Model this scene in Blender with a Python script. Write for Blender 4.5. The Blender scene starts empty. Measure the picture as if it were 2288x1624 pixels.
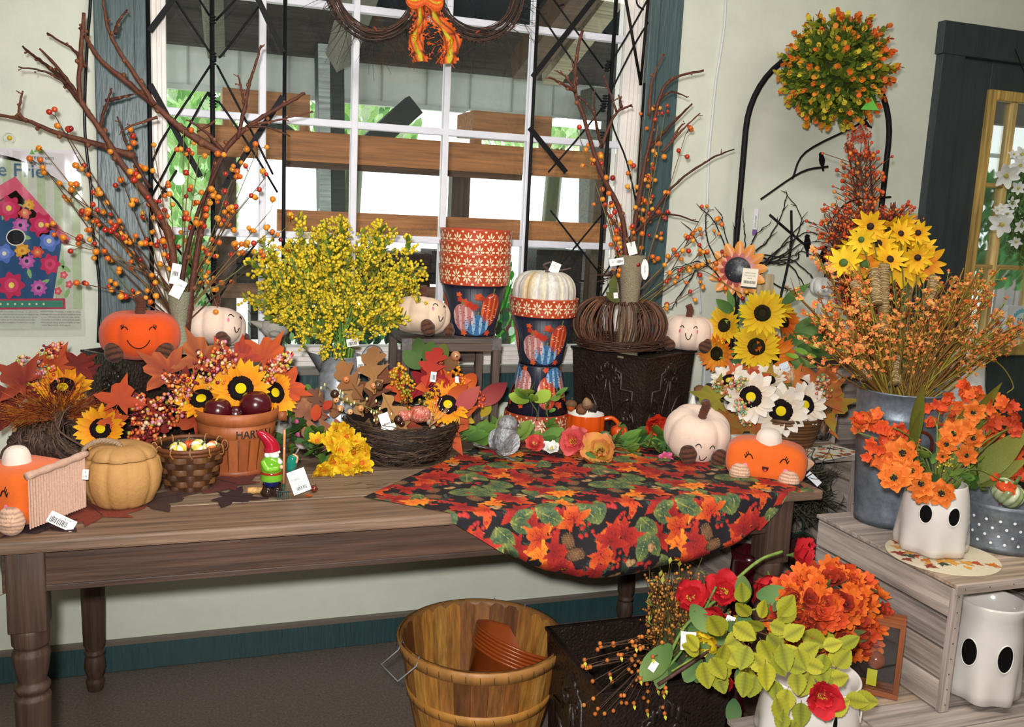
import bpy, math, random
import numpy as np
from mathutils import Vector, Matrix
random.seed(7); np.random.seed(7)
R=math.radians; PI=math.pi; sin=math.sin; cos=math.cos
scn=bpy.context.scene; COL=scn.collection
# ---------------------------------------------------------------- camera
FPX=2064.4; CH=1.5
_yaw,_pit,_rol=R(19.42),R(9.285),R(2.737)
_f=Vector((sin(_yaw)*cos(_pit),cos(_yaw)*cos(_pit),-sin(_pit)))
_r=Vector((cos(_yaw),-sin(_yaw),0)); _u=_r.cross(_f)
_r,_u=cos(_rol)*_r+sin(_rol)*_u,-sin(_rol)*_r+cos(_rol)*_u
cam=bpy.data.objects.new('camera',bpy.data.cameras.new('camera')); COL.objects.link(cam)
cam.matrix_world=Matrix(((_r.x,_u.x,-_f.x,0),(_r.y,_u.y,-_f.y,0),(_r.z,_u.z,-_f.z,CH),(0,0,0,1)))
cam.data.sensor_width=36; cam.data.lens=36*FPX/2288; cam.data.clip_start=.05
scn.camera=cam
def at(x,y,X=None,Y=None,Z=None,D=None):
    "point of the world seen at a pixel, on a plane of the world"
    d=_f+(x-1144)/FPX*_r-(y-812)/FPX*_u
    if D is not None:t=D
    elif Y is not None:t=Y/d.y
    elif X is not None:t=X/d.x
    else:t=(Z-CH)/d.z
    return Vector((0,0,CH))+t*d
def mpp(p):
    "metres per pixel at a point"
    return (Vector(p)-Vector((0,0,CH))).dot(_f)/FPX
# ---------------------------------------------------------------- world, lights, exposure
w=bpy.data.worlds.new('world'); scn.world=w; w.use_nodes=True
nt=w.node_tree; bg=nt.nodes['Background']
tc=nt.nodes.new('ShaderNodeTexCoord'); sx=nt.nodes.new('ShaderNodeSeparateXYZ'); rp=nt.nodes.new('ShaderNodeValToRGB')
nt.links.new(tc.outputs['Generated'],sx.inputs[0]); nt.links.new(sx.outputs['Z'],rp.inputs[0]); nt.links.new(rp.outputs[0],bg.inputs[0])
rp.color_ramp.elements[0].color=(.80,.90,.84,1); rp.color_ramp.elements[1].color=(.86,.95,1,1)
bg.inputs[1].default_value=3.2
def light(name,kind,loc,energy,color=(1,1,1),size=.1,sizey=None,target=None):
    l=bpy.data.lights.new(name,kind); l.energy=energy; l.color=color
    if kind=='AREA':
        l.size=size
        if sizey: l.shape='RECTANGLE'; l.size_y=sizey
        else: l.shape='DISK'
    else: l.shadow_soft_size=size
    o=bpy.data.objects.new(name,l); COL.objects.link(o); o.location=loc
    if target is not None: o.rotation_euler=(Vector(target)-Vector(loc)).to_track_quat('-Z','Y').to_euler()
    return o
fl_=light('flash','SPOT',(-.06,-.02,1.605),232,(1,.985,.96),.035,target=at(1150,700,Y=2.9))
fl_.data.spot_size=R(104); fl_.data.spot_blend=1.0
light('ceiling_lamp','AREA',(.6,1.1,2.95),30,(1,.94,.86),1.6,.5,target=(.8,1.5,0))
light('ceiling_lamp','AREA',(2.2,.6,2.95),16,(1,.95,.86),1.2,.5,target=(2.3,1.5,0))
scn.view_settings.view_transform='Standard'; scn.view_settings.look='None'; scn.view_settings.gamma=1
scn.view_settings.use_curve_mapping=False; scn.view_settings.exposure=0.16
# ---------------------------------------------------------------- colours and materials
def lin(c): return tuple(((v/255)/12.92 if v/255<=.04045 else ((v/255+.055)/1.055)**2.4) for v in c)
def hx(s): return lin(tuple(int(s[i:i+2],16) for i in (0,2,4)))
MATS={}
def vc(name,rough=.6,var=.12,scale=60,bump=0,bscale=200,metal=0,sheen=0,coat=0,trans=0,grain=None,vor=0,spec=.5,dark=0,sss=0):
    "procedural material: the part's own colour times a noise, with relief"
    if name in MATS: return MATS[name]
    m=bpy.data.materials.new(name); m.use_nodes=True; t=m.node_tree; N=t.nodes; L=t.links
    b=N['Principled BSDF']; b.inputs['Roughness'].default_value=rough; b.inputs['Metallic'].default_value=metal
    b.inputs['Specular IOR Level'].default_value=spec
    if sheen: b.inputs['Sheen Weight'].default_value=sheen; b.inputs['Sheen Roughness'].default_value=.4
    if coat: b.inputs['Coat Weight'].default_value=coat; b.inputs['Coat Roughness'].default_value=.12
    a=N.new('ShaderNodeAttribute'); a.attribute_name='Col'
    c=N.new('ShaderNodeTexCoord'); mp=N.new('ShaderNodeMapping'); L.new(c.outputs['Object'],mp.inputs[0])
    if grain: mp.inputs['Scale'].default_value=grain
    n=N.new('ShaderNodeTexNoise'); n.inputs['Scale'].default_value=scale; n.inputs['Detail'].default_value=5; n.inputs['Roughness'].default_value=.65
    L.new(mp.outputs[0],n.inputs[0])
    r=N.new('ShaderNodeMapRange'); r.inputs[1].default_value=.3; r.inputs[2].default_value=.7
    r.inputs[3].default_value=1-var-dark; r.inputs[4].default_value=1+var
    L.new(n.outputs['Fac'],r.inputs[0])
    x=N.new('ShaderNodeMix'); x.data_type='RGBA'; x.blend_type='MULTIPLY'; x.inputs[0].default_value=1
    L.new(a.outputs['Color'],x.inputs[6]); L.new(r.outputs[0],x.inputs[7]); L.new(x.outputs[2],b.inputs['Base Color'])
    if bump:
        if vor:
            k=N.new('ShaderNodeTexVoronoi'); k.inputs['Scale'].default_value=bscale; k.feature='SMOOTH_F1'; o=k.outputs['Distance']
            L.new(c.outputs['Object'],k.inputs[0])
        else:
            k=N.new('ShaderNodeTexNoise'); k.inputs['Scale'].default_value=bscale; k.inputs['Detail'].default_value=3; o=k.outputs['Fac']
            L.new(mp.outputs[0],k.inputs[0])
        u=N.new('ShaderNodeBump'); u.inputs['Strength'].default_value=abs(bump); u.inputs['Distance'].default_value=.004; u.invert=bump<0
        L.new(o,u.inputs['Height']); L.new(u.outputs[0],b.inputs['Normal'])
    if trans:
        s=N.new('ShaderNodeBsdfTranslucent'); L.new(x.outputs[2],s.inputs[0]); q=N.new('ShaderNodeMixShader'); q.inputs[0].default_value=trans
        L.new(b.outputs[0],q.inputs[1]); L.new(s.outputs[0],q.inputs[2]); L.new(q.outputs[0],N['Material Output'].inputs[0])
    MATS[name]=m; return m
def glass(name,tint=(1,1,1),gloss=1.0,rough=.0,base=.02):
    if name in MATS: return MATS[name]
    m=bpy.data.materials.new(name); m.use_nodes=True; t=m.node_tree; N=t.nodes; L=t.links; N.remove(N['Principled BSDF'])
    T=N.new('ShaderNodeBsdfTransparent'); T.inputs[0].default_value=(*tint,1); G=N.new('ShaderNodeBsdfGlossy'); G.inputs['Roughness'].default_value=rough
    F=N.new('ShaderNodeFresnel'); F.inputs[0].default_value=1.45; M=N.new('ShaderNodeMath'); M.operation='MULTIPLY_ADD'; M.inputs[1].default_value=gloss; M.inputs[2].default_value=base
    q=N.new('ShaderNodeMixShader'); L.new(F.outputs[0],M.inputs[0]); L.new(M.outputs[0],q.inputs[0]); L.new(T.outputs[0],q.inputs[1]); L.new(G.outputs[0],q.inputs[2])
    L.new(q.outputs[0],N['Material Output'].inputs[0]); MATS[name]=m; return m
PAINT=vc('painted_wall',.55,.05,9,.12,120)
TEAL=vc('teal_paint',.38,.16,14,.5,30,grain=(3,3,.35))
WHITE=vc('white_paint',.4,.05,20,.1,80)
WOODX=vc('wood_along_x',.6,.46,22,.6,30,grain=(.12,2.5,2.5),dark=.1)
WOODY=vc('wood_along_y',.6,.46,22,.6,30,grain=(2.5,.12,2.5),dark=.1)
WOODZ=vc('wood_along_z',.6,.46,22,.6,30,grain=(2.5,2.5,.12),dark=.1)
CONC=vc('terrazzo',.45,.45,130,.2,160)
BLACK=vc('black_metal',.6,.1,50,.1,100,metal=.1,spec=.25)
PLUSH=vc('plush',.95,.05,60,.4,700,sheen=.22)
CORD=vc('corduroy',.9,.12,120,.4,500,sheen=.2)
CERAM=vc('glazed_ceramic',.16,.03,20,0,coat=.3)
MATTE=vc('matte',.8,.08,60,.15,150,spec=.15)
SATIN=vc('satin_enamel',.3,.06,25,.1,60)
GALV=vc('galvanised_metal',.45,.34,34,.2,90,metal=.4)
SILVER=vc('silver_leaf',.5,.5,110,.9,150,metal=.35)
PETAL=vc('petal_cloth',.7,.14,70,.25,160,trans=.22)
LEAF=vc('leaf_cloth',.65,.2,60,.3,120,trans=.15)
TWIG=vc('twig_bark',.65,.35,90,.6,110)
BERRY=vc('berry_gloss',.25,.12,60,0,coat=.4)
HAMMER=vc('hammered_tin',.3,.25,18,1.0,130,vor=1,metal=.35)
PAPER=vc('paper',.6,.02,20)
FELT=vc('felt',.95,.25,160,.5,400)
PLASTIC=vc('shiny_plastic',.12,.02,20,coat=.3)
BARK=vc('basket_wood',.5,.22,30,.3,60,grain=(1,1,.2))
STONE=vc('rough_stone',.85,.16,50,.6,120)
PRINT=vc('printed_paint',.35,.03,60)
CLOTH=vc('printed_cotton',.8,.05,120,.1,700)
GLASS=glass('window_glass',base=.015,gloss=.8)
FILM=glass('clear_film',gloss=1.6,rough=.12,base=.05)
CUT=glass('cut_glass',(.93,.95,.95),gloss=3,rough=.08,base=.12)
# ---------------------------------------------------------------- meshes
def tup(c): return c if isinstance(c,(tuple,list)) else hx(c)
class MB:
    def __init__(s): s.v=[];s.f=[];s.c=[];s.i=[];s.n=0
    def add(s,g,col='808080',mi=0,M=None):
        v,f=g[0],g[1]
        if len(g)>2: col=g[2]
        v=np.asarray(v,float).reshape(-1,3)
        if M is not None: m=np.array(M); v=v@m[:3,:3].T+m[:3,3]
        s.v.append(v); k=s.n
        s.f+=[tuple(a+k for a in q) for q in f]; s.i+=[mi]*len(f)
        if isinstance(col,str): col=hx(col)
        c=np.asarray(col,float)
        if c.ndim==1: c=np.tile(c,(len(v),1))
        s.c.append(c); s.n+=len(v); return s
    def mesh(s,name,mats,smooth=True):
        me=bpy.data.meshes.new(name); v=np.concatenate(s.v); me.from_pydata(v.tolist(),[],s.f)
        if not isinstance(mats,(list,tuple)): mats=[mats]
        for m in mats: me.materials.append(m)
        if len(mats)>1: me.polygons.foreach_set('material_index',s.i)
        a=me.color_attributes.new('Col','FLOAT_COLOR','POINT'); c=np.concatenate(s.c); c=np.hstack([c,np.ones((len(c),1))]).astype(np.float32)
        a.data.foreach_set('color',c.ravel())
        if smooth: me.polygons.foreach_set('use_smooth',[True]*len(me.polygons))
        me.update(); return me
    def build(s,name,mats,parent=None,smooth=True,world=False,bevel=0,loc=None,**tg):
        me=s.mesh(name,mats,smooth)
        if world and parent is not None: me.transform(wm(parent).inverted())
        o=link(name,me,parent); 
        if loc is not None: o.location=loc
        if bevel:
            b=o.modifiers.new('bevel','BEVEL'); b.width=bevel; b.segments=2; b.limit_method='ANGLE'
        return tag(o,**tg)
def link(name,me,parent=None,loc=None,M=None):
    o=bpy.data.objects.new(name,me); COL.objects.link(o)
    if parent is not None: o.parent=parent
    if loc is not None: o.location=loc
    if M is not None: o.matrix_basis=M
    return o
def wm(o):
    m=o.matrix_basis.copy(); p=o.parent
    while p is not None: m=p.matrix_basis@m; p=p.parent
    return m
def tag(o,label=None,cat=None,group=None,kind=None):
    for k,v in (('label',label),('category',cat),('group',group),('kind',kind)):
        if v: o[k]=v
    return o
def thing(name,label=None,cat=None,loc=(0,0,0),rz=0,group=None,parent=None,kind=None,sc=1):
    o=link(name,None,parent,loc); o.rotation_euler=(0,0,rz); o.scale=(sc,sc,sc)
    o.empty_display_size=.02
    return tag(o,label,cat,group,kind)
def kids(o): return KID.get(o.name,[])
def copy_tree(o,parent=None,**tg):
    c=o.copy(); COL.objects.link(c); c.parent=parent
    for ch in [q for q in COL.objects if q.parent==o]: copy_tree(ch,c)
    return tag(c,**tg)
def grid(fn,nu,nv,cu=False,cv=False,capu=False):
    "surface fn(i/nu,j/nv); cu/cv: closed in that direction"
    U=nu if cu else nu+1; V=nv if cv else nv+1
    v=[fn(i/nu,j/nv) for i in range(U) for j in range(V)]
    f=[(i*V+j,((i+1)%U)*V+j,((i+1)%U)*V+(j+1)%V,i*V+(j+1)%V) for i in range(nu) for j in range(nv)]
    return v,f
def box(sx,sy,sz,c=(0,0,0)):
    x,y,z=sx/2,sy/2,sz/2
    v=[(c[0]+a*x,c[1]+b*y,c[2]+d*z) for a in(-1,1) for b in(-1,1) for d in(-1,1)]
    return v,[(0,1,3,2),(4,6,7,5),(0,4,5,1),(2,3,7,6),(0,2,6,4),(1,5,7,3)]
def bx(x0,x1,y0,y1,z0,z1): return box(abs(x1-x0),abs(y1-y0),abs(z1-z0),((x0+x1)/2,(y0+y1)/2,(z0+z1)/2))
def tube(pts,r,n=6,closed=False,cap=True,flat=1):
    P=[Vector(p) for p in pts]; m=len(P); v=[];f=[]; up=None
    for i,p in enumerate(P):
        a=P[(i-1)%m] if (closed or i>0) else P[i]; b=P[(i+1)%m] if (closed or i<m-1) else P[i]
        t=(b-a); t=t.normalized() if t.length>1e-9 else Vector((0,0,1))
        if up is None: up=Vector((0,0,1)) if abs(t.z)<.9 else Vector((1,0,0))
        x=(up-t*up.dot(t)); x=x.normalized() if x.length>1e-6 else t.orthogonal().normalized(); y=t.cross(x); up=x
        q=r[i] if hasattr(r,'__len__') else r
        for k in range(n):
            A=2*PI*k/n; v.append(p+x*(q*cos(A)*flat)+y*(q*sin(A)))
    for i in range(m if closed else m-1):
        for k in range(n):
            f.append((i*n+k,i*n+(k+1)%n,((i+1)%m)*n+(k+1)%n,((i+1)%m)*n+k))
    if cap and not closed: f.append(tuple(range(n))[::-1]); f.append(tuple((m-1)*n+k for k in range(n)))
    return v,f
def lathe(pr,n=32,lobe=None,c=(0,0,0)):
    v=[];f=[]
    for r,z in pr:
        for k in range(n):
            A=2*PI*k/n; q=r*(lobe(A,z) if lobe else 1); v.append((c[0]+q*cos(A),c[1]+q*sin(A),c[2]+z))
    m=len(pr)
    for i in range(m-1):
        for k in range(n): f.append((i*n+k,i*n+(k+1)%n,(i+1)*n+(k+1)%n,(i+1)*n+k))
    if pr[0][0]>1e-5 and pr[0][0]<900: pass
    return v,f
def sph(r,c=(0,0,0),nu=8,nv=6,s=(1,1,1)):
    v=[(c[0],c[1],c[2]-r*s[2])]
    for j in range(1,nv):
        a=PI*j/nv
        for k in range(nu): b=2*PI*k/nu; v.append((c[0]+r*s[0]*sin(a)*cos(b),c[1]+r*s[1]*sin(a)*sin(b),c[2]-r*s[2]*cos(a)))
    v.append((c[0],c[1],c[2]+r*s[2])); e=len(v)-1; f=[]
    for k in range(nu):
        q=(k+1)%nu; f.append((0,1+q,1+k)); f.append((e,1+(nv-2)*nu+k,1+(nv-2)*nu+q))
        for j in range(nv-2): f.append((1+j*nu+k,1+j*nu+q,1+(j+1)*nu+q,1+(j+1)*nu+k))
    return v,f
OCT=sph(1,nu=5,nv=4)
def berry(mb,c,r,col,hi=False):
    g=sph(1,nu=8,nv=6) if hi else OCT
    mb.add((np.asarray(g[0])*r+np.asarray(c),g[1]),col)
def strip(L,w,n=8,curl=0,fold=0,m=1,twist=0):
    "leaf or petal lying along +Y, width w(t), bending up by curl"
    v=[];f=[]; y=z=0; 
    for i in range(n+1):
        t=i/n; a=curl*t
        if i: y+=L/n*cos(a); z+=L/n*sin(a)
        W=w(t)*L/2
        for k in range(-m,m+1):
            q=k/m; x=W*q; v.append((x*cos(twist*t),y,z+abs(x)*fold+x*sin(twist*t)))
    K=2*m+1
    for i in range(n):
        for k in range(K-1): f.append((i*K+k,i*K+k+1,(i+1)*K+k+1,(i+1)*K+k))
    return v,f
def wcol(g,n,K,c0,c1,edge=None):
    "colour from the foot c0 to the tip c1"
    o=[];c0=np.array(tup(c0));c1=np.array(tup(c1))
    for i in range(n+1):
        for k in range(K):
            c=c0+(c1-c0)*i/n
            if edge is not None and k in(0,K-1): c=(c+np.array(tup(edge)))/2
            o.append(c)
    return g[0],g[1],o
wp=lambda t:.42*sin(PI*min(1,t**.75))+.03          # pointed petal
wo=lambda t:.5*sin(PI*t)**.7+.01 if 0<t<1 else .02  # oval leaf
_OK=((0,.03),(.08,.07),(.17,.34),(.23,.36),(.28,.13),(.36,.12),(.45,.60),(.51,.62),(.55,.17),(.61,.16),(.70,.55),(.76,.52),(.80,.20),(.85,.30),(.93,.24),(1,.02))
def woak(t): return float(np.interp(t,[a for a,b in _OK],[b for a,b in _OK]))
def maple(r=1,pts=5,n=40,curl=.25,seed=0):
    "pointed lobed leaf round the origin, stem to -Y"
    rd=random.Random(seed); v=[(0,-.12*r,0)]; f=[]
    tips=[(-90,.12),(-62,.3),(-48,.62),(-28,.4),(-14,.6),(4,1-.05*rd.random()),(19,.66),(34,.42),(52,.62),(66,.7),(78,.66),(90,1.12)]
    tips=tips+[(180-a,q) for a,q in reversed(tips[:-1])]
    for a,q in tips:
        q*=r*(.93+.14*rd.random()); x=q*cos(R(a)); y=q*sin(R(a)); v.append((x,y,curl*(x*x+y*y)/r*(1 if rd.random()>.3 else .6)))
    m=len(tips); f=[(0,1+i,1+(i+1)%m) for i in range(m)]
    return v,f
def mcol(g,cc,ce): 
    cc=np.array(tup(cc));ce=np.array(tup(ce)); return g[0],g[1],[cc]+[ce*(.75+.4*random.random()) if i%2 else (cc+ce)/2 for i in range(len(g[0])-1)]
def aim(pos,d,up=(0,0,1),s=1,roll=0):
    "matrix whose +Z looks along d"
    d=Vector(d).normalized(); u=Vector(up)
    if abs(u.normalized().dot(d))>.98: u=Vector((0,1,0)) if abs(d.y)<.9 else Vector((1,0,0))
    x=u.cross(d).normalized(); y=d.cross(x)
    M=Matrix(((x.x,y.x,d.x,0),(x.y,y.y,d.y,0),(x.z,y.z,d.z,0),(0,0,0,1)))@Matrix.Rotation(roll,4,'Z')@Matrix.Scale(s,4)
    M.translation=Vector(pos); return M
def lay(pos,d,up=(0,0,1),s=1,roll=0):
    "matrix whose +Y runs along d (leaves, petals), +Z near up"
    d=Vector(d).normalized(); u=Vector(up); x=d.cross(u)
    if x.length<.05: x=d.orthogonal()
    x.normalize(); z=x.cross(d)
    M=Matrix(((x.x,d.x,z.x,0),(x.y,d.y,z.y,0),(x.z,d.z,z.z,0),(0,0,0,1)))@Matrix.Rotation(roll,4,'Y')@Matrix.Scale(s,4)
    M.translation=Vector(pos); return M
def rv(a=1): return Vector((random.uniform(-a,a),random.uniform(-a,a),random.uniform(-a,a)))
def U(a,b): return random.uniform(a,b)
def curve(p,n=12):
    "smooth polyline through points"
    P=[Vector(q) for q in p]; P=[2*P[0]-P[1]]+P+[2*P[-1]-P[-2]]; o=[]
    for i in range(1,len(P)-2):
        for k in range(n):
            t=k/n; a,b,c,d=P[i-1:i+3]
            o.append(.5*((2*b)+(c-a)*t+(2*a-5*b+4*c-d)*t*t+(3*b-a-3*c+d)*t**3))
    o.append(P[-2]); return o
def text_geo(s,size=1,font=None,align='CENTER',bold=0):
    cu=bpy.data.curves.new('txt','FONT'); cu.body=s; cu.size=size; cu.align_x=align; cu.align_y='CENTER'; cu.resolution_u=3; cu.offset=bold
    o=bpy.data.objects.new('txt',cu); COL.objects.link(o); me=bpy.data.meshes.new_from_object(o)
    v=[tuple(q.co) for q in me.vertices]; f=[tuple(p.vertices) for p in me.polygons]
    bpy.data.objects.remove(o); bpy.data.curves.remove(cu); bpy.data.meshes.remove(me); return v,f
def card(parent,name,w,h,M,lines=(),bars=None,col='f2f0ea',ink='202020',th=.0006,hole=False,strip=None,label=None,band=None):
    "a paper tag: body in XY, facing +Z"
    mb=MB(); mb.add(box(w,h,th),col)
    if strip: mb.add(box(w,h*strip[1],th*1.2,(0,h*strip[0],th*.3)),strip[2])
    for (s,x,y,q) in lines:
        g=text_geo(s,q); mb.add(([(a+x,b+y,th*.9+.0002) for a,b,_ in g[0]],g[1]),ink)
    if bars:
        bx0,bx1,by,bh=bars; rd=random.Random(3); x=bx0
        while x<bx1:
            q=rd.choice((.0006,.0012,.0018)); mb.add(([(x,by,th+.0002),(x+q,by,th+.0002),(x+q,by+bh,th+.0002),(x,by+bh,th+.0002)],[(0,1,2,3)]),ink); x+=q+rd.choice((.0008,.0014))
    o=mb.build(name,PAPER,parent,smooth=False); o.matrix_basis=(wm(parent).inverted()@M) if parent is not None else M; return tag(o,label)
def P2(g,fn):
    return [fn(*p) for p in g[0]],g[1]
def poly(cx,cy,pts,s=1,rot=0):
    c,q=cos(rot),sin(rot); P=[(cx+s*(x*c-y*q),cy+s*(x*q+y*c)) for x,y in pts]; n=len(P)
    return [(cx,cy,0)]+[(x,y,0) for x,y in P],[(0,1+i,1+(i+1)%n) for i in range(n)]
def ell(a,b,n=14): return [(a*cos(2*PI*i/n),b*sin(2*PI*i/n)) for i in range(n)]
# ================================================================ the room
WY=2.995; T=.80
def struct(name,g,mat,col,parent=None,smooth=False,bevel=0,**k):
    mb=MB()
    for q in (g if isinstance(g,list) else [g]): mb.add(q,col)
    return mb.build(name,mat,parent,smooth,bevel=bevel,kind='structure',**k)
struct('floor',bx(-2.5,5,-2.2,WY+.2,-.05,0),CONC,'75685f')
WC='dcdfcf'
struct('wall_back',[bx(-2.5,-.10,WY,WY+.14,0,3),bx(1.49,2.83,WY,WY+.14,0,3),bx(-.10,1.49,WY,WY+.14,0,.955),bx(-.10,1.49,WY,WY+.14,2.75,3),bx(2.83,3.75,WY,WY+.14,2.2,3),bx(3.75,5,WY,WY+.14,0,3)],PAINT,WC)
struct('wall_left',bx(-2.6,-2.5,-2.2,WY+.1,0,3),PAINT,WC)
struct('wall_right',bx(5,5.1,-2.2,WY+.1,0,3),PAINT,WC)
struct('wall_front',bx(-2.5,5,-2.3,-2.2,0,3),PAINT,WC)
struct('ceiling',bx(-2.6,5.1,-2.3,WY+.14,3,3.1),PAINT,'dcdccc')
bb=struct('baseboard_back',bx(-2.5,2.72,WY-.018,WY,0,.092),TEAL,'2f4a4c',bevel=.003)
struct('cap',bx(-2.5,2.72,WY-.024,WY,.092,.104),WHITE,'6e6258',bb)
# window casing
def casing(x0,x1,dx): 
    t=struct('trim_%d'%casing.n,[bx(x0,x1,WY-.024,WY,.86,2.9)],TEAL,'44595b',bevel=.003); casing.n+=1
    struct('groove',bx(x0+dx,x0+dx+.004,WY-.026,WY-.02,.86,2.9),TEAL,'2c3d40',t); return t
casing.n=1
casing(-.252,-.112,.105); casing(1.487,1.612,.035)
struct('trim_3',[bx(-.112,1.487,WY-.028,WY,.85,.955)],TEAL,'2b4648',bevel=.003)
struct('trim_4',[bx(-.26,1.62,WY-.05,WY,.955,.978)],WHITE,'77746c',bevel=.004)
struct('trim_5',[bx(-.25,1.61,WY-.012,WY,.775,.79)],WHITE,'b9bcae')
wn=thing('window_1',loc=(.69,WY,.98),kind='structure')
fr=MB()
x0,x1,z0,z1=-.112,1.487,.978,2.78
for k in range(4):   # stepped white frame, each step a ring of its own
    e=.0125 if k<3 else .0125; y=WY+.004+.008*k
    for g in (bx(x0,x0+e,y,WY+.09,z0,z1),bx(x1-e-(.013 if k==3 else 0),x1,y,WY+.09,z0,z1),bx(x0+e,x1-e,y,WY+.09,z0,z0+e+.002),bx(x0+e,x1-e,y,WY+.09,z1-e,z1)): fr.add(g,'ece6e0')
    x0+=e; x1-=e+(.013 if k==3 else 0); z0+=e+.002; z1-=e
fr.build('window_frame',WHITE,wn,False,world=True,bevel=.0015)
MX=[.215,.499,.799,1.093]; MZ=[1.395,1.750,2.105,2.46]
for x in MX:
    m=MB(); m.add(bx(x-.0105,x+.0105,WY+.03,WY+.062,1.03,2.71),'e2e2ea'); m.build('muntin',WHITE,wn,False,world=True,bevel=.003)
for z in MZ:
    m=MB(); m.add(bx(-.065,1.43,WY+.032,WY+.060,z-.0115,z+.0115),'dfe0ea'); m.build('muntin',WHITE,wn,False,world=True,bevel=.003)
xs=[-.066]+MX+[1.43]; zs=[1.03]+MZ+[2.71]
for i in range(5):
    for j in range(5):
        m=MB(); m.add(bx(xs[i]+.008,xs[i+1]-.008,WY+.044,WY+.048,zs[j]+.008,zs[j+1]-.008),'ffffff'); m.build('pane',GLASS,wn,False,world=True)
# door with glazed light
DR=thing('door_1',loc=(3.3,WY,0),kind='structure')
def dpart(n,g,mat,col,bev=.003):
    m=MB(); [m.add(q,col) for q in (g if isinstance(g,list) else [g])]; return m.build(n,mat,DR,False,world=True,bevel=bev)
DC='363f42'
dpart('casing',[bx(2.735,2.845,WY-.035,WY+.02,0,2.18)],TEAL,DC); dpart('casing',[bx(3.74,3.85,WY-.035,WY+.02,0,2.18)],TEAL,DC)
dpart('head_casing',bx(2.725,3.87,WY-.038,WY+.05,2.179,2.30),TEAL,DC)
dpart('stile',bx(2.848,3.005,WY-.012,WY+.05,.02,2.178),TEAL,DC); dpart('stile',bx(3.60,3.738,WY-.012,WY+.05,.02,2.178),TEAL,DC)
dpart('top_rail',bx(3.005,3.60,WY-.012,WY+.05,2.055,2.178),TEAL,DC); dpart('bottom_panel',bx(3.005,3.60,WY-.008,WY+.045,.02,1.03),TEAL,'2c3a3a')
for g in (bx(2.995,3.035,WY-.03,WY,1.0,2.07),bx(3.57,3.61,WY-.03,WY,1.0,2.07),bx(3.035,3.57,WY-.03,WY,2.03,2.07),bx(3.035,3.57,WY-.03,WY,1.0,1.045)): dpart('pine_bead',g,WOODZ,'c9a65c',.006)
for x in (3.145,3.36): dpart('glazing_bar',bx(x-.011,x+.011,WY-.02,WY+.02,1.045,2.03),WOODZ,'dcbc78')
for z in (1.37,1.70): dpart('glazing_bar',bx(3.035,3.57,WY-.018,WY+.018,z-.009,z+.009),WOODX,'c8a460')
gx=[3.035,3.145,3.36,3.57]; gz=[1.045,1.37,1.70,2.03]
for i in range(3):
    for j in range(3): dpart('pane',bx(gx[i],gx[i+1],WY+.0,WY+.004,gz[j],gz[j+1]),GLASS,'ffffff',0)
# sticker on the glass, read from the other side
st=MB(); c0=Vector((3.345,WY-.006,1.135))
def sf(x,y,z): return (c0.x+x,c0.y-z,c0.z+y)
st.add(P2(poly(0,0,[(-.085,-.07),(.085,-.07),(.085,.075),(-.085,.075)]),sf),'e8eef0')
st.add(P2(([(x,y,.0006) for x,y,_ in poly(0,.005,[((.062 if i%2 else .055)*cos(PI*i/24),(.062 if i%2 else .055)*sin(PI*i/24)) for i in range(48)])[0]],poly(0,0,ell(1,1,48))[1]),sf),'7cc4d8')
st.add(P2(([(x,y,.0011) for x,y,_ in poly(0,.005,ell(.042,.042,24))[0]],poly(0,0,ell(1,1,24))[1]),sf),'d8ecf0')
g=text_geo('2025',.028); st.add(P2(([(-x,y+.012,.0016) for x,y,_ in g[0]],[q[::-1] for q in g[1]]),sf),'23505c')
st.add(P2(([(-.075,-.03,.0016),(.075,-.038,.0016),(.075,-.016,.0016),(-.075,-.008,.0016)],[(0,1,2,3)]),sf),'d87f92')
g=text_geo('Small Business',.014); st.add(P2(([(-x,y-.023,.0021) for x,y,_ in g[0]],[q[::-1] for q in g[1]]),sf),'f4eef0')
st.build('window_sticker',PAPER,None,False,label='square white sticker with a blue seal dated 2025, on the door glass',cat='sticker')
# ================================================================ outside, beyond the glass
OG=MB(); OG.add(bx(-6,14,WY+.2,30,-.1,0),'c8c8b4'); OG.build('ground',MATTE,None,False,kind='structure')
sh=thing('pavilion','open pavilion with a corrugated metal roof and white siding beyond the window','building',(2,6,0))
m=MB()   # roof sheet, ribbed
for i in range(60):
    x=-4+i*.2; m.add(([(x,WY+.6,3.2),(x+.15,WY+.6,3.2),(x+.15,9,3.9),(x,9,3.9)],[(0,1,2,3)]),'8e9aa6'); m.add(([(x+.15,WY+.6,3.2),(x+.175,WY+.6,3.16),(x+.2,WY+.6,3.2),(x+.2,9,3.9),(x+.175,9,3.86),(x+.15,9,3.9)],[(0,1,4,5),(1,2,3,4)]),'707c88')
m.build('roof_sheet',vc('roof_metal',.4,.1,5,metal=.5),sh,False,world=True)
yb=6.2
def out(x,y,Y): p=at(x,y,Y=Y); return p
zt=out(800,140,yb).z; zb=out(800,222,yb).z
for i in range(26):
    x=-1.5+i*.3; m=MB(); m.add(bx(x,x+.29,yb,yb+.02,zb,zt),'c3c6c2'); m.add(bx(x+.29,x+.3,yb-.01,yb+.02,zb,zt),'9a9d9a'); m.build('siding_panel',WHITE,sh,False,world=True)
m=MB(); m.add(bx(-3,8,yb-.12,yb,zt,zt+.32),'3c3330'); m.build('header_beam',WOODX,sh,False,world=True)
m=MB(); m.add(bx(-3,8,yb-.02,yb+.04,zb-.03,zb),'aeb2ae'); m.build('lower_rail',WHITE,sh,False,world=True)
m=MB(); m.add(bx(-3,8,yb+.1,yb+.2,zt+.3,4.2),'33383c'); m.build('gable_wall',MATTE,sh,False,world=True)
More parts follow.
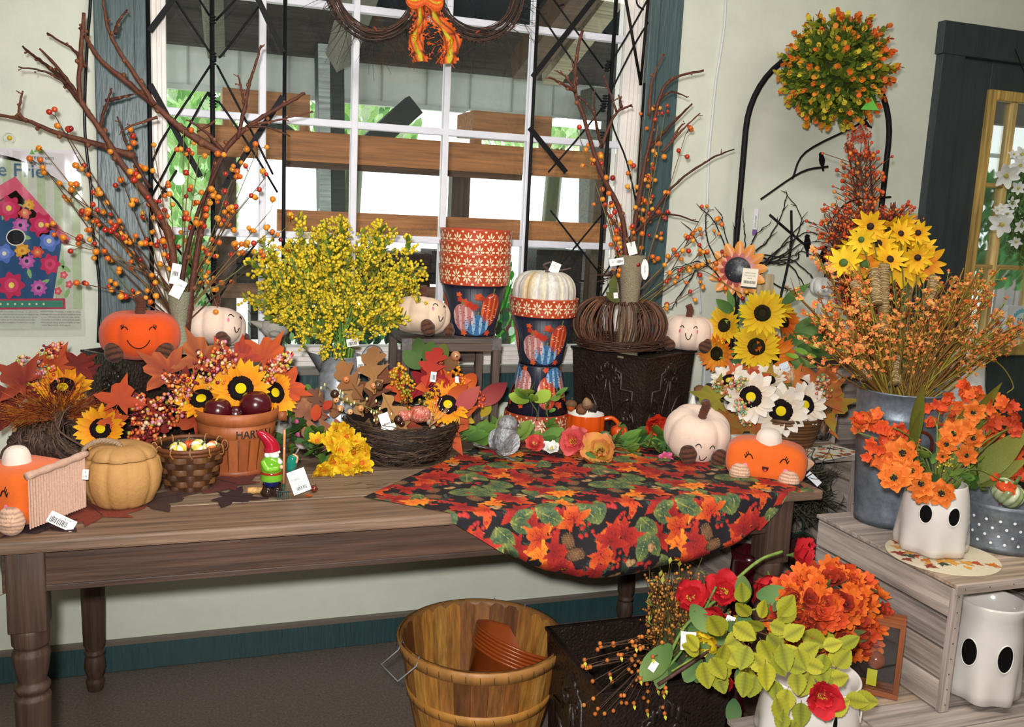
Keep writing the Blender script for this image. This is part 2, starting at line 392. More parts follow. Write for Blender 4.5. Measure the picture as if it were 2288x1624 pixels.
def beam(parent,name,a,b,w,col,mat=WOODX,d=None):
    a=Vector(a);b=Vector(b); m=MB(); L=(b-a).length; g=box(d or w,L,w); m.add(g,col); o=m.build(name,mat,parent,False); M=lay((a+b)/2,b-a,(0,-1,0)); o.matrix_basis=(wm(parent).inverted()@M); return o
beam(sh,'rafter',out(1170,150,5.6),out(1400,-160,4.2),.16,'5a4336'); beam(sh,'rafter',out(1230,170,5.8),out(1480,-160,4.4),.12,'a89c88')
beam(sh,'rafter',out(760,130,5.6),out(820,-60,4.2),.12,'5c544c'); beam(sh,'rafter',out(480,110,6.0),out(470,-60,5),.1,'6c6660')
for x in (735,): beam(sh,'post',out(735,100,6),out(742,700,6),.16,'2c2f30')
beam(sh,'post',out(722,100,5.95),out(726,500,5.95),.07,'9aa0a0')
beam(sh,'brace',out(925,235,5.9),out(800,345,5.9),.13,'1f2223'); beam(sh,'brace',out(560,250,5.9),out(680,340,5.9),.13,'23302c')
beam(sh,'post',out(1340,200,6),out(1330,700,6),.2,'57564f')
glowo=MB(); glowm=bpy.data.materials.new('reflection_glow'); glowm.use_nodes=True; b_=glowm.node_tree.nodes['Principled BSDF']; b_.inputs['Emission Color'].default_value=(1,1,1,1); b_.inputs['Emission Strength'].default_value=3  # glow for bars added beyond the glass in place of white light reflections
for (x0,x1,y) in ((1045,1100,257),(1125,1228,262),(1240,1340,272)):
    m=MB(); a=out(x0,y,4.9); b=out(x1,y+3,4.9); m.add(bx(a.x,b.x,4.88,4.94,a.z-.02,a.z+.02),'ffffff'); t=m.build('reflection_bar',glowm,None,False,label='lit white strip light hanging outside, %s of three'%('leftmost' if x0==1045 else 'middle' if x0==1125 else 'rightmost'),cat='light')
def planter_frame(x0,x1,y0,y1,Y,lab):
    a=out(x0,y0,Y);b=out(x1,y1,Y); t=thing('plant_stand',lab,'stand',((a.x+b.x)/2,Y,b.z)); w_=.05
    for g,mt in ((bx(a.x,b.x,Y,Y+.3,a.z-.12,a.z),WOODX),(bx(a.x,a.x+w_,Y,Y+.05,b.z,a.z-.12),WOODZ),(bx(b.x-w_,b.x,Y,Y+.05,b.z,a.z-.12),WOODZ)):
        m=MB(); m.add(g,'8a5a36'); m.build('rail' if mt is WOODX else 'upright',mt,t,False,world=True)
planter_frame(1058,1230,246,335,4.6,'reddish wooden frame outside under the strip lights')
planter_frame(497,692,195,300,4.8,'brown wooden frame outside behind the left trellis')
rack=thing('plank_rack','rack of broad orange-brown planks standing outside the window','rack',(.9,3.75,0))
RY=3.75
for (xa,ya,yb2,xb,yc,yd,cl) in ((440,285,347,1350,333,400,'9c6438'),(620,478,520,1345,490,545,'a4683c'),(440,640,668,1180,640,672,'6e4a34'),(640,345,380,1180,345,395,'5f4636')):
    a0=out(xa,ya,RY);a1=out(xa,yb2,RY);b0=out(xb,yc,RY);b1=out(xb,yd,RY)
    dy=.06 if cl=='5f4636' else 0
    m=MB(); m.add(bx(a0.x,b0.x,RY+dy,RY+.04+dy,(a1.z+b1.z)/2,(a0.z+b0.z)/2),cl); m.build('plank',WOODX,rack,False,world=True)
for x in (480,1010,1330):
    a=out(x,340,RY+.12); m=MB(); m.add(bx(a.x,a.x+.08,RY+.1,RY+.16,0,a.z),'4a3a30'); m.build('upright',WOODZ,rack,False,world=True)
bk=MB(); a=out(450,545,4.2); b=out(1345,760,4.2)
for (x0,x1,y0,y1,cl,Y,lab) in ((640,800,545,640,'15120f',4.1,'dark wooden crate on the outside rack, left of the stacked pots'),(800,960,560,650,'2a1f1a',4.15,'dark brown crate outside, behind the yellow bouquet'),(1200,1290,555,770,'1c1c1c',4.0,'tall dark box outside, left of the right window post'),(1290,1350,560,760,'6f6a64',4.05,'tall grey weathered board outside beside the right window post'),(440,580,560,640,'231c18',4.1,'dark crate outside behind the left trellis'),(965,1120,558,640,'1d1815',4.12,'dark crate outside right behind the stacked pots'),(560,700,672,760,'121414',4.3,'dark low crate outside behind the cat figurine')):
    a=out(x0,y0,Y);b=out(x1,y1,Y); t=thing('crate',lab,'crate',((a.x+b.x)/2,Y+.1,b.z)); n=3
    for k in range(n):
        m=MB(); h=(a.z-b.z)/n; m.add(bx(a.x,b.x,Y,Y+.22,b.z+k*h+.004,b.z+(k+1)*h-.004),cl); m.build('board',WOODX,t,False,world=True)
# shelf outside that carries plants under the rack
def foliage(name,label,cat,px0,px1,py0,py1,Y,n,cols,size,group=None,depth=.3,stem=True):
    a=out(px0,py0,Y);b=out(px1,py1,Y); t=thing(name,label,cat,((a.x+b.x)/2,Y,0 if stem else b.z),group=group); m=MB(); cx=(a.x+b.x)/2
    lf=strip(1,wo,4,.5,.3)
    for i in range(n):
        p=Vector((U(a.x,b.x),Y+U(-depth,depth)/2,U(b.z,a.z))); d=Vector((p.x-cx,U(-.6,.2),U(.1,1)))
        m.add(lf,random.choice(cols),M=lay(p,d,(0,-.7,.7),size*U(.6,1.3)))
    m.build('leaves',LEAF,t,world=True,kind='stuff')
    if stem:
        s=MB()
        for i in range(7 if Y<5 else 1): s.add(tube([(cx,Y,0),(U(a.x,b.x) if Y<5 else cx+.1,Y,(a.z+b.z)/2)],.012 if Y<5 else .1,5),'4a4a30')
        s.build('stems',TWIG,t,world=True,kind='stuff')
    return t
GR=['a8cf88','c4e09c','d7efb8','86b870','e4f2d0']
foliage('tree','pale green tree beyond the pavilion, seen at the left of the window','tree',380,520,205,560,9.5,900,GR,.14,depth=1.5)
foliage('tree','pale green tree beyond the pavilion, seen between the window bars above the planks','tree',640,900,225,340,9.8,500,GR,.14,depth=1.5)
foliage('tree','pale green tree beyond the pavilion, seen right of the strip lights','tree',1100,1350,250,350,10,400,GR,.14,depth=1.5)
foliage('fern','bright green leafy plants outside, low behind the yellow bouquet','plant',640,900,690,775,3.55,260,['3f8a4c','6fb06a','2c5a3c','a8d8a0','1f3a2c'],.05,depth=.4)
foliage('fern','dark leafy plants outside, seen under the small stool','plant',880,1110,695,775,3.6,260,['3f8a4c','2c5a3c','14301f','c8e8d0','7a3050'],.05,depth=.4)
pl=foliage('palm','spiky bright green plant outside between the two pots','plant',1095,1150,600,775,3.7,10,['4fb03c'],.05,depth=.2)
m=MB(); q=out(1120,775,3.7)
for i in range(70):
    a=U(-1.2,1.2); d=Vector((sin(a),U(-.3,.3),cos(a))); m.add(strip(1,lambda t:.07*(1-t)+.005,5,U(-.6,.2)),random.choice(['58c840','2f8a30','8fe070']),M=lay(q+Vector((0,0,U(0,.15))),d,(0,-1,.2),U(.12,.26)))
m.build('blades',LEAF,pl,world=True,kind='stuff')
foliage('fern','bright green plants outside at the lower left of the window','plant',372,470,560,760,3.7,320,['4f9a4c','7fc06a','2c6a3c','bfe8a0','e8f4e0'],.07,depth=.4)
foliage('fern','hanging green fern seen through the door glass','plant',2195,2262,405,650,5.2,420,['3fa04c','6fc06a','2c8a3c','5fb45a'],.11,stem=False)
# fence boards beyond the door
a=out(2240,560,6.5);b=out(2290,800,6.5); fe=thing('board_fence','grey weathered board fence seen through the door glass','fence',(a.x,6.5,0))
for k in range(6): m=MB(); m.add(bx(a.x+k*.22,a.x+k*.22+.21,6.5,6.53,0,a.z),'b4a8a8'); m.build('board',WOODZ,fe,False,world=True)
# ================================================================ table
tb=thing('farm_table','long weathered wooden farm table with turned legs under the autumn display','table',(.55,2.46,0))
TX0,TX1,TY0,TY1=-.44,1.612,1.99,2.93
ys=[TY0,2.17,2.37,2.56,2.75,TY1]
for i in range(5):
    m=MB(); m.add(bx(TX0,TX1,ys[i]+.0008,ys[i+1]-.0008,T-.028,T-.0006*(i%2)),['7d6350','86705c','735d4d','806854','755e4c'][i]); m.build('plank',WOODX,tb,False,world=True,bevel=.006 if i in(0,) else .002)
AC='533a2c'
for g,mt in ((bx(TX0+.07,TX1-.07,TY0+.035,TY0+.057,T-.122,T-.028),WOODX),(bx(TX0+.07,TX1-.07,TY1-.06,TY1-.04,T-.122,T-.028),WOODX),(bx(TX0+.075,TX0+.095,TY0+.07,TY1-.07,T-.122,T-.028),WOODY),(bx(TX1-.095,TX1-.075,TY0+.07,TY1-.07,T-.122,T-.028),WOODY)):
    m=MB(); m.add(g,AC); o=m.build('apron',mt,tb,False,world=True,bevel=.002)
m=MB(); m.add(bx(TX0+.09,TX1-.09,TY0+.030,TY0+.036,T-.122,T-.108),'473329'); m.build('bead',WOODX,tb,False,world=True,bevel=.002)
LP=[(0,0),(.022,0),(.027,.03),(.021,.04),(.031,.075),(.028,.105),(.023,.114),(.031,.122),(.024,.133),(.031,.15),(.034,.3),(.036,.425),(.037,.436),(.029,.445),(.036,.455),(.036,.462),(.028,.472),(.034,.5),(.038,.535),(.031,.55),(.037,.556),(.038,.59),(.033,.598),(0,.598)]
for (lx,ly) in ((-.325,TY0+.06),(1.50,TY0+.06),(-.285,TY1-.05),(1.50,TY1-.05)):
    m=MB(); m.add(lathe(LP,20),'4d382d'); g=box(.074,.074,.18,(0,0,.682)); m.add(g,'4d382d',1)
    m.build('leg',[WOODZ,WOODZ],tb,True,bevel=.003,loc=(lx-.55,ly-2.46,0))
# ================================================================ helpers for the display
def put(parent,name,me,M,label=None):
    o=link(name,me,parent); o.matrix_basis=(wm(parent).inverted()@M) if parent is not None else M; return tag(o,label)
CM={}
def cached(key,fn):
    if key not in CM: CM[key]=fn()
    return CM[key]
def leafmesh(kind,c0,c1,v=0,mat=None):
    def mk():
        rd=random.Random(hash((kind,v))%999 if False else v*7+len(kind)); mb=MB()
        if kind=='maple': mb.add(mcol(maple(1,seed=v,curl=.16+.12*rd.random()),c1,c0)); mb.add(tube([(0,-.1,0),(0,-.45,-.05)],.012,4),c0)
        elif kind=='oak':
            g=strip(1,woak,34,.7*rd.random()-.1,.10,1); g=([((x if i%3 else -(woak(min(1,(i//3)/34+.05))/2))*(1+.12*sin(i*1.7)),y+abs(x)*.4,z) for i,(x,y,z) in enumerate(g[0])],g[1]); mb.add(wcol(g,34,3,c0,c1)); mb.add(tube([(0,.02,.004),(0,.5,.03)],.012,4),c0)
        elif kind=='birch':
            g=strip(1,lambda t:.74*max(0,sin(PI*max(.02,t*.98)**.72))**.85+.02,14,.6*rd.random(),.22,2); cc=[]; v_=[]
            for i in range(15):
                for k in range(5):
                    x,y,z=g[0][i*5+k]; f_=1+(.10 if i%2 and k in(0,4) else 0); v_.append((x*f_,y,z+.02*(i%2)*(k in(1,3)))); c_=np.array(tup(c0))+(np.array(tup(c1))-np.array(tup(c0)))*(.55 if i%2 else .8); cc.append(c_*.55 if k==2 else c_)
            mb.add((v_,g[1],cc)); mb.add(tube([(0,-.12,-.02),(0,.05,0)],.014,4),'7a5a3a')
        elif kind=='round': g=strip(1,lambda t:.62*sin(PI*min(1,t*.96+.02))**.6,7,.5,.25,1); mb.add(wcol(g,7,3,c0,c1))
        elif kind=='long': g=strip(1,lambda t:.3*sin(PI*t**.8)+.01,8,.5+.5*rd.random(),.3,1); mb.add(wcol(g,8,3,c0,c1))
        else: g=strip(1,lambda t:.46*sin(PI*t**.85)**.9+.01,8,.35+.5*rd.random(),.35,1); mb.add(wcol(g,8,3,c0,c1))
        return mb.mesh('leaf',mat or LEAF)
    return cached((kind,c0,c1,v,mat.name if mat else ''),mk)
def leaf(parent,pos,d,size,kind='leaf',c0='3f6a2c',c1='6f9a3c',up=(0,-.6,.8),name='leaf',v=None):
    return put(parent,name,leafmesh(kind,c0,c1,random.randint(0,2) if v is None else v),lay(pos,d,up,size,U(-.3,.3)))
def petmesh(c0,c1,v,w=.42,curl=.5,tip=.75):
    def mk():
        mb=MB(); g=strip(1,lambda t:w*max(0,sin(PI*min(1,max(.02,t)**tip)))**(.62 if w>.45 else .85)+.03*(1-t),7,curl,.35,1); mb.add(wcol(g,7,3,c0,c1)); return mb.mesh('petal',PETAL)
    return cached(('p',c0,c1,v,w,curl,tip),mk)
FACE=Vector((0,0,CH))
def sunflower(parent,pos,d,Rr,c0='f08a10',c1='ffc21a',disc='160c10',core='d8c014',n=14,dr=.42,layers=2,label=None,name='sunflower',curl=.35,w=.42,coreR=.42):
    mb=MB(); q=dr
    mb.add(lathe([(0,.10),(q*coreR*.8,.115),(q*coreR,.10)],14),core)
    rd=random.Random(5)
    mb.add(lathe([(q*coreR,.095),(q*.62,.15),(q*.85,.13),(q,.06),(q*.9,-.03),(0,-.05)],22,lambda A,z:1+.05*rd.random()),disc)
    mb.add(lathe([(0,-.05),(.12,-.12),(.05,-.3),(.05,-.5),(0,-.5)],8),'4f6a2c')
    M=aim(pos,d,s=Rr); f=put(parent,name,mb.mesh(name,MATTE),M,label)
    for L in range(layers):
        for k in range(n):
            a=2*PI*(k+.5*L)/n+U(-.08,.08); s=(1-dr*.7)*U(.88,1.06); t=U(.0,.22)+.16*L
            m=Matrix.Rotation(a,4,'Z')@Matrix.Translation((0,dr*.72,.04-.03*L))@Matrix.Rotation(t*(1 if curl>=0 else 1),4,'X')@Matrix.Rotation(U(-.25,.25),4,'Y')@Matrix.Scale(s,4)
            p=link('petal',petmesh(c0,c1,0,w,curl if L else curl*.6),f); p.matrix_basis=m
    return f
def bloom(kind,cols,v=0):
    "small flower in one mesh, radius 1, facing +Z"
    def mk():
        rd=random.Random(v+11); mb=MB()
        n,w,cup,lay_,cr,tip,cc=kind
        for L in range(lay_):
            for k in range(n):
                a=2*PI*(k+.5*L)/n+rd.uniform(-.12,.12); s=rd.uniform(.85,1.08)*(1-.22*L)
                rf=.16 if w>.65 else .05
                g=strip(1,lambda t:w*max(0,sin(PI*min(1,max(.03,t*.97)**tip)))**(.55 if w>.5 else .9)+.03,6,cup*rd.uniform(.5,1.4),.2,2,rd.uniform(-.3,.3))
                g=([(x*(1+rd.uniform(-rf,rf)),y*(1+rd.uniform(-rf,rf)*.5),z+rf*y*rd.uniform(-1,1)) for x,y,z in g[0]],g[1]); g=wcol(g,6,5,cols[0],cols[1]); M=Matrix.Rotation(a,4,'Z')@Matrix.Translation((0,cr*.5,0))@Matrix.Rotation(cup*.5+.35*L,4,'X')@Matrix.Scale(s,4); mb.add(g,M=M)
        mb.add(sph(cr,(0,0,cr*.3),8,5,(1,1,.6)),cols[2])
        for k in range(cc): a=rd.uniform(0,2*PI); q=cr*rd.uniform(.6,1.4); mb.add(tube([(q*.5*cos(a),q*.5*sin(a),.05),(q*cos(a),q*sin(a),.28)],.018,3),cols[3])
        mb.add(lathe([(.12,-.02),(.06,-.15),(.03,-.3)],6),'5a7a34')
        return mb.mesh('flower_head',PETAL)
    return cached((kind,tuple(cols),v),mk)
POPPY=(5,1.15,.75,2,.16,.6,22); DAISY=(12,.34,.25,1,.24,.75,0); COSMO=(6,.85,.5,2,.2,.6,12); TULIP=(6,.6,1.0,2,.14,.7,0); DAFF=(6,.7,.55,2,.2,.65,0)
def head(parent,name,kind,cols,pos,d,r,label=None): return put(parent,name,bloom(kind,cols,random.randint(0,2)),aim(pos,d,s=r,roll=U(0,6)),label)
def sprayb(parent,pos,d,L,n,cols,r,wid=.35,name='berry_spray',sc='6a3a22'):
    d=Vector(d).normalized(); pos=Vector(pos); mb=MB(); mb.add(tube([pos,pos+d*L*.9],r*.25,4),sc)
    side=d.orthogonal().normalized(); s2=d.cross(side)
    for i in range(n):
        t=U(.12,1.02); a=U(0,2*PI); w_=L*wid*sin(PI*min(1,t*.85+.1))*U(.35,1); p=pos+d*L*t+(side*cos(a)+s2*sin(a))*w_
        c=random.choice(cols); berry(mb,p,r*U(.75,1.2),c,True)
        if i%3==0: mb.add(tube([pos+d*L*t*.85,p],r*.15,3),sc)
    return mb.build(name,BERRY,parent,world=True,kind='stuff')
FALLB=['d8682c','e08a4c','5a1420','c84a28','e8a878','8a2030','d88aa0','f0c8a0','b8b43c']
CREAMY=['d8a070','8ca878','c87858','e0b48c','5f9478','b8c060','a85840']
def facing(p): return (FACE-Vector(p)).normalized()
# ================================================================ things hung on the wall and window
# ---- garden flag in a clear bag
fl=thing('garden_flag','garden flag with a flowered birdhouse in a clear hanging bag on the left wall','flag',(-.46,WY-.01,1.35))
FX=(-.60,-.295); FZ=(1.085,1.615)
fp=at(0,0,Y=WY)
def fpt(x,y,z=0): p=at(x,y,Y=WY-.006); return (p.x,WY-.006-z,p.z)
def fadd(mb,pts,col,z): mb.add(([fpt(sum(p[0] for p in pts)/len(pts),sum(p[1] for p in pts)/len(pts),z)]+[fpt(x,y,z) for x,y in pts],[(0,1+i,1+(i+1)%len(pts)) for i in range(len(pts))]),col)
m=MB(); fadd(m,[(-110,330),(172,338),(182,735),(-110,735)],'c9cfc0',0)
for k in range(7): fadd(m,[(-70+38*k,345),(-52+38*k,345),(-50+39*k,690),(-70+39*k,690)],'b4c4a0',.0006)
m.build('flag_cloth',MATTE,fl,False,world=True)
m=MB(); fadd(m,[(-75,480),(34,415),(140,530),(118,672),(-75,672)],'27517e',.0012)
fadd(m,[(-80,470),(-70,455),(34,394),(158,534),(146,548),(36,425),(-75,492)],'d8607c',.002)
fadd(m,[(-80,668),(146,666),(147,690),(-80,692)],'b83858',.0018); fadd(m,[(-80,672),(141,671),(141,686),(-80,687)],'3f8a74',.0024)
for i in range(9): fadd(m,[(x+i*16-30,y) for x,y in ((0,676),(3,679),(0,682),(-3,679))],'d8e0c0',.003)
m.build('birdhouse_panel',MATTE,fl,False,world=True)
m=MB()
def rose(x,y,r,c1,c2,c3,n=7):
    fadd(m,[(x+r*(1+.16*cos(n*t))*cos(t),y+r*(1+.16*cos(n*t))*sin(t)) for t in [2*PI*i/35 for i in range(35)]],c1,.0026)
    fadd(m,[(x+.6*r*cos(t),y+.6*r*sin(t)) for t in [2*PI*i/14 for i in range(14)]],c2,.003); fadd(m,[(x+.25*r*cos(t),y+.25*r*sin(t)) for t in [2*PI*i/10 for i in range(10)]],c3,.0034)
for a in ((20,465,26,'c82c5c','d84474','e8d860'),(92,502,25,'c82c5c','d84474','e8e07c'),(46,503,17,'c05aa8','d078b8','2a2a3c',9),(55,475,14,'d84848','e87858','e8c060',6),(65,458,12,'e0a030','e8b84c','d88020',8),(110,538,22,'5878c8','7890d8','e8e8c8',5),(50,560,16,'e0a030','e8b84c','d88020',8),(84,563,13,'d84848','e87858','e8c060',6),(60,583,17,'c05aa8','d078b8','2a2a3c',9),(112,590,21,'c82c5c','d84474','b82850'),(26,637,27,'c82c5c','d84474','e8d860'),(87,643,17,'c05aa8','d078b8','2a2a3c',9),(10,566,20,'5878c8','7890d8','e8e8c8',5),(143,614,8,'d84858','e86878','f0c0a0',5),(155,635,8,'d84858','e86878','f0c0a0',5),(130,650,8,'d84858','e86878','f0c0a0',5),(-30,520,24,'c82c5c','d84474','e8d860'),(-40,600,22,'5878c8','7890d8','e8e8c8',5)): rose(*a)
for (x,y,a) in ((48,462,.5),(66,610,1.3),(100,630,-.5),(58,530,.2),(140,590,1.6),(148,600,.6),(150,655,2),(135,628,-1),(10,480,2)):
    fadd(m,[(x+13*t*cos(a)-5*q*sin(a),y+13*t*sin(a)+5*q*cos(a)) for t,q in ((-1,0),(-.3,1),(.5,.8),(1,0),(.5,-.8),(-.3,-1))],'8cb878',.0022)
m.build('appliqued_flowers',MATTE,fl,False,world=True)
m=MB(); fadd(m,[(36+22*cos(t),530+19*sin(t)) for t in [2*PI*i/24 for i in range(24)]],'e0d8c8',.0034); fadd(m,[(36+19.5*cos(t),530+16.5*sin(t)) for t in [2*PI*i/24 for i in range(24)]],'1c2028',.0038); m.build('entrance_hole',MATTE,fl,False,world=True)
m=MB()
for s,x,y,sz,cl in (('me Frie',30,381,.052,'2f5f80'),('ADVERTENCIA: Para evitar el peligro de asfixia,',136,696,.0055,'303030'),('mantenga esta bolsa de plástico alejada de bebés',136,702,.0055,'303030'),('y niños. No utilice esta bolsa en cunas, camas,',136,708,.0055,'303030'),('cochecitos ni corralitos. La fina película puede',136,714,.0055,'303030'),('adherirse a la nariz y la boca e impedir la respi-',136,720,.0055,'303030'),('ración. Esta bolsa no es un juguete.',126,726,.0055,'303030'),('MENT: Pour éviter tout danger de suffocation,',40,696,.0055,'303030'),('ce sac plastique hors de portée des bébés et des',40,702,.0055,'303030'),('ne pas utiliser ce sac dans les berceaux, les lits,',40,708,.0055,'303030'),('les parcs. La fine pellicule peut s’accrocher',38,714,.0055,'303030'),('bouche et empêcher la respiration. Ce sac',38,720,.0055,'303030')):
    g=text_geo(s,sz,bold=.0004 if sz>.02 else 0); c=fpt(x,y,.0042); m.add(([(c[0]+a,c[1],c[2]+b) for a,b,_ in g[0]],g[1]),cl)
m.build('lettering',PAPER,fl,False,world=True)
m=MB(); fadd(m,[(-60,329),(178,336),(178,410),(140,408),(122,396),(30,352),(0,345),(-60,343)],'dcd8dc',.004)
for (x,y) in ((72,345),(82,340),(92,342)): fadd(m,[(x-6,y),(x,y-12),(x+6,y)],'6fa84c',.0046)
for s,x,y,sz in (('evergreen',92,352,.017),('The green way',88,364,.011)):
    g=text_geo(s,sz); c=fpt(x,y,.0048); m.add(([(c[0]+a,c[1],c[2]+b) for a,b,_ in g[0]],g[1]),'3a4a40')
m.build('header_card',PAPER,fl,False,world=True)
a=Vector(fpt(-112,328)); b=Vector(fpt(192,752)); bgm=MB(); rd=random.Random(2)
g=grid(lambda u,v:(a.x+(b.x-a.x)*u,WY-.012-.004*sin(9*u+2*v)-.003*rd.random()-.005*math.exp(-((u-.52)/.03)**2),a.z+(b.z-a.z)*v),26,22); bgm.add(g,'ffffff'); bgm.build('clear_bag',FILM,fl,world=True)
h=at(22,318,Y=WY-.004); m=MB(); m.add(tube([h+Vector((.014*cos(t),-.004,.012+.014*sin(t))) for t in [R(-60+i*24) for i in range(13)]],.002,6),'e8e8dc'); m.add(sph(.007,h+Vector((0,-.002,.012)),8,6),'e0c030'); m.build('hanging_hook',PLASTIC,fl,world=True)
# ---- black cable down the left casing, white cord on the right
def cord(pxs,Y,r,col,name,label,cat='cable'):
    m=MB(); m.add(tube(curve([at(x,y,Y=Y) for x,y in pxs],8),r,8),col); return m.build(name,SATIN,None,label=label,cat=cat)
cord([(204,-60),(201,20),(196,80),(190,200),(190,300),(203,420),(206,500),(222,640),(219,765)],WY-.022,.0042,'14141c','cable','black cable hanging down the wall beside the left window casing')
cord([(1624,-60),(1618,60),(1600,180),(1590,280),(1584,345),(1578,480),(1560,560),(1562,640),(1566,700)],WY-.006,.0045,'d8d8dc','cord','white cord hanging down the wall right of the window')
# ---- metal trellises
def trellis(name,label,pl,Y,posts,flats,rods,knots,bot=690):
    t=thing(name,label,'trellis',(at(pl,600,Y=Y).x,Y,.8))
    for (x,y0,y1,r) in posts:
        p=at(x,300,Y=Y); z1=at(x,y0,Y=Y).z; z0=max(.803,at(x,y1,Y=Y).z); m=MB(); m.add(tube([(p.x,Y,z0),(p.x,Y,z1)],r,8),'101014'); m.build('post',BLACK,t,world=True)
    for (x0,y0,x1,y1) in flats:
        a=at(x0,y0,Y=Y-.004);b=at(x1,y1,Y=Y-.004); m=MB(); L=(b-a).length; m.add(box(.017,L,.004),'0e0e12'); o=m.build('flat_bar',BLACK,t,False); o.matrix_basis=wm(t).inverted()@lay((a+b)/2,b-a,(0,-1,0))
    for r_ in rods:
        m=MB(); m.add(tube(curve([at(x,y,Y=Y-.002) for x,y in r_],4) if len(r_)>2 else [at(x,y,Y=Y-.002) for x,y in r_],.0033,6),'101014'); m.build('rod',BLACK,t,world=True)
    for (x,y) in knots:
        c=at(x,y,Y=Y); m=MB()
        for k in range(3): m.add(lathe([(.007,-.003),(.0115,0),(.007,.003)],10,c=(c.x,c.y,c.z+.0085*(k-1))),'141418')
        m.build('wire_knot',BLACK,t,world=True)
    return t
trellis('metal_trellis','black metal trellis with crossed bars, left of the window, behind the orange plush pumpkin',475,2.965,
 [(335,-90,1500,.006),(635,-90,1500,.006),(475,-90,1500,.007)],
 [(402,-20,334,70),(566,-25,632,117),(335,188,448,395),(632,215,500,420)],
 [[(385,-10),(466,112),(472,120)],[(440,-10),(468,35)],[(535,-10),(482,46)],[(580,12),(500,118),(488,127)],[(470,146),(340,362),(396,452),(440,515)],[(485,146),(560,290),(610,390)],[(468,216),(455,222),(338,440)],[(484,229),(495,235),(560,330),(620,430)],[(438,610),(473,678)],[(575,540),(530,600),(481,678)],[(340,480),(430,600)],[(395,380),(352,450),(350,470)]],
 [(475,44),(476,126),(476,136),(476,218),(476,232),(478,586),(478,606)])
trellis('metal_trellis','black metal trellis with crossed bars on the right side of the window',1360,2.965,
 [(1188,-90,1500,.006),(1358,-90,1500,.007),(1432,185,1500,.0045)],
 [(1340,-20,1190,172),(1183,285,1265,385)],
 [[(1218,-6),(1200,16)],[(1200,20),(1275,130),(1345,228)],[(1234,-5),(1348,153)],[(1260,10),(1246,14)],[(1362,145),(1410,65),(1452,-10)],[(1360,215),(1415,105),(1448,50)],[(1345,242),(1290,310),(1225,385)],[(1358,232),(1372,290),(1400,360),(1425,470)],[(1340,610),(1300,560),(1230,470)],[(1345,620),(1400,540),(1450,470)],[(1190,690),(1230,620),(1345,480)],[(1322,700),(1380,600),(1440,480)],[(1345,640),(1320,690),(1330,720)],[(1422,-12),(1424,10),(1438,22)]],
 [(1360,143),(1356,152),(1352,220),(1350,232),(1347,242),(1346,302),(1345,628)])
tr=[o for o in COL.objects if o.name=='metal_trellis.001'][0]
for (a_,b_) in (((1395,-20),(1432,190)),((1450,-20),(1431,190))):
    m=MB(); m.add(tube([at(*a_,Y=2.93),at(*b_,Y=2.962)],.0055,6),'18120e'); m.build('corner_bar',BLACK,tr,world=True)
# ---- twig wreaths with a bow, hanging at the top of the window
def wreath(cx,cy,rp,label):
    c=at(cx,cy,Y=2.84); r=rp*mpp(c); t=thing('grapevine_wreath',label,'wreath',c); m=MB()
    for i in range(34):
        ph=U(0,6.28); rr=r*U(.82,1.12); dz=U(-.02,.02); a=U(0,6.28); n=U(.5,1)
        pts=[(rr*(1+.03*sin(3*q+ph))*cos(q),dz+.012*sin(2*q+ph),rr*(1+.03*sin(3*q+ph))*sin(q)) for q in [a+n*2*PI*k/26 for k in range(27)]]
        m.add(tube(pts,U(.0009,.0022),4),random.choice(['3a2a24','2a1f1c','4a342a','5a3a2a']))
    for i in range(80):
        a=U(-PI,0); p=Vector((r*cos(a),0,r*sin(a))); d=Vector((cos(a)+U(-.8,.8),U(-.4,.2),sin(a)+U(-.7,.5))).normalized(); L=U(.03,.13)
        m.add(tube([p,p+d*L*.5+rv(.006),p+d*L+rv(.012)],[.0012,.0009,.0004],3),'2a1f1c')
    m.build('twigs',TWIG,t,kind='stuff')
    for i in range(2): leaf(t,c+Vector((r*U(-.2,.3),-.03,-r*U(.8,1))),rv(1),.018,'leaf','8a3a20','b04a28')
    return t
wreath(838,-22,98,'dark grapevine wreath at the top of the window, left of the orange bow')
wreath(1066,-25,102,'dark grapevine wreath at the top of the window, right of the orange bow')
bc=at(945,5,Y=2.80); bw=thing('ribbon_bow','orange plaid mesh ribbon bow with two long tails at the top of the window','bow',bc)
def ribbon(pxs,wd,name,Y=2.79,nn=30):
    P=curve([at(x,y,Y=Y) for x,y in pxs],8); m=MB(); n=len(P)-1; g=[]
    rd=random.Random(len(pxs)+int(wd*1e4)); cols=[]
    for i,p in enumerate(P):
        s=Vector((1,0,.15)).normalized()
        for k in range(13):
            q=k/12-.5; g.append(p+s*wd*(q+.06*sin(i*.9+k))+Vector((0,-.012*sin(q*7+i*.35),0))+rv(.0012))
            cols.append(hx('c8c42c') if k in(5,6) else hx('7a2a20') if (k in(3,9) or i%7==0) else hx('e8561c') if k%2 else hx('f07a28'))
    f=[(i*13+k,i*13+k+1,(i+1)*13+k+1,(i+1)*13+k) for i in range(n) for k in range(12) if not ((k<2 or k>10) and (i+k)%2==0)]
    m.add((g,f,cols)); return m.build(name,vc('ribbon_net',.7,.25,200,.4,300,trans=.2),bw,world=True)
ribbon([(932,-12),(940,45),(928,85),(942,138)],.050,'tail'); ribbon([(962,-12),(975,40),(1008,88),(1003,142)],.060,'tail')
m=MB()
for q in range(70):
    x=U(925,1022); y=U(60,140); 
    if abs(x-(930+(y-60)*.1))>45 and abs(x-(985+(y-60)*.3))>30: continue
    a=at(x,y,Y=2.785); m.add(tube([a,a+Vector((U(-.02,.02),U(-.01,.01),U(-.03,.01)))],.0011,3),random.choice(['e8561c','f07a28','c84a1c']))
m.build('net_threads',MATTE,bw,world=True,kind='stuff')
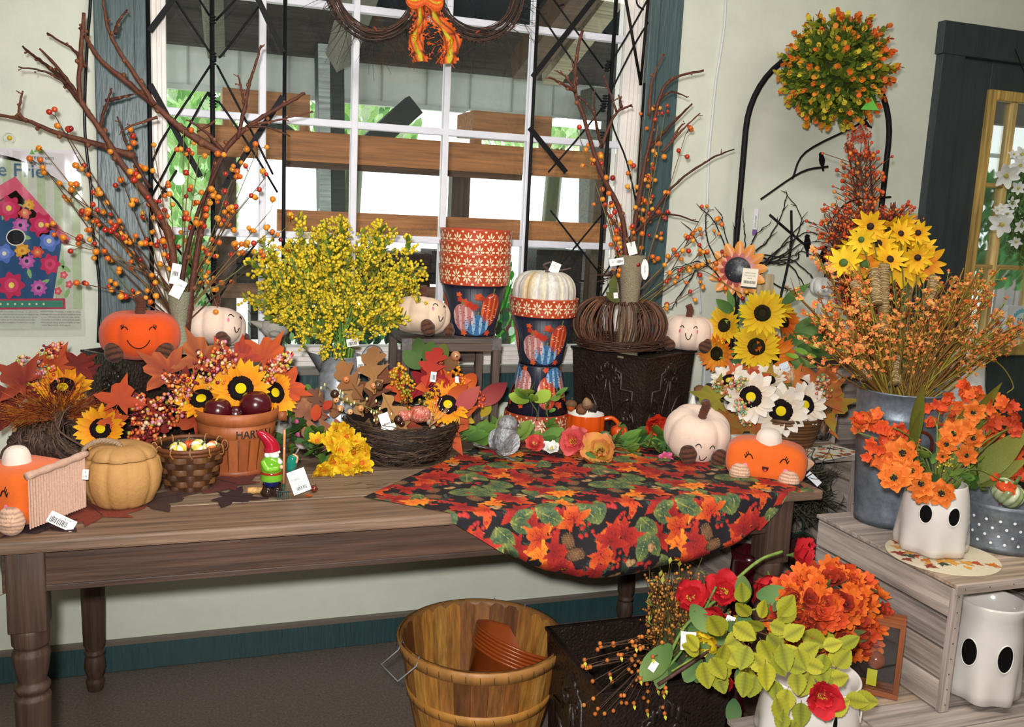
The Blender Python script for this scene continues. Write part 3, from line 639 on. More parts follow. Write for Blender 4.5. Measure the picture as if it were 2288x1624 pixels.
for sgn in (-1,1):
    m=MB(); P=[bc+Vector((sgn*.055*sin(q)*(1+.2*cos(q)),-.03*sin(q/2)*1,.03*cos(q)*sin(q)+.012)) for q in [PI*k/14 for k in range(15)]]
    g=[];cl=[]
    for i,p in enumerate(P):
        for k in range(9): g.append(p+Vector((0,0,.045*(k/8-.5)*1.1))+Vector((0,-.008*sin(k),0))); cl.append(hx('c8c42c') if k==4 else hx('e8561c') if k%2 else hx('f07a28'))
    m.add((g,[(i*9+k,i*9+k+1,i*9+10+k,i*9+9+k) for i in range(14) for k in range(8)],cl)); m.build('loop',vc('ribbon_net'),bw,world=True)
# ---- boxwood ball hanging on the arch
ac=at(1868,158,Y=2.72); tr_=125*mpp(ac)
arch=thing('garden_arch','tall black metal garden arch with bird silhouettes against the right wall','trellis',(2.15,2.92,0))
AY=2.93; pL=at(1655,420,Y=AY); pR=at(1983,340,Y=AY); cxA=(pL.x+pR.x)/2; rA=(pR.x-pL.x)/2; zs_=at(1660,290,Y=AY).z
m=MB(); m.add(tube([(pL.x,AY,.0),(pL.x,AY,zs_*.6)]+[(cxA-rA*cos(q),AY,zs_+rA*.98*sin(q)) for q in [PI*k/24 for k in range(25)]]+[(pR.x,AY,zs_*.6),(pR.x,AY,0)],.0105,10),'121216'); m.build('hoop',BLACK,arch,world=True)
def px(Y,*p): return [at(x,y,Y=Y) for x,y in p]
for r_,w_ in (([(1845,800),(1870,560),(1885,510)],.004),([(1740,800),(1768,560),(1768,470)],.005),([(1600,640),(1560,560),(1640,540)],.003)):
    pass
for pts,r_ in (([(1720,480),(1790,540),(1880,610)],.005),([(1768,470),(1766,560),(1738,690)],.005),([(1700,445),(1790,385),(1850,372)],.004),([(1770,400),(1800,340),(1905,285),(1945,260)],.004),([(1850,500),(1900,450),(1990,440)],.004),([(1985,480),(1950,560),(1900,620)],.004),([(1750,120),(1757,150)],.004)):
    m=MB(); m.add(tube(curve(px(AY-.01,*pts),5),r_,6),'121216'); m.build('branch_rod',BLACK,arch,world=True)
def bird(parent,x,y,hp,lean,flip=1,Y=AY-.015):
    "flat cut-out bird of sheet metal"
    c=at(x,y,Y=Y); s=hp*mpp(c); out_=[(0,.5),(.10,.46),(.20,.40),(.12,.37),(.18,.2),(.20,0),(.12,-.2),(.07,-.3),(.06,-.55),(-.04,-.55),(-.05,-.3),(-.14,-.12),(-.16,.1),(-.1,.3),(-.1,.42)]
    cz,sz=cos(lean),sin(lean); P=[(flip*s*(a*cz-b*sz),s*(a*sz+b*cz)) for a,b in out_]; n=len(P)
    v=[(c.x+a,c.y-.002,c.z+b) for a,b in P]+[(c.x+a,c.y+.002,c.z+b) for a,b in P]
    m=MB(); m.add((v,[tuple(range(n)),tuple(range(2*n-1,n-1,-1))]+[(i,(i+1)%n,n+(i+1)%n,n+i) for i in range(n)]),'0c0c10'); return m.build('bird_cutout',BLACK,parent,False,world=True)
bird(arch,1803,547,48,.15); bird(arch,1839,574,52,-.05); bird(arch,1934,277,34,1.2); bird(arch,1680,655,50,-1.3,-1); bird(arch,1836,360,40,.3)
top=thing('boxwood_ball','round topiary ball of green leaves with orange tips hanging on the arch','topiary',ac)
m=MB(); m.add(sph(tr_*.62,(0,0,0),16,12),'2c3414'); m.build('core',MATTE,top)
m=MB(); hp=at(1868,60,Y=AY); m.add(tube([(0,0,tr_*.6),(0,.02,tr_*.8),(0,.2,tr_*1.0)],.002,4),'202020'); m.build('hanger',BLACK,top)
def sprig(v,cl):
    def mk():
        rd=random.Random(v); mb=MB(); mb.add(tube([(0,0,-.6),(.02,0,.5),(0,.03,1)],.03,4),'4a4a1c'); lf=strip(1,lambda t:.95*sin(PI*min(1,t*.93+.04))**.5,5,.5,.3,1)
        for k in range(11):
            z=k/10*1.35-.35; a=k*2.4+v; c=rd.choice(cl[0] if z<.62 else cl[1]); s=.46*(1-.35*max(0,z)); d=Vector((cos(a),sin(a),.35+.6*max(0,z)))
            mb.add(lf,c,M=lay((0,0,z),d,(0,0,1),s))
        return mb.mesh('sprig',LEAF)
    return cached(('sprig',v,str(cl)),mk)
BX=[(['6a7a18','4f6014','7f8a20','3f5614'],['e0841c','e88a20','d8a424','e86a1c']),(['6a8220','8fa028','a8a82c','4f6a18'],['c8b428','d8c434','a8a428','e08a28']),(['5a6c1c','6a7a20','8a8a24','4a6018'],['e87a1c','e06018','e89424','d86a1c'])]
n=270; rd=random.Random(4)
for i in range(n):
    z=1-2*(i+.5)/n; a=i*2.39996; q=math.sqrt(1-z*z); d=Vector((q*cos(a),q*sin(a),z))+rv(.12)
    k=2 if d.x+.4*d.z+U(-.5,.5)>.25 else (1 if U(0,1)<.55 else 0)
    s=tr_*U(.23,.34); put(top,'sprig',sprig(random.randint(0,3),BX[k]),aim(ac+d.normalized()*tr_*U(.60,.74),d+rv(.3),s=s,roll=U(0,6)))
m=MB(); c=at(1952,236,Y=2.6)
g=bx(-.0007,.0007,-.001,.001,0,.001)
v=[(c.x-.012,c.y,c.z+.028),(c.x+.022,c.y,c.z-.014),(c.x-.05,c.y,c.z-.016)]; m.add((v+[(a,b+.001,c_) for a,b,c_ in v],[(0,1,2),(5,4,3),(0,1,4,3),(1,2,5,4),(2,0,3,5)]),'6cc04c'); m.build('price_tag',PAPER,top,False,world=True,label='bright green price tag')
# orange berry garland that trails below the ball
m=MB(); t=thing('berry_garland','orange berry twig loops below the boxwood ball','garland',at(1920,330,Y=2.8))
P=curve([at(x,y,Y=2.78) for x,y in ((1900,300),(1925,285),(1935,320),(1945,350),(1915,345),(1895,330),(1910,310),(1940,300))],8); m.add(tube(P,.0015,4),'6a2a1c')
for p in P:
    for k in range(5): berry(m,p+rv(.012),U(.002,.0042),random.choice(['d8401c','c8341c','e0602c']))
m.build('berries',BERRY,t,world=True,kind='stuff')
# ---- bunches of bare branches with berries
def branches(name,label,base,Y,main,twigs,dY,seed,rb=.0082,nb=7):
    random.seed(seed); bpos=at(*base,Y=Y); t=thing(name,label,'branches',bpos)
    for i,(pts,r0) in enumerate(main):
        k=U(-dY,dY); n_=len(pts); P=[at(x,y,Y=Y+k*(.3 if r0<.005 else 1)*j/n_-.02) for j,(x,y) in enumerate(pts)]
        C_=curve(P,6); L=len(C_); rr=[max(.0016,r0*(1-.62*j/L)*(1+.22*(random.random()<.25))) for j in range(L)]
        m=MB(); m.add(tube([p+rv(.0012) for p in C_],rr,7),random.choice(['54291a','472316','623420']))
        for j in range(3,L,4):
            d=(C_[j]-C_[j-1]).normalized()+rv(.9); m.add(tube([C_[j],C_[j]+d.normalized()*U(.006,.018)],[rr[j]*.8,rr[j]*.5],5),'6f4026')
            m.add(sph(rr[j]*.95,C_[j]+d.normalized()*U(.008,.016),6,5),'7a4a2c')
        m.build('branch',TWIG,t,world=True)
    bm=[cached(('bry',c),lambda c=c:(lambda mb:(mb.add(sph(1,nu=10,nv=7),c),mb.add(sph(.25,(0,0,-.95),5,4),'3a1a10'),mb.mesh('berry',BERRY))[2])(MB())) for c in ('e0841c','d8681c','e8982c','b8301c','8a1c1c','d8501c')]
    for (ex,ey) in twigs:
        k=U(-dY,dY); b0=bpos+Vector((U(-.01,.01),U(-.01,.01),U(0,.12))); e=at(ex,ey,Y=Y+k); mid=(b0+e)/2+Vector((0,0,.03*U(-1,1.4)))
        droop=e.z<b0.z+.05
        if droop: mid=(b0+e)/2+Vector((0,0,.10))
        C_=curve([b0,mid,e],9); L=len(C_); m=MB(); m.add(tube(C_,[.0026*(1-.6*j/L) for j in range(L)],5),random.choice(['5a3420','6a6a3c','4a3020','7a5a34']))
        n_=nb+random.randint(-2,2); made=0; j=L-1; o=m
        hung=[]
        while made<n_ and j>L*.4:
            for q in range(random.choice((1,2,3))):
                d=((C_[j]-C_[j-1]).normalized()*.8+rv(1)).normalized(); ln=U(.012,.034); p=C_[j]+d*ln; m.add(tube([C_[j],C_[j]+d*ln*.5+rv(.002),p],.0009,3),'4a2c1c'); hung.append((p,d)); made+=1
            j-=random.choice((2,3,4))
        tw=m.build('berry_twig',TWIG,t,world=True)
        for p,d in hung:
            o=link('berry',random.choice(bm[:4] if U(0,1)<.8 else bm),tw); o.matrix_basis=wm(tw).inverted()@aim(p,d,s=rb*U(.75,1.1))
    return t
LM_=[([(392,740),(385,560),(350,470),(275,370),(225,292),(180,220),(180,130),(188,28)],.011),([(300,350),(215,322),(130,298),(60,270),(-15,255)],.009),([(60,272),(42,250),(52,203)],.005),
([(405,740),(400,560),(420,420),(500,345),(420,298),(350,240),(290,188),(225,135),(195,90),(178,62)][3:],.010),([(395,745),(410,600),(440,480),(500,345)],.009),([(345,235),(290,150),(262,108),(240,60),(228,-12)],.007),([(258,75),(265,48),(284,22)],.005),([(180,222),(140,165),(88,108)],.006),([(178,226),(130,168),(80,128),(50,104)],.006),([(150,188),(100,160),(42,150)],.004),([(192,150),(165,112),(105,74)],.005),([(222,300),(232,250),(250,198)],.006),([(238,225),(270,218),(298,210)],.005),([(352,262),(300,278),(268,296)],.004),
([(415,745),(440,560),(470,420),(500,340),(555,282),(620,242),(682,208)],.010),([(560,280),(620,268),(700,250)],.004),([(498,338),(465,300),(422,268)],.006),([(530,310),(548,235),(556,190),(572,140),(583,102)],.006),([(545,232),(538,195),(532,168)],.004),([(552,282),(600,286),(648,304)],.004),([(480,270),(440,295),(500,342)][:2],.004),([(335,420),(290,340),(262,260),(200,190)][:3],.005)]
LT_=[(95,335),(92,372),(125,262),(150,300),(110,390),(165,440),(155,450),(128,510),(150,545),(190,635),(240,590),(262,520),(250,345),(285,300),(300,400),(345,340),(410,290),(425,320),(445,350),(480,352),(518,402),(548,345),(575,335),(590,400),(555,440),(605,470),(650,498),(600,520),(615,560),(330,455),(380,435),(470,440),(430,500),(505,480),(545,555),(335,660),(365,560),(460,575),(505,735),(440,735),(500,620),(230,440),(205,475)]
branches('berry_branches','tall spray of brown branches and orange berries standing in the left black planter',(398,750),2.72,LM_,LT_,.10,21,nb=7)
RM_=[([(1400,740),(1398,560),(1385,470),(1340,380),(1308,275),(1285,200),(1290,120),(1302,68)],.010),([(1285,205),(1262,190),(1226,172)],.006),([(1282,195),(1262,170),(1243,158)],.004),([(1290,190),(1276,130),(1272,150)][:2],.004),([(1345,330),(1330,270),(1328,200)],.005),([(1292,215),(1325,250),(1345,330)],.004),([(1342,330),(1375,255),(1412,235)],.006),([(1378,250),(1362,205),(1350,168)],.004),([(1388,240),(1382,212)],.005),([(1400,740),(1410,560),(1425,460),(1440,370),(1458,285),(1475,215),(1505,175),(1572,157)],.009),([(1450,260),(1457,180),(1484,120)],.005),([(1468,228),(1500,205),(1536,218)],.004),([(1450,330),(1500,278),(1546,232)],.006),([(1480,340),(1530,285),(1564,254)],.004),([(1500,315),(1520,282),(1530,276)],.004),([(1430,520),(1500,420),(1580,360),(1640,333)],.005),([(1410,560),(1335,440),(1330,500)][:2],.005),([(1415,520),(1480,478),(1560,495)],.005)]
RT_=[(1380,495),(1362,470),(1392,540),(1378,600),(1420,560),(1460,252),(1436,262),(1470,275),(1485,255),(1532,300),(1322,330),(1345,355),(1290,292),(1590,502),(1572,560),(1562,642),(1575,470),(1600,530),(1545,520),(1612,575),(1655,655),(1470,330),(1412,380),(1440,420),(1480,500)]
branches('berry_branches','tall spray of brown branches and orange berries behind the twig pumpkin',(1405,750),2.70,RM_,RT_,.08,33,nb=11)
random.seed(5)
def wrapn(parent,x,y0,y1,wpx,Y,col='8a7f68',name='burlap_wrap'):
    a=at(x,y0,Y=Y); s=mpp(a); m=MB(); h=(y1-y0)*s; rd=random.Random(3)
    pr=[(wpx*s*(.35+.5*abs(k/10-.55)),-h*k/10) for k in range(11)]; m.add(lathe(pr,14,lambda A,z:1+.12*rd.random(),c=tuple(a)),col); return m.build(name,vc('burlap',.95,.3,260,.8,260),parent,world=True)
brs=[o for o in COL.objects if o.name.startswith('berry_branches')]
wrapn(brs[0],400,650,790,40,2.70,'8f9078'); wrapn(brs[1],1414,570,800,46,2.68)
def hangtag(parent,x,y,w,h,Y,rot=0,lines=(),bars=None,col='f2f0ea',oval=False,label=None,tilt=.2,strip=None,ink='303030'):
    c=at(x,y,Y=Y); M=aim(c,facing(c)+Vector((tilt,0,0)))@Matrix.Rotation(rot,4,'Z')
    if oval:
        mb=MB(); mb.add(P2(poly(0,0,ell(w/2,h/2,20)),lambda a,b,z:(a,b,0)),col); 
        for s,x_,y_,q in lines:
            g=text_geo(s,q); mb.add(([(-(b)+x_*0,a,.0008) for a,b,_ in g[0]],g[1]),ink)
        mb.add(tube([(0,h/2-.005,0),(0,h/2+.02,.01)],.0006,3),'b0a890'); return put(parent,'tag',mb.mesh('tag',PAPER),M,label)
    return card(parent,'tag',w,h,M,lines,bars,col,ink,label=label,strip=strip)
hangtag(brs[0],392,612,.024,.055,2.62,-.2,bars=(-.008,.008,-.005,.012)); hangtag(brs[0],398,645,.03,.05,2.62,-.5,lines=(('24.99',0,.01,.006),))
hangtag(brs[1],1441,602,.024,.065,2.62,.06,oval=True,lines=(('Fall Pick',0,0,.007),),label='white oval tag'); hangtag(brs[1],1378,585,.045,.022,2.62,.2,lines=(('Ill.',-.012,0,.008),),bars=(0,.018,-.004,.008))
hangtag(brs[1],1412,555,.028,.04,2.66,.3)
# ================================================================ on the table: planters, pots, toys
def planter(name,label,cx,cy,s,a,z0,h,rim=True):
    e1=Vector((-cos(a),sin(a),0)); e2=Vector((sin(a),cos(a),0)); c=Vector((cx,cy,z0))+(e1+e2)*s/2
    t=thing(name,label,'planter',c,PI/2-a); k=.9; S=s/2; th=.010; DK='352b25'
    def face(j,mb):
        r=Matrix.Rotation(j*PI/2,4,'Z')
        v=[(-S*k,-S*k,0),(S*k,-S*k,0),(S,-S,h),(-S,-S,h),(-S*k+th,-S*k+th,.004),(S*k-th,-S*k+th,.004),(S-th,-S+th,h),(-S+th,-S+th,h)]
        mb.add((v,[(0,1,2,3),(5,4,7,6),(3,2,6,7),(1,0,4,5)]),DK,M=r); return r
    m=MB(); m.add(box(s*k*.98,s*k*.98,.008,(0,0,.006)),DK)
    for j in range(4): face(j,m)
    m.build('body',HAMMER,t,False)
    mirror=lambda P:[(-x,y) for x,y in P]
    sp=lambda cx,cy,r,n=1.6,a0=0,sg=1:[(cx+r*(1-q/22)*cos(a0+sg*q*n*2*PI/22),cy+r*(1-q/22)*sin(a0+sg*q*n*2*PI/22)) for q in range(20)]
    L=[[(-.36,.14),(-.36,.40),(-.25,.46),(-.25,.62),(-.36,.66),(-.36,.86)][:0] or [(-.34,.30),(-.34,.56),(-.18,.56),(-.18,.76),(-.08,.80),(0,.88)],sp(-.10,.68,.075,1.5,1.2),sp(-.30,.24,.07,1.6,1.0,-1),[(-.05,.1),(-.09,.3),(-.04,.5),(-.02,.66)],[(-.16,.12),(-.14,.28),(-.22,.42),(-.3,.46)],[(-.38,.12),(-.38,.2),(-.34,.30)]]
    for j in range(4):
        r=Matrix.Rotation(j*PI/2,4,'Z'); m=MB()
        def mp(x,y): q=k+(1-k)*y; return (x*s*q,-S*q-.001,y*h)
        for P in L:
            for Q in (P,mirror(P)): m.add(tube([mp(*p) for p in Q],.0052*s/.3,5,cap=True),DK)
        for sgn in (-1,1):
            for i in range(6): b=2*PI*i/6; m.add(sph(.012*s/.3,mp(sgn*.24+.045*cos(b),.20+.045*sin(b)),6,4,(1,.4,1)),DK)
            m.add(sph(.012*s/.3,mp(sgn*.24,.20),8,5,(1,.8,1)),DK)
        for i in range(5): m.add(sph(.014*s/.3,mp(.05*(i-2),.84-.03*abs(i-2)),6,4,(.7,.5,1.3)),DK)
        o=m.build('embossed_panel',vc('dark_tin',.32,.25,40,.4,120,metal=.35),t); o.matrix_basis=r
    if rim:
        m=MB()
        for j in range(4): m.add(box(s+.008,.012,.008,(0,-S,h-.003)),'2c2420',M=Matrix.Rotation(j*PI/2,4,'Z'))
        m.build('rim',vc('dark_tin'),t,False,bevel=.002)
    return t
planter('square_planter','dark embossed metal planter under the orange plush pumpkin',-.125,2.60,.27,R(53),T,.262)
planter('square_planter','dark embossed metal planter under the twig pumpkin on the table',1.357,2.57,.297,R(60),T,.268)
def surfp(Rr,H,n,dep,a,e,off=0,dip=.16):
    "point of a lobed body at angle a from the front, e from -.5 (bottom) to .5 (top)"
    th=-PI/2+a; u=.5-e; f=1-dep*(1-abs(sin(n*(th+PI/2+PI/n)/2)))**1.6; rho=Rr*max(0,sin(PI*u))**.72*f+off
    z=H/2*(1 if cos(PI*u)>0 else -1)*abs(cos(PI*u))**.82
    g=math.exp(-(rho/Rr/.30)**2); z-= (dip*H*g if u<.5 else -.05*H*g); z+=off*cos(PI*u)
    return (rho*cos(th),rho*sin(th),z)
def lobed(Rr,H,n,dep,nu=96,nv=26,dip=.16): return grid(lambda i,j:surfp(Rr,H,n,dep,i*2*PI,-.4999+.9998*j,0,dip),nu,nv,cu=True)
INK='241a18'
def plush(label,pos,Rr,H,rz,col,stem='5a3020',foot='54301f',lash=False,cheek=None,tilt=0,roll=0,n=8,dep=.09,eye=.25,ez=.12,smile=.16,feet=((-.60,-.62,-.30),(.60,-.62,-.30)),fr=.27,mz=-.02,group=None):
    t=thing('plush_pumpkin',label,'plush toy',pos); t.matrix_basis=Matrix.Translation(pos)@Matrix.Rotation(rz,4,'Z')@Matrix.Rotation(tilt,4,'X')@Matrix.Rotation(roll,4,'Y')
    m=MB(); m.add(lobed(Rr,H,n,dep),col); m.build('body',PLUSH,t)
    m=MB(); P=curve([(0,0,H*.30),(0,0,H*.5),(.02*Rr,-.02*Rr,H*.5+.20*Rr),(-.06*Rr,-.05*Rr,H*.5+.36*Rr)],8); m.add(tube(P,[Rr*.125*(1+.10*sin(i*2.2)) for i in range(len(P))],14),stem); m.build('stem',CORD,t)
    s=lambda a,e,o=.0016:surfp(Rr,H,n,dep,a,e,o)
    for sg in (-1,1):
        m=MB(); c=sg*eye; m.add(tube([s(c+.085*q,ez+.035*(1-q*q)) for q in [k/5-1 for k in range(11)]],.0013,6),INK)
        if lash:
            for q in (.3,.65,.95): m.add(tube([s(c+sg*.085*q,ez+.035*(1-q*q)),s(c+sg*(.085*q+.05),ez+.06*(1-.5*q)+.015)],.0010,4),INK)
        m.build('eye',MATTE,t)
        if cheek:
            m=MB(); m.add(P2(poly(0,0,ell(1,1,16)),lambda x,y,z:s(c+sg*.09+.035*x,ez-.055+.03*y,.0014)),cheek); m.build('cheek',FELT,t)
    m=MB(); m.add(tube([s(smile*q,mz-.07*(1-q*q)*(smile/.1)**.2) for q in [k/8-1 for k in range(17)]],.0013,6),INK); m.build('mouth',MATTE,t)
    if feet:
        for fx,fy,fz in feet:
            m=MB(); r_=Rr*fr
            g=grid(lambda i,j:(r_*.88*sin(PI*j)*cos(2*PI*i)*(1+.0*j),r_*.62*-cos(PI*j),r_*1.0*sin(PI*j)*sin(2*PI*i)),40,30,cu=True)
            g=([(x*(1+.035*cos(z*260)),y*(1+.08*cos(z*330)),z) for x,y,z in g[0]],g[1])
            fc=np.array(hx(foot)); m.add((g[0],g[1],[fc*(1.25 if cos(z*420)>-.2 else .5) for x,y,z in g[0]])); o=m.build('foot',CORD,t); o.matrix_basis=Matrix.Translation((fx*Rr,fy*Rr,fz*H))@Matrix.Rotation(math.atan2(fx,-fy)*.5,4,'Z')@Matrix.Rotation(-.25,4,'X')@Matrix.Rotation(.35*(1 if fx>0 else -1),4,'Y')  # shade between the foot ridges is put into the colour as dark stripes
    return t
def c_(x,y,Y): return at(x,y,Y=Y)
OR='e4520f'; CRM='ecd2c0'
plush('bright orange plush pumpkin smiling on top of the left black planter',c_(314,747,2.68),.107,.134,.0,OR,lash=True,eye=.34,ez=.10,smile=.26,mz=.0,n=6,dep=.06,feet=((-.58,-.72,-.27),(.58,-.72,-.27)),fr=.27)
plush('cream plush pumpkin lying on its side behind the berry branches at the left',c_(478,730,2.78),.090,.115,.75,CRM,tilt=-.15,roll=.25,cheek='e87a9c',eye=.22,ez=.10,smile=.1,feet=((-.40,-.86,-.42),(.74,-.66,-.30)),fr=.29)
plush('cream plush pumpkin lying on the small stool in front of the stacked pots',c_(940,705,2.72),.090,.113,.50,'e6cbb0',tilt=-.15,roll=.22,cheek='e87a9c',eye=.22,ez=.11,smile=.1,feet=((-.40,-.86,-.40),(.74,-.66,-.32)),fr=.29)
plush('cream plush pumpkin sitting beside the twig pumpkin on the right black planter',c_(1537,742,2.72),.087,.120,-.5,CRM,cheek='e0607c',eye=.27,ez=.10,smile=.12,mz=.02,feet=((-.68,-.62,-.28),(.66,-.66,-.28)),fr=.30)
plush('cream plush pumpkin with a tall brown stem sitting on the patterned cloth',c_(1558,968,2.37),.100,.152,-.28,CRM,tilt=.32,roll=.10,cheek='e86a9c',eye=.21,ez=.03,smile=.11,mz=-.05,feet=((-.46,-1.02,-.10),(.48,-1.04,-.10)),fr=.29,n=7)
# ---- pie shaped toys
def rbox(W,D,H,p=5,nu=64,nv=30,bump=0):
    def fn(i,j):
        th=2*PI*i; ph=PI*(j-.5); c,s=cos(th),sin(th); cp,sp_=cos(ph),sin(ph)
        q=(abs(c)**p+abs(s)**p)**(-1/p); r=(abs(cp)**3.2+abs(sp_)**3.2)**(-1/3.2)
        return (W/2*c*q*r*cp,D/2*s*q*r*cp,H/2*sp_*r)
    return grid(fn,nu,nv,cu=True)
def pie(label,pos,W,D,H,rz,slice_=False,tilt=0,feetx=.30):
    t=thing('plush_pie',label,'plush toy',pos); t.matrix_basis=Matrix.Translation(pos)@Matrix.Rotation(rz,4,'Z')@Matrix.Rotation(tilt,4,'Y')
    m=MB(); m.add(rbox(W,D,H),'ea6a20'); m.build('body',PLUSH,t)
    m=MB(); m.add(lobed(W*(.165),H*.62,9,.02,48,18,0),'eeddd0'); o=m.build('cream_dollop',PLUSH,t); o.location=(0,-D*.08,H*.46)
    m=MB(); yf=-D/2*.985
    for sg in (-1,1):
        e=MB(); e.add(tube([(sg*W*.21+W*.045*q,yf-.002,H*.10+H*.10*(1-q*q)) for q in [k/5-1 for k in range(11)]],.0015,6),INK)
        for q in (.2,.6,.95): e.add(tube([(sg*(W*.21+W*.045*q),yf-.002,H*.10+H*.10*(1-q*q)),(sg*(W*.21+W*.045*q+W*.018),yf-.001,H*.10+H*.10*(1-q*q)+H*.07)],.0011,4),INK)
        e.build('eye',MATTE,t)
        e=MB(); e.add(P2(poly(0,0,ell(W*.03,H*.05,12)),lambda x,y,z:(sg*W*.245+x,yf-.0035,-H*.07+y)),'f08ab0'); e.build('cheek',FELT,t)
        if slice_ and sg>0: pass
    e=MB(); e.add(P2(poly(0,0,[(cos(q),-abs(sin(q))*.9 if q>PI else .15) for q in [2*PI*k/20 for k in range(20)]]),lambda x,y,z:(x*W*.04,yf-.003,-H*.06+y*H*.11)),'3a1414'); e.add(P2(poly(0,0,ell(.5,.3,10)),lambda x,y,z:(x*W*.04,yf-.0038,-H*.12+y*H*.11)),'c8403c'); e.build('mouth',FELT,t)
    for sg in (-1,1):
        m=MB(); r_=H*.235; g=grid(lambda i,j:(r_*sin(PI*j)*cos(2*PI*i),-r_*.75*cos(PI*j),r_*sin(PI*j)*sin(2*PI*i)),40,30,cu=True)
        g=([(x,y*(1+.07*cos(z*300)),z) for x,y,z in g[0]],g[1]); fc=np.array(hx('deb296')); m.add((g[0],g[1],[fc*(1.05 if cos(z*760)>-.3 else .55) for x,y,z in g[0]])); o=m.build('foot',CORD,t); o.location=(sg*W*feetx,-D/2-.006,-H*.27)  # darker stripes colour in the groove shade of the ridged foot
    if slice_:
        m=MB(); g=grid(lambda i,j:(W/2+.004+.0022*sin(i*2*PI*22)+.0*j,-D*.46+D*.92*i,-H*.40+H*.90*j),200,3); m.add((g[0],g[1],[hx('cda690') if (v_//4)%9<6 else hx('9a7464') for v_ in range(len(g[0]))])); m.build('corduroy_side',CORD,t)  # dark colour lines stand in for shade between the corduroy ridges
        m=MB(); P=curve([(W/2+.001,-D*.46,H*.47),(W/2+.004,0,H*.50),(W/2+.002,D*.5,H*.53)],8); m.add(tube(P,[.008*(1+.12*sin(i*1.5)) for i in range(len(P))],10),'cba48e'); m.build('crust_roll',CORD,t)
    else:
        m=MB(); m.add(([(W*.30,D*.2,H*.30),(W*.62,D*.30,H*.02),(W*.46,D*.42,-H*.38),(W*.30,D*.55,H*.30),(W*.5,D*.6,-H*.3)],[(0,1,3),(1,2,4),(1,4,3),(0,2,1)]),'d8ac88'); m.build('crust_edge',CORD,t,False,bevel=.004)
    return t
pr=pie('orange plush pie with a white dollop at the right end of the table',c_(1712,1027,2.16),.222,.12,.122,-.62,tilt=.04)
hangtag(pr,1818,1070,.045,.018,2.14,-.7,col='dfe3ea')
plp=pie('orange plush pie slice with a tan corduroy side at the left table end',c_(52,1092,2.14),.175,.175,.128,-.62,True,feetx=.33)
hangtag(plp,138,1165,.055,.024,2.04,-.55,lines=(('$19.99',.01,.007,.005),),bars=(-.024,.012,-.009,.012),tilt=0)
# ---- lidded pumpkin jar
jp=at(270,1148,Z=T); jp.y+=.075
jar=thing('pumpkin_jar','tan pumpkin shaped ceramic jar with a lid and rope stem','jar',(jp.x,jp.y,T))
def jars(a,z): return 1-.07*(1-abs(sin(10*a/2+.3)))**1.7
TAN='b98a50'
m=MB(); m.add(lathe([(0,.002),(.052,0),(.068,.012),(.083,.045),(.087,.075),(.081,.105),(.074,.113),(.070,.113),(.074,.095)],100,jars),TAN); m.build('body',vc('terracotta',.75,.07,40,.35,120),jar)
m=MB(); m.add(lathe([(.075,.1145),(.077,.118),(.066,.132),(.045,.141),(.02,.140),(.0,.134)],100,jars),'b58850'); m.build('lid',vc('terracotta'),jar)
m=MB()
for k in range(3): P=curve([(0,0,.134),(-.015,-.006,.147),(-.045,-.012,.152),(-.072,-.014,.140),(-.084,-.014,.120)],10); m.add(tube([p+Vector((0,.0035*cos(i*.8+k*2.1),.0035*sin(i*.8+k*2.1))) for i,p in enumerate(P)],.0035,6),'9a8268')
m.build('rope_stem',vc('rope',.9,.3,200,.6,200),jar)
hangtag(jar,191,1060,.014,.022,jp.y-.10,.05,lines=(('8',0,.005,.005),('1.95',0,-.004,.005)),tilt=-.55)
# ---- felt leaves on the table
def feltleaf(x,y,rp,rot,col,v,lab):
    c=at(x,y,Z=T+.0015); r=rp*mpp(c)*1.25; g=maple(r,seed=v,curl=0); rd=random.Random(v); P=g[0][1:]; Q=[]
    for i in range(len(P)):
        a=Vector(P[i]);b=Vector(P[(i+1)%len(P)])
        for k in range(3): q=a+(b-a)*k/3; Q.append(q*(1+rd.uniform(-.03,.05)))
    v_=[(0,0,.0022)]+[(q.x,q.y,.0022) for q in Q]+[(q.x,q.y,0) for q in Q]; n=len(Q); f=[(0,1+i,1+(i+1)%n) for i in range(n)]+[(1+i,1+n+i,1+n+(i+1)%n,1+(i+1)%n) for i in range(n)]
    m=MB(); m.add((v_,f),col); m.add(tube([(0,-.1*r,.0026),(0,.8*r,.0026)],.0007,4),'20100e'); o=m.build('felt_leaf',FELT,None,False,label=lab,cat='leaf',group='felt leaves on the table'); o.location=c; o.rotation_euler=(0,0,rot); return o
ZL=[0]
for i,a in enumerate(((225,1150,98,.4,'7c3220','rust red felt leaf under the pumpkin jar'),(105,1168,84,2.4,'321a1e','dark maroon felt leaf with the plush pie slice on it'),(335,1118,84,-1.2,'412722','dark brown felt leaf between the pumpkin jar and the small basket'),(512,1112,60,-1.9,'321719','dark maroon felt leaf in front of the small basket'),(520,1082,74,.8,'5c261e','brick red felt leaf under the harvest basket'),(14,1172,60,1.2,'6a2a1e','rust felt leaf at the left edge of the photo'),(420,1085,60,2.6,'4a2c20','brown felt leaf under the small woven basket'))):
    o=feltleaf(*a[:5],i,a[5]); o.location.z+=.0004*i
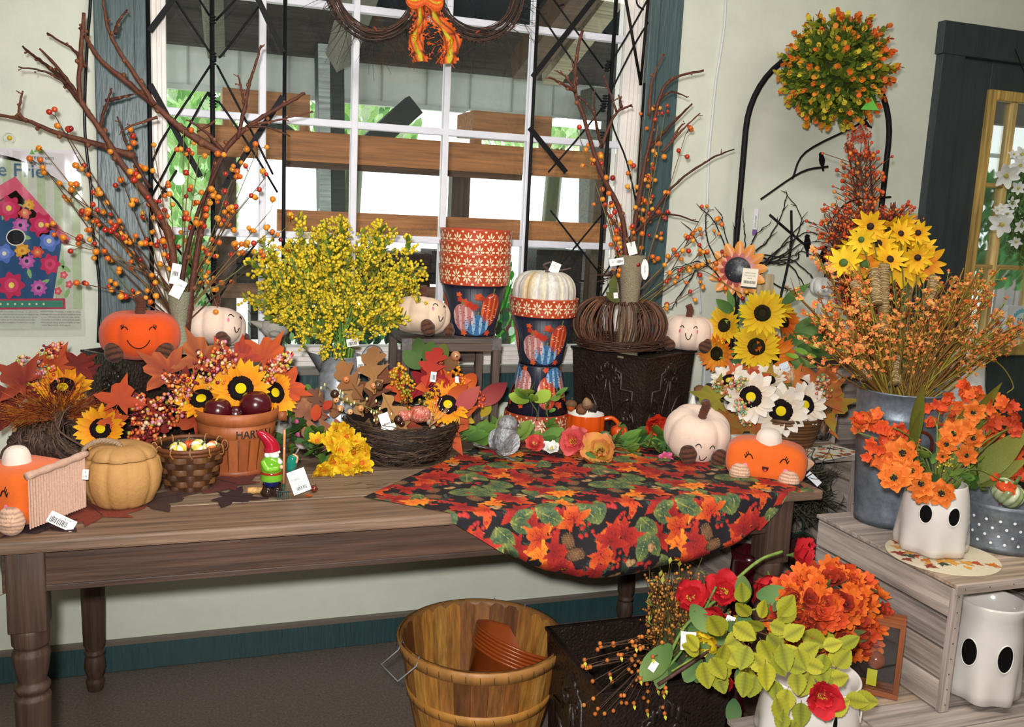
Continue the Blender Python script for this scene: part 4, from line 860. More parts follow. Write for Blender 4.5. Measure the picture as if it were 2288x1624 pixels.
# ---- small woven basket with little gourds
def woven(name,label,px_,py_,r0,r1,h,nst,nb,col,c2,back=.0,cat='basket',rim='6a3a1c'):
    b=at(px_,py_,Z=T); b.y+=r0*.9+back; t=thing(name,label,cat,(b.x,b.y,T)); m=MB(); m.add(lathe([(0,.004),(r0,.004),(r0+(r1-r0)*.95,h*.96)],40),'20130c'); m.build('lining',BARK,t)
    for k in range(nst): 
        A=2*PI*k/nst; m=MB(); w_=2*PI*r0/nst*.42
        for s_ in (1,): m.add(([(r*cos(A)-q*w_*sin(A),r*sin(A)+q*w_*cos(A),z) for (r,z) in ((r0+.003,.002),(r1+.003,h)) for q in (-1,1)],[(0,1,3,2)]),c2)
        m.build('stave',BARK,t)
    for j in range(nb):
        z=h*(j+.5)/nb; r=r0+(r1-r0)*z/h; m=MB(); n=nst*6; hb=h/nb*.46; v=[]
        for i in range(n):
            A=2*PI*i/n; q=r+.004+.0042*cos(nst*A/1*.5*2/2+ (PI if j%2 else 0)); v+=[(q*cos(A),q*sin(A),z-hb),((q+.0012)*cos(A),(q+.0012)*sin(A),z),(q*cos(A),q*sin(A),z+hb)]
        f=[(i*3+k,((i+1)%n)*3+k,((i+1)%n)*3+k+1,i*3+k+1) for i in range(n) for k in(0,1)]; m.add((v,f),col if j%2 else c2); m.build('weaver',BARK,t)
    m=MB(); m.add(tube([((r1+.005)*cos(q),(r1+.005)*sin(q),h) for q in [2*PI*i/48 for i in range(48)]],.0055,8,closed=True),rim); m.add(tube([((r1+.003)*cos(q),(r1+.003)*sin(q),h-.010) for q in [2*PI*i/48 for i in range(48)]],.0045,8,closed=True),rim); m.build('rim',BARK,t)
    m=MB()
    for k in range(12): q=2*PI*k/12; m.add(tube([((r1+.005+.007*cos(a))*cos(q+.03*a/3),(r1+.005+.007*cos(a))*sin(q+.03*a/3),h-.005+.013*sin(a)) for a in [2*PI*i/10 for i in range(10)]],.0018,5,closed=True),'9a6a3c')
    m.build('binding',BARK,t); return t,b
bt,bb_=woven('small_basket','small round brown woven basket holding mini gourds',425,1100,.048,.076,.108,16,7,'6a4424','4a2c18')
m=MB(); rd=random.Random(8); m.add(lathe([(0,.08),(.04,.083),(.064,.079)],20,lambda A,z:1+.05*rd.random()),'3a2018'); m.build('moss_filling',vc('moss',.95,.5,150,.8,200),bt)
def minigourd(name,label,x,y,r,cols,n=10,Y=None,dir_=(0,-.3,1),cat='gourd',grp=None):
    c=at(x,y,Y=Y); t=thing(name,label,cat,c,group=grp); t.matrix_basis=aim(c,dir_); m=MB(); g=lobed(r,r*1.5,n,.16,n*6,12,.12); cl=[]
    for (a,b,z) in g[0]: k=int((math.atan2(b,a)/(2*PI)+1)*n+.5)%n; cl.append(hx(cols[0] if z>-.1*r and k%2 else cols[1] if z>-.1*r else cols[2]))
    m.add((g[0],g[1],cl)); m.build('body',BERRY,t); m=MB(); m.add(tube([(0,0,r*.5),(0,.1*r,r*.95),(.2*r,.1*r,r*1.15)],r*.12,6),'5a6a2c'); m.build('stem',TWIG,t); return t
YB=bb_.y
minigourd('mini_gourd','mini gourd striped yellow, white and green, left of the three in the small basket',398,1003,.0205,('e8c83c','f0ead0','4a7a2c'),Y=YB-.012)
minigourd('mini_gourd','mini gourd striped yellow and white, middle of the small basket',444,999,.0205,('e8d060','f4eedc','3a6a2c'),Y=YB-.008,dir_=(.6,-.5,.6))
minigourd('mini_gourd','mini gourd striped orange and white, at the right of the small basket',476,1001,.019,('e8742c','f4ead0','2f5a2c'),Y=YB-.004,dir_=(.6,-.5,.5))
minigourd('mini_pumpkin','tiny orange pumpkin at the front of the small basket',424,1022,.0145,('e0602c','d85424','c84a20'),8,Y=YB-.03,cat='pumpkin')
minigourd('mini_pumpkin','tiny orange pumpkin behind the gourds in the small basket',424,992,.0135,('d8582c','c84c24','c84a20'),8,Y=YB+.012,cat='pumpkin')
# ---- harvest basket
hb=at(532,1066,Z=T); hb.y+=.075; hk=thing('harvest_basket','orange-brown splint basket lettered HARVEST','basket',(hb.x,hb.y,T))
HC='9a5228'; r0,r1,H_=.080,.099,.165
m=MB(); m.add(lathe([(0,.003),(r0-.003,.003),(r1-.004,H_-.002),(r1-.007,H_-.002),(r0-.008,.008)],48),'7a3f1e'); m.build('lining',BARK,hk)
for k in range(22):
    A=2*PI*k/22; m=MB(); w_=.0112; v=[]
    for (r,z) in ((r0,.0),(r0+.006,.04),(r1-.001,H_*.62)): v+=[(r*cos(A)-q*w_*sin(A),r*sin(A)+q*w_*cos(A),z) for q in (-1,0,1)]
    for q in (1,4,7): v[q]=(v[q][0]*1.012,v[q][1]*1.012,v[q][2])
    m.add((v,[(0,1,4,3),(1,2,5,4),(3,4,7,6),(4,5,8,7)]),['9a5228','a35a2e','8e4a24'][k%3]); m.build('stave',BARK,hk)
def band(parent,z0,z1,ra,rb,col,name='hoop',th=.003,n=64):
    m=MB(); m.add(lathe([(ra,z0),(ra+th,z0+.002),(rb+th,z1-.002),(rb,z1),(rb-.001,z1)],n),col); return m.build(name,BARK,parent)
rz_=lambda z:r0+(r1-r0)*z/H_
band(hk,.0,.016,r0+.001,rz_(.016)+.001,'8a4824'); band(hk,.096,.136,rz_(.096)+.001,rz_(.136)+.001,'a25a30'); band(hk,.136,.168,rz_(.136)+.003,rz_(.166)+.004,'a65c32','rim',.004)
g=text_geo('HARVEST',.034,bold=.0006); A0=math.atan2(-1,.50); rr=rz_(.115)+.0052
m=MB(); m.add(([(rr*cos(A0+(x*.74)/rr),rr*sin(A0+(x*.74)/rr),.115+y*.92) for x,y,_ in g[0]],g[1]),'1c1610'); m.build('lettering',PAPER,hk)
m=MB(); P=[(r1*cos(q)+0,r1*sin(q),H_-.02) for q in (0,)]; m.add(box(.022,.02,.022,(r1+.016,-.01,H_-.022)),'9a5630'); m.add(tube([(r1,-.03,H_-.03),(r1+.02,-.025,H_-.04),(r1+.03,0,H_-.035),(r1+.02,.02,H_-.03),(r1,.03,H_-.03)],.0016,5),'3a3a3a'); m.build('side_handle',BARK,hk)
def apple(label,x,y,Y,r):
    c=at(x,y,Y=Y); t=thing('apple',label,'apple',c); m=MB(); g=grid(lambda i,j:(r*sin(PI*j)**.8*cos(2*PI*i),r*sin(PI*j)**.8*sin(2*PI*i),-r*.92*cos(PI*j)-(.35*r*math.exp(-(sin(PI*j)/.25)**2) if j>.5 else 0)),28,18,cu=True); m.add(g,'4a0e18'); m.build('body',BERRY,t)
    m=MB(); m.add(tube([(0,0,r*.4),(.002,0,r*.9)],.0016,5),'3a2418'); m.build('stem',TWIG,t); return t
apple('dark red shiny apple at the left in the HARVEST basket',487,918,hb.y-.035,.036); apple('dark red shiny apple at the right in the HARVEST basket',571,905,hb.y-.035,.041)
apple('dark red apple half hidden between the two others in the HARVEST basket',527,925,hb.y-.01,.03)
HA=thing('floral_arrangement','sunflower, autumn leaf and berry arrangement filling the HARVEST basket','flowers',(hb.x,hb.y,T+.14))
def sf_(par,x,y,Y,rp,d=None,**k): c=at(x,y,Y=Y); rp=rp*1.1; return sunflower(par,c,facing(c)+Vector(d or (0,0,0)),rp*mpp(c)*k.pop('s',1),**k)
sf_(HA,538,868,hb.y+.0,62,(.0,0,.1)); sf_(HA,450,893,hb.y+.01,58,(-.15,0,.9)); sf_(HA,612,878,hb.y+.03,55,(.7,0,.25))
def ml(par,x,y,Y,rp,rot,c0='b8481c',c1='7a2418',kind='maple',tilt=(0,0,0)):
    c=at(x,y,Y=Y); d=_r*cos(rot)+_u*sin(rot); return leaf(par,c,d,rp*mpp(c),kind,c0,c1,up=facing(c)+Vector(tilt))
for a in ((372,830,70,2.6,'b85a24','8a2c20'),(590,800,70,.9,'d8601c','a83c1c'),(500,812,60,1.9,'c84a20','8a2418'),(640,868,60,-.3,'d8541c','a8401c'),(448,800,72,2.0,'c06a30','8a3420'),(440,930,62,3.5,'c8501c','9a3418'),(540,800,52,1.5,'c0401c','7a2018'),(410,860,50,2.8,'9a3020','5a1820')): ml(HA,a[0],a[1],hb.y+.05,a[2],a[3],a[4],a[5])
for a in ((385,905,.35,.10),(470,828,.5,.115),(500,800,.45,.10),(405,860,.2,.10),(600,830,.35,.09),(630,810,.2,.07)):
    x,y,_,L=a; c=at(x,y,Y=hb.y-.0); b0=Vector((hb.x,hb.y,T+.15)); d=(c-b0).normalized(); sprayb(HA,c-d*L*.5,d,L,75,FALLB,.0046,.36)
m=MB(); m.add(tube(curve([at(x,y,Y=hb.y) for x,y in ((440,880),(400,850),(365,825))],5),.002,4),'6a3a22'); m.build('stem',TWIG,HA,world=True)
# ---- gnome
gp=at(608,1112,Z=T); gp.y+=.018; gn=thing('garden_gnome','garden gnome figurine in a red hat and green coat with rake and watering can','figurine',(gp.x,gp.y,T),.0)
gs=.98
def gpart(n,g,col,mat=PLASTIC,**k):
    m=MB(); [m.add(q,col) for q in (g if isinstance(g,list) else [g])]; o=m.build(n,mat,gn,**k); return o
for sx in (-.010,.012): gpart('boot',[grid(lambda i,j:(sx+.0135*sin(PI*j)**.6*cos(2*PI*i)*(1+.3*(j<.6)),(.017*sin(PI*j)**.6*sin(2*PI*i)-.006),.013-.014*cos(PI*j)),18,10,cu=True),lathe([(.011,.012),(.0115,.030)],14,c=(sx,0,0))],'2c1c18')
gpart('trousers',lathe([(.012,.024),(.019,.028),(.021,.042),(.018,.05)],20),'16205c')
gpart('coat',lathe([(.026,.040),(.027,.044),(.0245,.052),(.0235,.060),(.026,.070),(.0265,.080),(.022,.092),(.013,.101),(0,.104)],24),'6aa828')
gpart('belt',lathe([(.0240,.0555),(.0252,.0575),(.0252,.0595),(.0240,.0615)],24),'a82820')
gpart('head',sph(.0155,(.002,-.002,.107),16,12),'e4ded8')
gpart('nose',sph(.0042,(.016,-.008,.110),10,8),'e8e0d8')
gpart('beard',[grid(lambda i,j:(.012+.011*sin(PI*j)*cos(2*PI*i)+.004*(1-j),-.010+.010*sin(PI*j)*sin(2*PI*i),.086+.022*(j-.5)*1.1),18,12,cu=True),sph(.009,(.006,-.012,.102),12,8,(1.2,.8,.7)),sph(.008,(-.010,-.006,.103),10,8)],'e8ecec')
hat=curve([(.001,0,.112),(-.001,0,.125),(-.009,0,.138),(-.020,0,.150),(-.034,0,.158)],8); gpart('hat',tube(hat,[.0175*(1-i/len(hat))**.6+.0024 for i in range(len(hat))],18),'a8142c')
gpart('arm',tube(curve([(-.020,-.008,.088),(-.010,-.022,.072),(.014,-.022,.074)],6),[.008]*7+[.007]*6,12),'78b830'); gpart('hand',sph(.0052,(.021,-.022,.076),10,8),'e0b094')
gpart('rake_handle',tube([(.026,-.024,.030),(.027,-.026,.168)],.0028,10),'d08a5c')
rk=[tube([(.026,-.024,.032),(.024,-.030,.018)],.0022,6),tube([(.013,-.034,.020),(.038,-.032,.017)],.0013,6)]+[tube([(.0125+.0042*k+.000,-.033,.019),(.0105+.0052*k,-.038,.004),(.0105+.0052*k,-.036,.0008)],.0012,5) for k in range(6)]
gpart('rake_head',rk,'2c4a44'); gpart('rake_band',lathe([(.0036,.026),(.0036,.036)],10,c=(.026,-.024,0)),'1c4a30')
gpart('watering_can',[grid(lambda i,j:(.043+.0125*sin(PI*j)**.45*cos(2*PI*i)+.006*j,-.012+.0125*sin(PI*j)**.45*sin(2*PI*i),.082-.021*cos(PI*j)),20,12,cu=True)],'1c7a68')
gpart('can_spout',[tube([(.052,-.014,.100),(.064,-.014,.122)],.0022,8)],'8a7a78'); gpart('can_rose',[lathe([(0,.002),(.013,.0),(.003,-.006)],18)],'8a8080').matrix_basis=aim((.066,-.014,.124),(.35,-.25,.9))
gpart('can_handle',tube(curve([(.048,-.014,.104),(.058,-.02,.098),(.056,-.02,.084)],6),.0026,8),'d8a878')
hangtag(gn,668,1075,.043,.056,gp.y-.035,.32,lines=(('0.085L',-.006,.006,.008),('Garden Mini 3"',0,-.004,.0046),('$7.99',0,-.009,.0046)),bars=(-.012,.014,-.021,.009),tilt=.1)
m=MB(); a=at(553,1096,Z=T+.009); b=at(606,1094,Z=T+.009)
m.add(tube([a+(b-a)*k/8 for k in range(9)],[.0078,.0078,.0086,.0078,.0078,.0078,.0086,.0078,.0078],12),'c89a58'); m.build('bamboo_stick',TWIG,None,label='short piece of bamboo lying behind the gnome boots',cat='stick')
m=MB(); c=at(702,1092,Z=T+.009); m.add(sph(.009,c,12,9),'6a2018'); m.add(tube([c,c+Vector((.004,0,.013))],.001,4),'3a2018'); m.build('wooden_berry',BERRY,None,label='small dark red berry lying beside the gnome tag',cat='berry')
o=put(None,'small_leaf',leafmesh('maple','d8541c','e06a20',1),lay(at(688,1108,Z=T+.002),(1,.3,0),(0,0,1),.016)); tag(o,'tiny orange felt leaf in front of the gnome tag','leaf')
# ---- printed metal pots
ORG='b8482a'; CR='e8dcb8'
PR=lambda z:.069+.033*(z-.006)/.159     # radius at height z
def ringpoly(pts,nr):
    n=len(pts); cx=sum(p[0] for p in pts)/n; cy=sum(p[1] for p in pts)/n; v=[(cx,cy,0)]; f=[(0,1+i,1+(i+1)%n) for i in range(n)]
    for k in range(1,nr+1): v+=[(cx+(x-cx)*k/nr,cy+(y-cy)*k/nr,0) for x,y in pts]
    for k in range(nr-1): f+=[(1+k*n+i,1+(k+1)*n+i,1+(k+1)*n+(i+1)%n,1+k*n+(i+1)%n) for i in range(n)]
    return v,f
def potdecal(mb,pts,A0,z0,col,off=.0006,sx=1,rf=PR):
    g=ringpoly(pts,4 if max(abs(p[0]) for p in pts)>.02 else 2 if max(abs(p[0]) for p in pts)>.008 else 1); mb.add(([((rf(z0+y)+off)*cos(A0+x/rf(z0)),(rf(z0+y)+off)*sin(A0+x/rf(z0)),z0+y) for x,y,_ in g[0]],g[1]),col)
def potmesh():
    body=MB(); body.add(lathe([(0,.004),(.066,.002),(.069,.0),(.069,.006),(.102,.165),(.100,.165),(.066,.010)],64),'232838')
    for k in range(30):
        A=2*PI*k/30; potdecal(body,[(-.0004,-.075),(.0004,-.075),(.0004,.075),(-.0004,.075)],A,.083,'171b28',.0005)
    def pump(A0,z0,rx,ry,cols,seed):
        n=7; rd=random.Random(seed)
        potdecal(body,ell(rx,ry,22),A0,z0,cols[0],.0008)
        for k in (-3,-2,-1,0,1,2,3):
            q=k/3.6; P=[(rx*q*cos(t)*1.0+rx*.13*cos(t2),ry*.93*sin(t2)) for t,t2 in [(0,2*PI*i/14) for i in range(14)]]; P=[(x,y*math.sqrt(max(.05,1-q*q))) for x,y in P]; potdecal(body,P,A0,z0,cols[1] if k%2 else cols[0],.0010+.0001*abs(k))
        for i in range(26):
            t=rd.uniform(0,2*PI); q=rd.uniform(0,.82)**.5; x,y=rx*q*cos(t),ry*q*sin(t); potdecal(body,[(x+a,y+b) for a,b in ((-.0035,-.0006),(0,.0012),(.0035,-.0004),(0,-.0014))],A0,z0,cols[2],.0017)
        potdecal(body,[(-.002,ry*.9),(.002,ry*.9),(.004,ry*1.25),(0,ry*1.3)],A0,z0,'6a7a3c',.0012)
    for j in range(3):
        A=-PI/2+.25+j*2*PI/3
        pump(A+.62,.085,.032,.052,('b03c28','d86a3c','f0d8c8'),j); pump(A-.42,.058,.034,.044,('b87a78','d8b0a8','8a2f38'),j+5); pump(A+.14,.037,.038,.033,('3f6f9c','8fb4d0','1f3f6c'),j+9)
        for (x,y,r,cl) in ((-.045,.115,.010,'b83c28'),(-.03,.108,.012,'c84a30'),(-.015,.10,.012,'b83424'),(.0,.093,.012,'b03020'),(.012,.125,.013,'c8502c'),(.02,.12,.009,'a83420'),(-.05,.13,.009,'d8582c'),(.045,.012,.010,'c8482c'),(-.03,.010,.009,'d05a28')):
            potdecal(body,[(x+r*(1+.25*cos(5*t))*cos(t),y+r*.8*(1+.25*cos(5*t))*sin(t)) for t in [2*PI*i/20 for i in range(20)]],A,y*0+.0+.0001,cl,.0009) if False else potdecal(body,[(x+r*(1+.25*cos(5*t))*cos(t),r*.8*(1+.25*cos(5*t))*sin(t)) for t in [2*PI*i/20 for i in range(20)]],A,y,cl,.0009)
    rim=MB(); RF=lambda z:.1065+.006*(z-.16)/.055
    rim.add(lathe([(.102,.158),(.1065,.158),(.1065,.160),(.1125,.213),(.1135,.216),(.111,.217),(.1085,.213),(.101,.162)],72),ORG)
    n=20
    for k in range(n):
        A=2*PI*k/n; zc=.187; w_=2*PI*.109/n
        for (dx,dz) in ((0,1),(0,-1),(1,0),(-1,0),(.72,.72),(-.72,.72),(.72,-.72),(-.72,-.72)):
            L=.0125 if abs(dx)!=.72 else .0118; nx,nz=-dz,dx; P=[]
            for t in [2*PI*i/8 for i in range(8)]:
                q=.0036+L*.5*(1+cos(t)); s_=.0023*sin(t); P.append((dx*q+nx*s_,(dz*q+nz*s_)*1.35))
            potdecal(rim,P,A,zc,CR,.0008,rf=RF)
        potdecal(rim,ell(.0014,.0014,6),A,zc,CR,.0008,rf=RF)
        for z in (.163,.2105): potdecal(rim,ell(.0042,.0032,8),A+PI/n,z,CR,.0008,rf=RF)
    return body.mesh('body',PRINT),rim.mesh('rim',PRINT)
PB,PM=potmesh()
def pot(label,loc,inv=False,rz=0,grp=None):
    t=thing('printed_pot',label,'flower pot',loc,0,grp); a=Matrix.Rotation(PI,4,'X')@Matrix.Rotation(rz,4,'Z') if inv else Matrix.Rotation(rz,4,'Z'); a=(Matrix.Translation((0,0,.217)) if inv else Matrix.Identity(4))@a
    for n,me in (('body',PB),('rim',PM)): o=link(n,me,t); o.matrix_basis=a
    return t
ip=at(1197,955,Z=T); ipx,ipy=at(1205,812,Y=2.79).x,2.79
pot('printed metal pot standing upside down on the table',(ipx,ipy,T),True,.2)
pot('printed metal pot standing upright on the upturned one, with a white pumpkin in it',(ipx+.004,ipy,T+.218),False,-.55)
wpz=T+.218+.195
wp_=thing('white_pumpkin','white weathered artificial pumpkin with a curly stem sitting in the upright printed pot','pumpkin',(ipx+.004,ipy,wpz))
g=lobed(.103,.150,16,.07,128,24,.14); rd=random.Random(6); cl=[]
st_=[rd.choice(('dedad2','d4d0c8','c8c2b6','e0dcd4','cfc8ba','d8d0b4')) for k in range(64)]
for (a,b,z) in g[0]: k=int((math.atan2(b,a)/(2*PI)+1)*64)%64; c1=np.array(hx(st_[k])); cl.append(np.array(hx('c8a040'))*.6+c1*.4 if 36<k<40 else c1)
m=MB(); m.add((g[0],g[1],cl)); o=m.build('body',vc('weathered_paint',.6,.25,120,.2,160,grain=(1,1,.3)),wp_); o.location=(0,0,.035)
m=MB(); 
for pts in (((0,0,.06),(0,-.005,.10),(.02,-.01,.115),(.05,-.01,.11),(.085,-.01,.117)),((0,0,.06),(.01,0,.105),(-.01,-.01,.125),(.02,-.02,.135),(.04,-.01,.12)),((0,0,.08),(-.02,-.01,.095),(-.045,-.01,.088))): C_=curve(pts,6); m.add(tube(C_,[.006*(1-.6*i/len(C_)) for i in range(len(C_))],6),'5a4840')
m.build('stem',TWIG,wp_); hangtag(wp_,1240,598,.032,.034,ipy-.04,-.35,lines=(('Pumpkin 9in',0,.006,.004),('22.99',0,0,.004)),tilt=.2)
# ---- small stool and the stacked pots
sx0,sx1=at(899,760,Y=2.66).x,at(1120,760,Y=2.66).x; SY0,SY1=2.66,2.86; SZ=at(1010,757,Y=2.66).z
sl=thing('small_stool','small grey-brown wooden crate stool with metal corners, holding stacked pots','stool',((sx0+sx1)/2,(SY0+SY1)/2,T))
WC2='54443c'
def sp2(n,g,mat=WOODX,col=WC2,bev=.002): m=MB(); m.add(g,col); return m.build(n,mat,sl,False,world=True,bevel=bev)
for k in range(3): y0=SY0+(SY1-SY0)*k/3; sp2('slat',bx(sx0,sx1,y0+.001,y0+(SY1-SY0)/3-.001,SZ-.014,SZ),col=['544a44','5c5048','4c423c'][k])
for x in (sx0,sx1-.024):
    for y in (SY0,SY1-.024): sp2('leg',bx(x,x+.024,y,y+.024,T,SZ-.014),WOODZ)
for y in (SY0+.002,SY1-.016):
    sp2('rail',bx(sx0+.024,sx1-.024,y,y+.014,SZ-.040,SZ-.014))
sp2('rail',bx(sx0+.024,sx1-.024,SY1-.016,SY1-.002,SZ-.10,SZ-.062)); sp2('rail',bx(sx0+.024,sx1-.024,SY1-.016,SY1-.002,SZ-.16,SZ-.122))
for x in (sx0-.001,sx1-.029): sp2('corner_plate',bx(x,x+.03,SY0-.0015,SY0+.001,SZ-.035,SZ+.001),GALV,'6a6664',0)
spx=at(1048,740,Y=2.80).x
for k in range(4): pot('printed metal pot, '+['lowest of the four nested on the stool, its pumpkins showing','second from the bottom of the four nested on the stool','second from the top of the four nested on the stool','topmost of the four nested on the stool, its rim highest'][k],(spx,2.765,SZ+.001+.0365*k),False,-.5,grp=None)
# ---- cat figurine
cb=at(618,735,Y=2.74); ct=thing('cat_figurine','pale grey stone cat figurine looking upward behind the sunflowers','figurine',(cb.x,2.74,T))
hz=cb.z-T; m=MB(); m.add(lathe([(0,0),(.045,0),(.047,.03),(.044,.10),(.036,hz*.55),(.024,hz*.78),(.022,hz*.88),(.028,hz*.96),(.0,hz)],28,lambda A,z:1+.04*sin(2*A)),'a3a197'); m.build('body',STONE,ct)
m=MB(); m.add(sph(.040,(-.004,-.005,hz+.005),20,14,(1.05,.95,.82)),'a6a49a'); m.add(sph(.014,(-.008,-.040,hz-.008),10,8,(1.2,1,.7)),'a3a197'); m.build('head',STONE,ct)
for (b0,d,L) in (((.012,0,hz+.020),(.25,0,1),.048),((-.028,0,hz+.006),(-1,0,.35),.048)):
    m=MB(); m.add(lathe([(.024,0),(.017,L*.5),(.003,L)],12,lambda A,z:1-.35*abs(sin(A))),'a19f95'); o=m.build('ear',STONE,ct); o.matrix_basis=aim(b0,d)
# ---- galvanised pitcher and the yellow bouquet
pc=at(760,785,Y=2.72); ph=pc.z-T-.012; pt=thing('galvanised_pitcher','grey galvanised metal pitcher with embossed roses holding the yellow bouquet','pitcher',(pc.x,2.72,T))
m=MB(); m.add(lathe([(0,.0),(.082,.0),(.083,.006),(.080,.01),(.066,ph*.55),(.058,ph*.80),(.055,ph*.84),(.058,ph*.86),(.056,ph*.9),(.060,ph),(.062,ph+.002),(.059,ph),(.054,ph*.85),(.07,.02)],48),'a2a7ad')
m.add(([(-.055,-.02,ph*.99),(-.055,.02,ph*.99),(-.098,0,ph*1.05),(-.060,0,ph*.80)],[(0,2,3),(1,3,2)]),'a2a7ad'); m.build('body',GALV,pt)
m=MB(); P=curve([(.055,0,ph*.93),(.085,0,ph*1.10),(.120,-.01,ph*1.06),(.128,-.01,ph*.80),(.105,-.01,ph*.58),(.080,0,ph*.40)],8); m.add(tube(P,.008,6,flat=.35),'8f949a'); m.build('handle',GALV,pt)
for (a,z) in ((-1.85,ph*.42),(-1.25,ph*.28),(-2.2,ph*.2)):
    m=MB(); r=.083-(.083-.058)*z/(ph*.8)
    for k in range(18): q=k/18; b=q*11; m.add(tube([((r+.002)*cos(a+.24*q*cos(b+e)),(r+.002)*sin(a+.24*q*cos(b+e)),z+.017*q*sin(b+e)) for e in (0,.35,.7)],.0016,5),'b0b5ba')
    for e in (-1,1): m.add(sph(.008,((r+.001)*cos(a+e*.3),(r+.001)*sin(a+e*.3),z-.024),8,5,(1,.5,1.6)),'b0b5ba')
    m.build('embossed_rose',GALV,pt)
hangtag(pt,788,765,.034,.022,2.60,.15,bars=(-.013,.012,-.008,.010),lines=(('12.99',0,.006,.005),)); hangtag(pt,806,815,.020,.050,2.62,.1,bars=(-.008,.008,-.014,.016))
YBQ=thing('yellow_bouquet','bushy bouquet of yellow berries and green leaves in the galvanised pitcher','bouquet',(pc.x,2.72,T+ph))
def ysp(v):
    def mk():
        rd=random.Random(v+40); mb=MB(); ax=curve([(0,0,0),(.03*rd.uniform(-1,1),0,.5),(.12*rd.uniform(-1,1),.1*rd.uniform(-1,1),1)],6); mb.add(tube(ax,[.009*(1-.6*i/12) for i in range(len(ax))],4),'6f7a3c')
        lf=strip(1,wo,3,.4,.3,1)
        for i in range(3,len(ax)):
            for k in range(2):
                d=Vector((rd.uniform(-1,1),rd.uniform(-1,1),rd.uniform(0,1))).normalized(); L=rd.uniform(.10,.24); e=ax[i]+d*L; mb.add(tube([ax[i],e],.005,3),'8a8a60')
                for q in range(3 if v%3!=2 else 2): 
                    w_=e+Vector((rd.uniform(-1,1),rd.uniform(-1,1),rd.uniform(-1,1)))*.045; berry(mb,w_,rd.uniform(.028,.043),rd.choice(['f0d838','ecd030','dcc428','f0d020']))
            for _ in (0,1):
                d=Vector((rd.uniform(-1,1),rd.uniform(-1,1),rd.uniform(.2,1))); mb.add(lf,rd.choice(['5f7a28','7a9030','d0c030','4a6a24','8fa038']),M=lay(ax[i],d,(0,0,1),rd.uniform(.12,.22)))
        return mb.mesh('sprig',LEAF)
    return cached(('ysp',v),mk)
mo=Vector((pc.x,2.72,T+ph))
for i in range(115):
    while 1:
        x=U(585,930); y=U(525,760)
        if ((x-752)/172)**2+((y-640)/120)**2<1: break
    e=at(x,y,Y=2.72+U(-.13,.10)); d=e-mo; L=U(.10,.16); dn=(d.normalized()+Vector((0,0,.25*(1 if y<680 else -1.1)))).normalized(); p0=e-dn*L*.6
    put(YBQ,'sprig',ysp(random.randint(0,5)),aim(p0,dn,s=L,roll=U(0,6)))
for (x,y) in ((735,765),(750,790),(722,755),(688,700),(650,690),(640,570),(920,640),(905,600),(700,540),(660,740)): 
    e=at(x,y,Y=2.62); put(YBQ,'sprig',ysp(random.randint(0,5)),aim(e+Vector((0,0,.05)),(U(-.3,.3),-.3,-1),s=.09))
m=MB()
for k in range(26): a=U(0,6.28); e=at(U(680,820),U(660,720),Y=2.72+U(-.05,.05)); m.add(tube([mo+Vector((.03*cos(a),.03*sin(a),-.05)),mo+Vector((.04*cos(a),.04*sin(a),.02)),e],.0026,5),random.choice(['5f8a2c','6f9a38','4a7024']))
m.build('stems',TWIG,YBQ,world=True,kind='stuff')
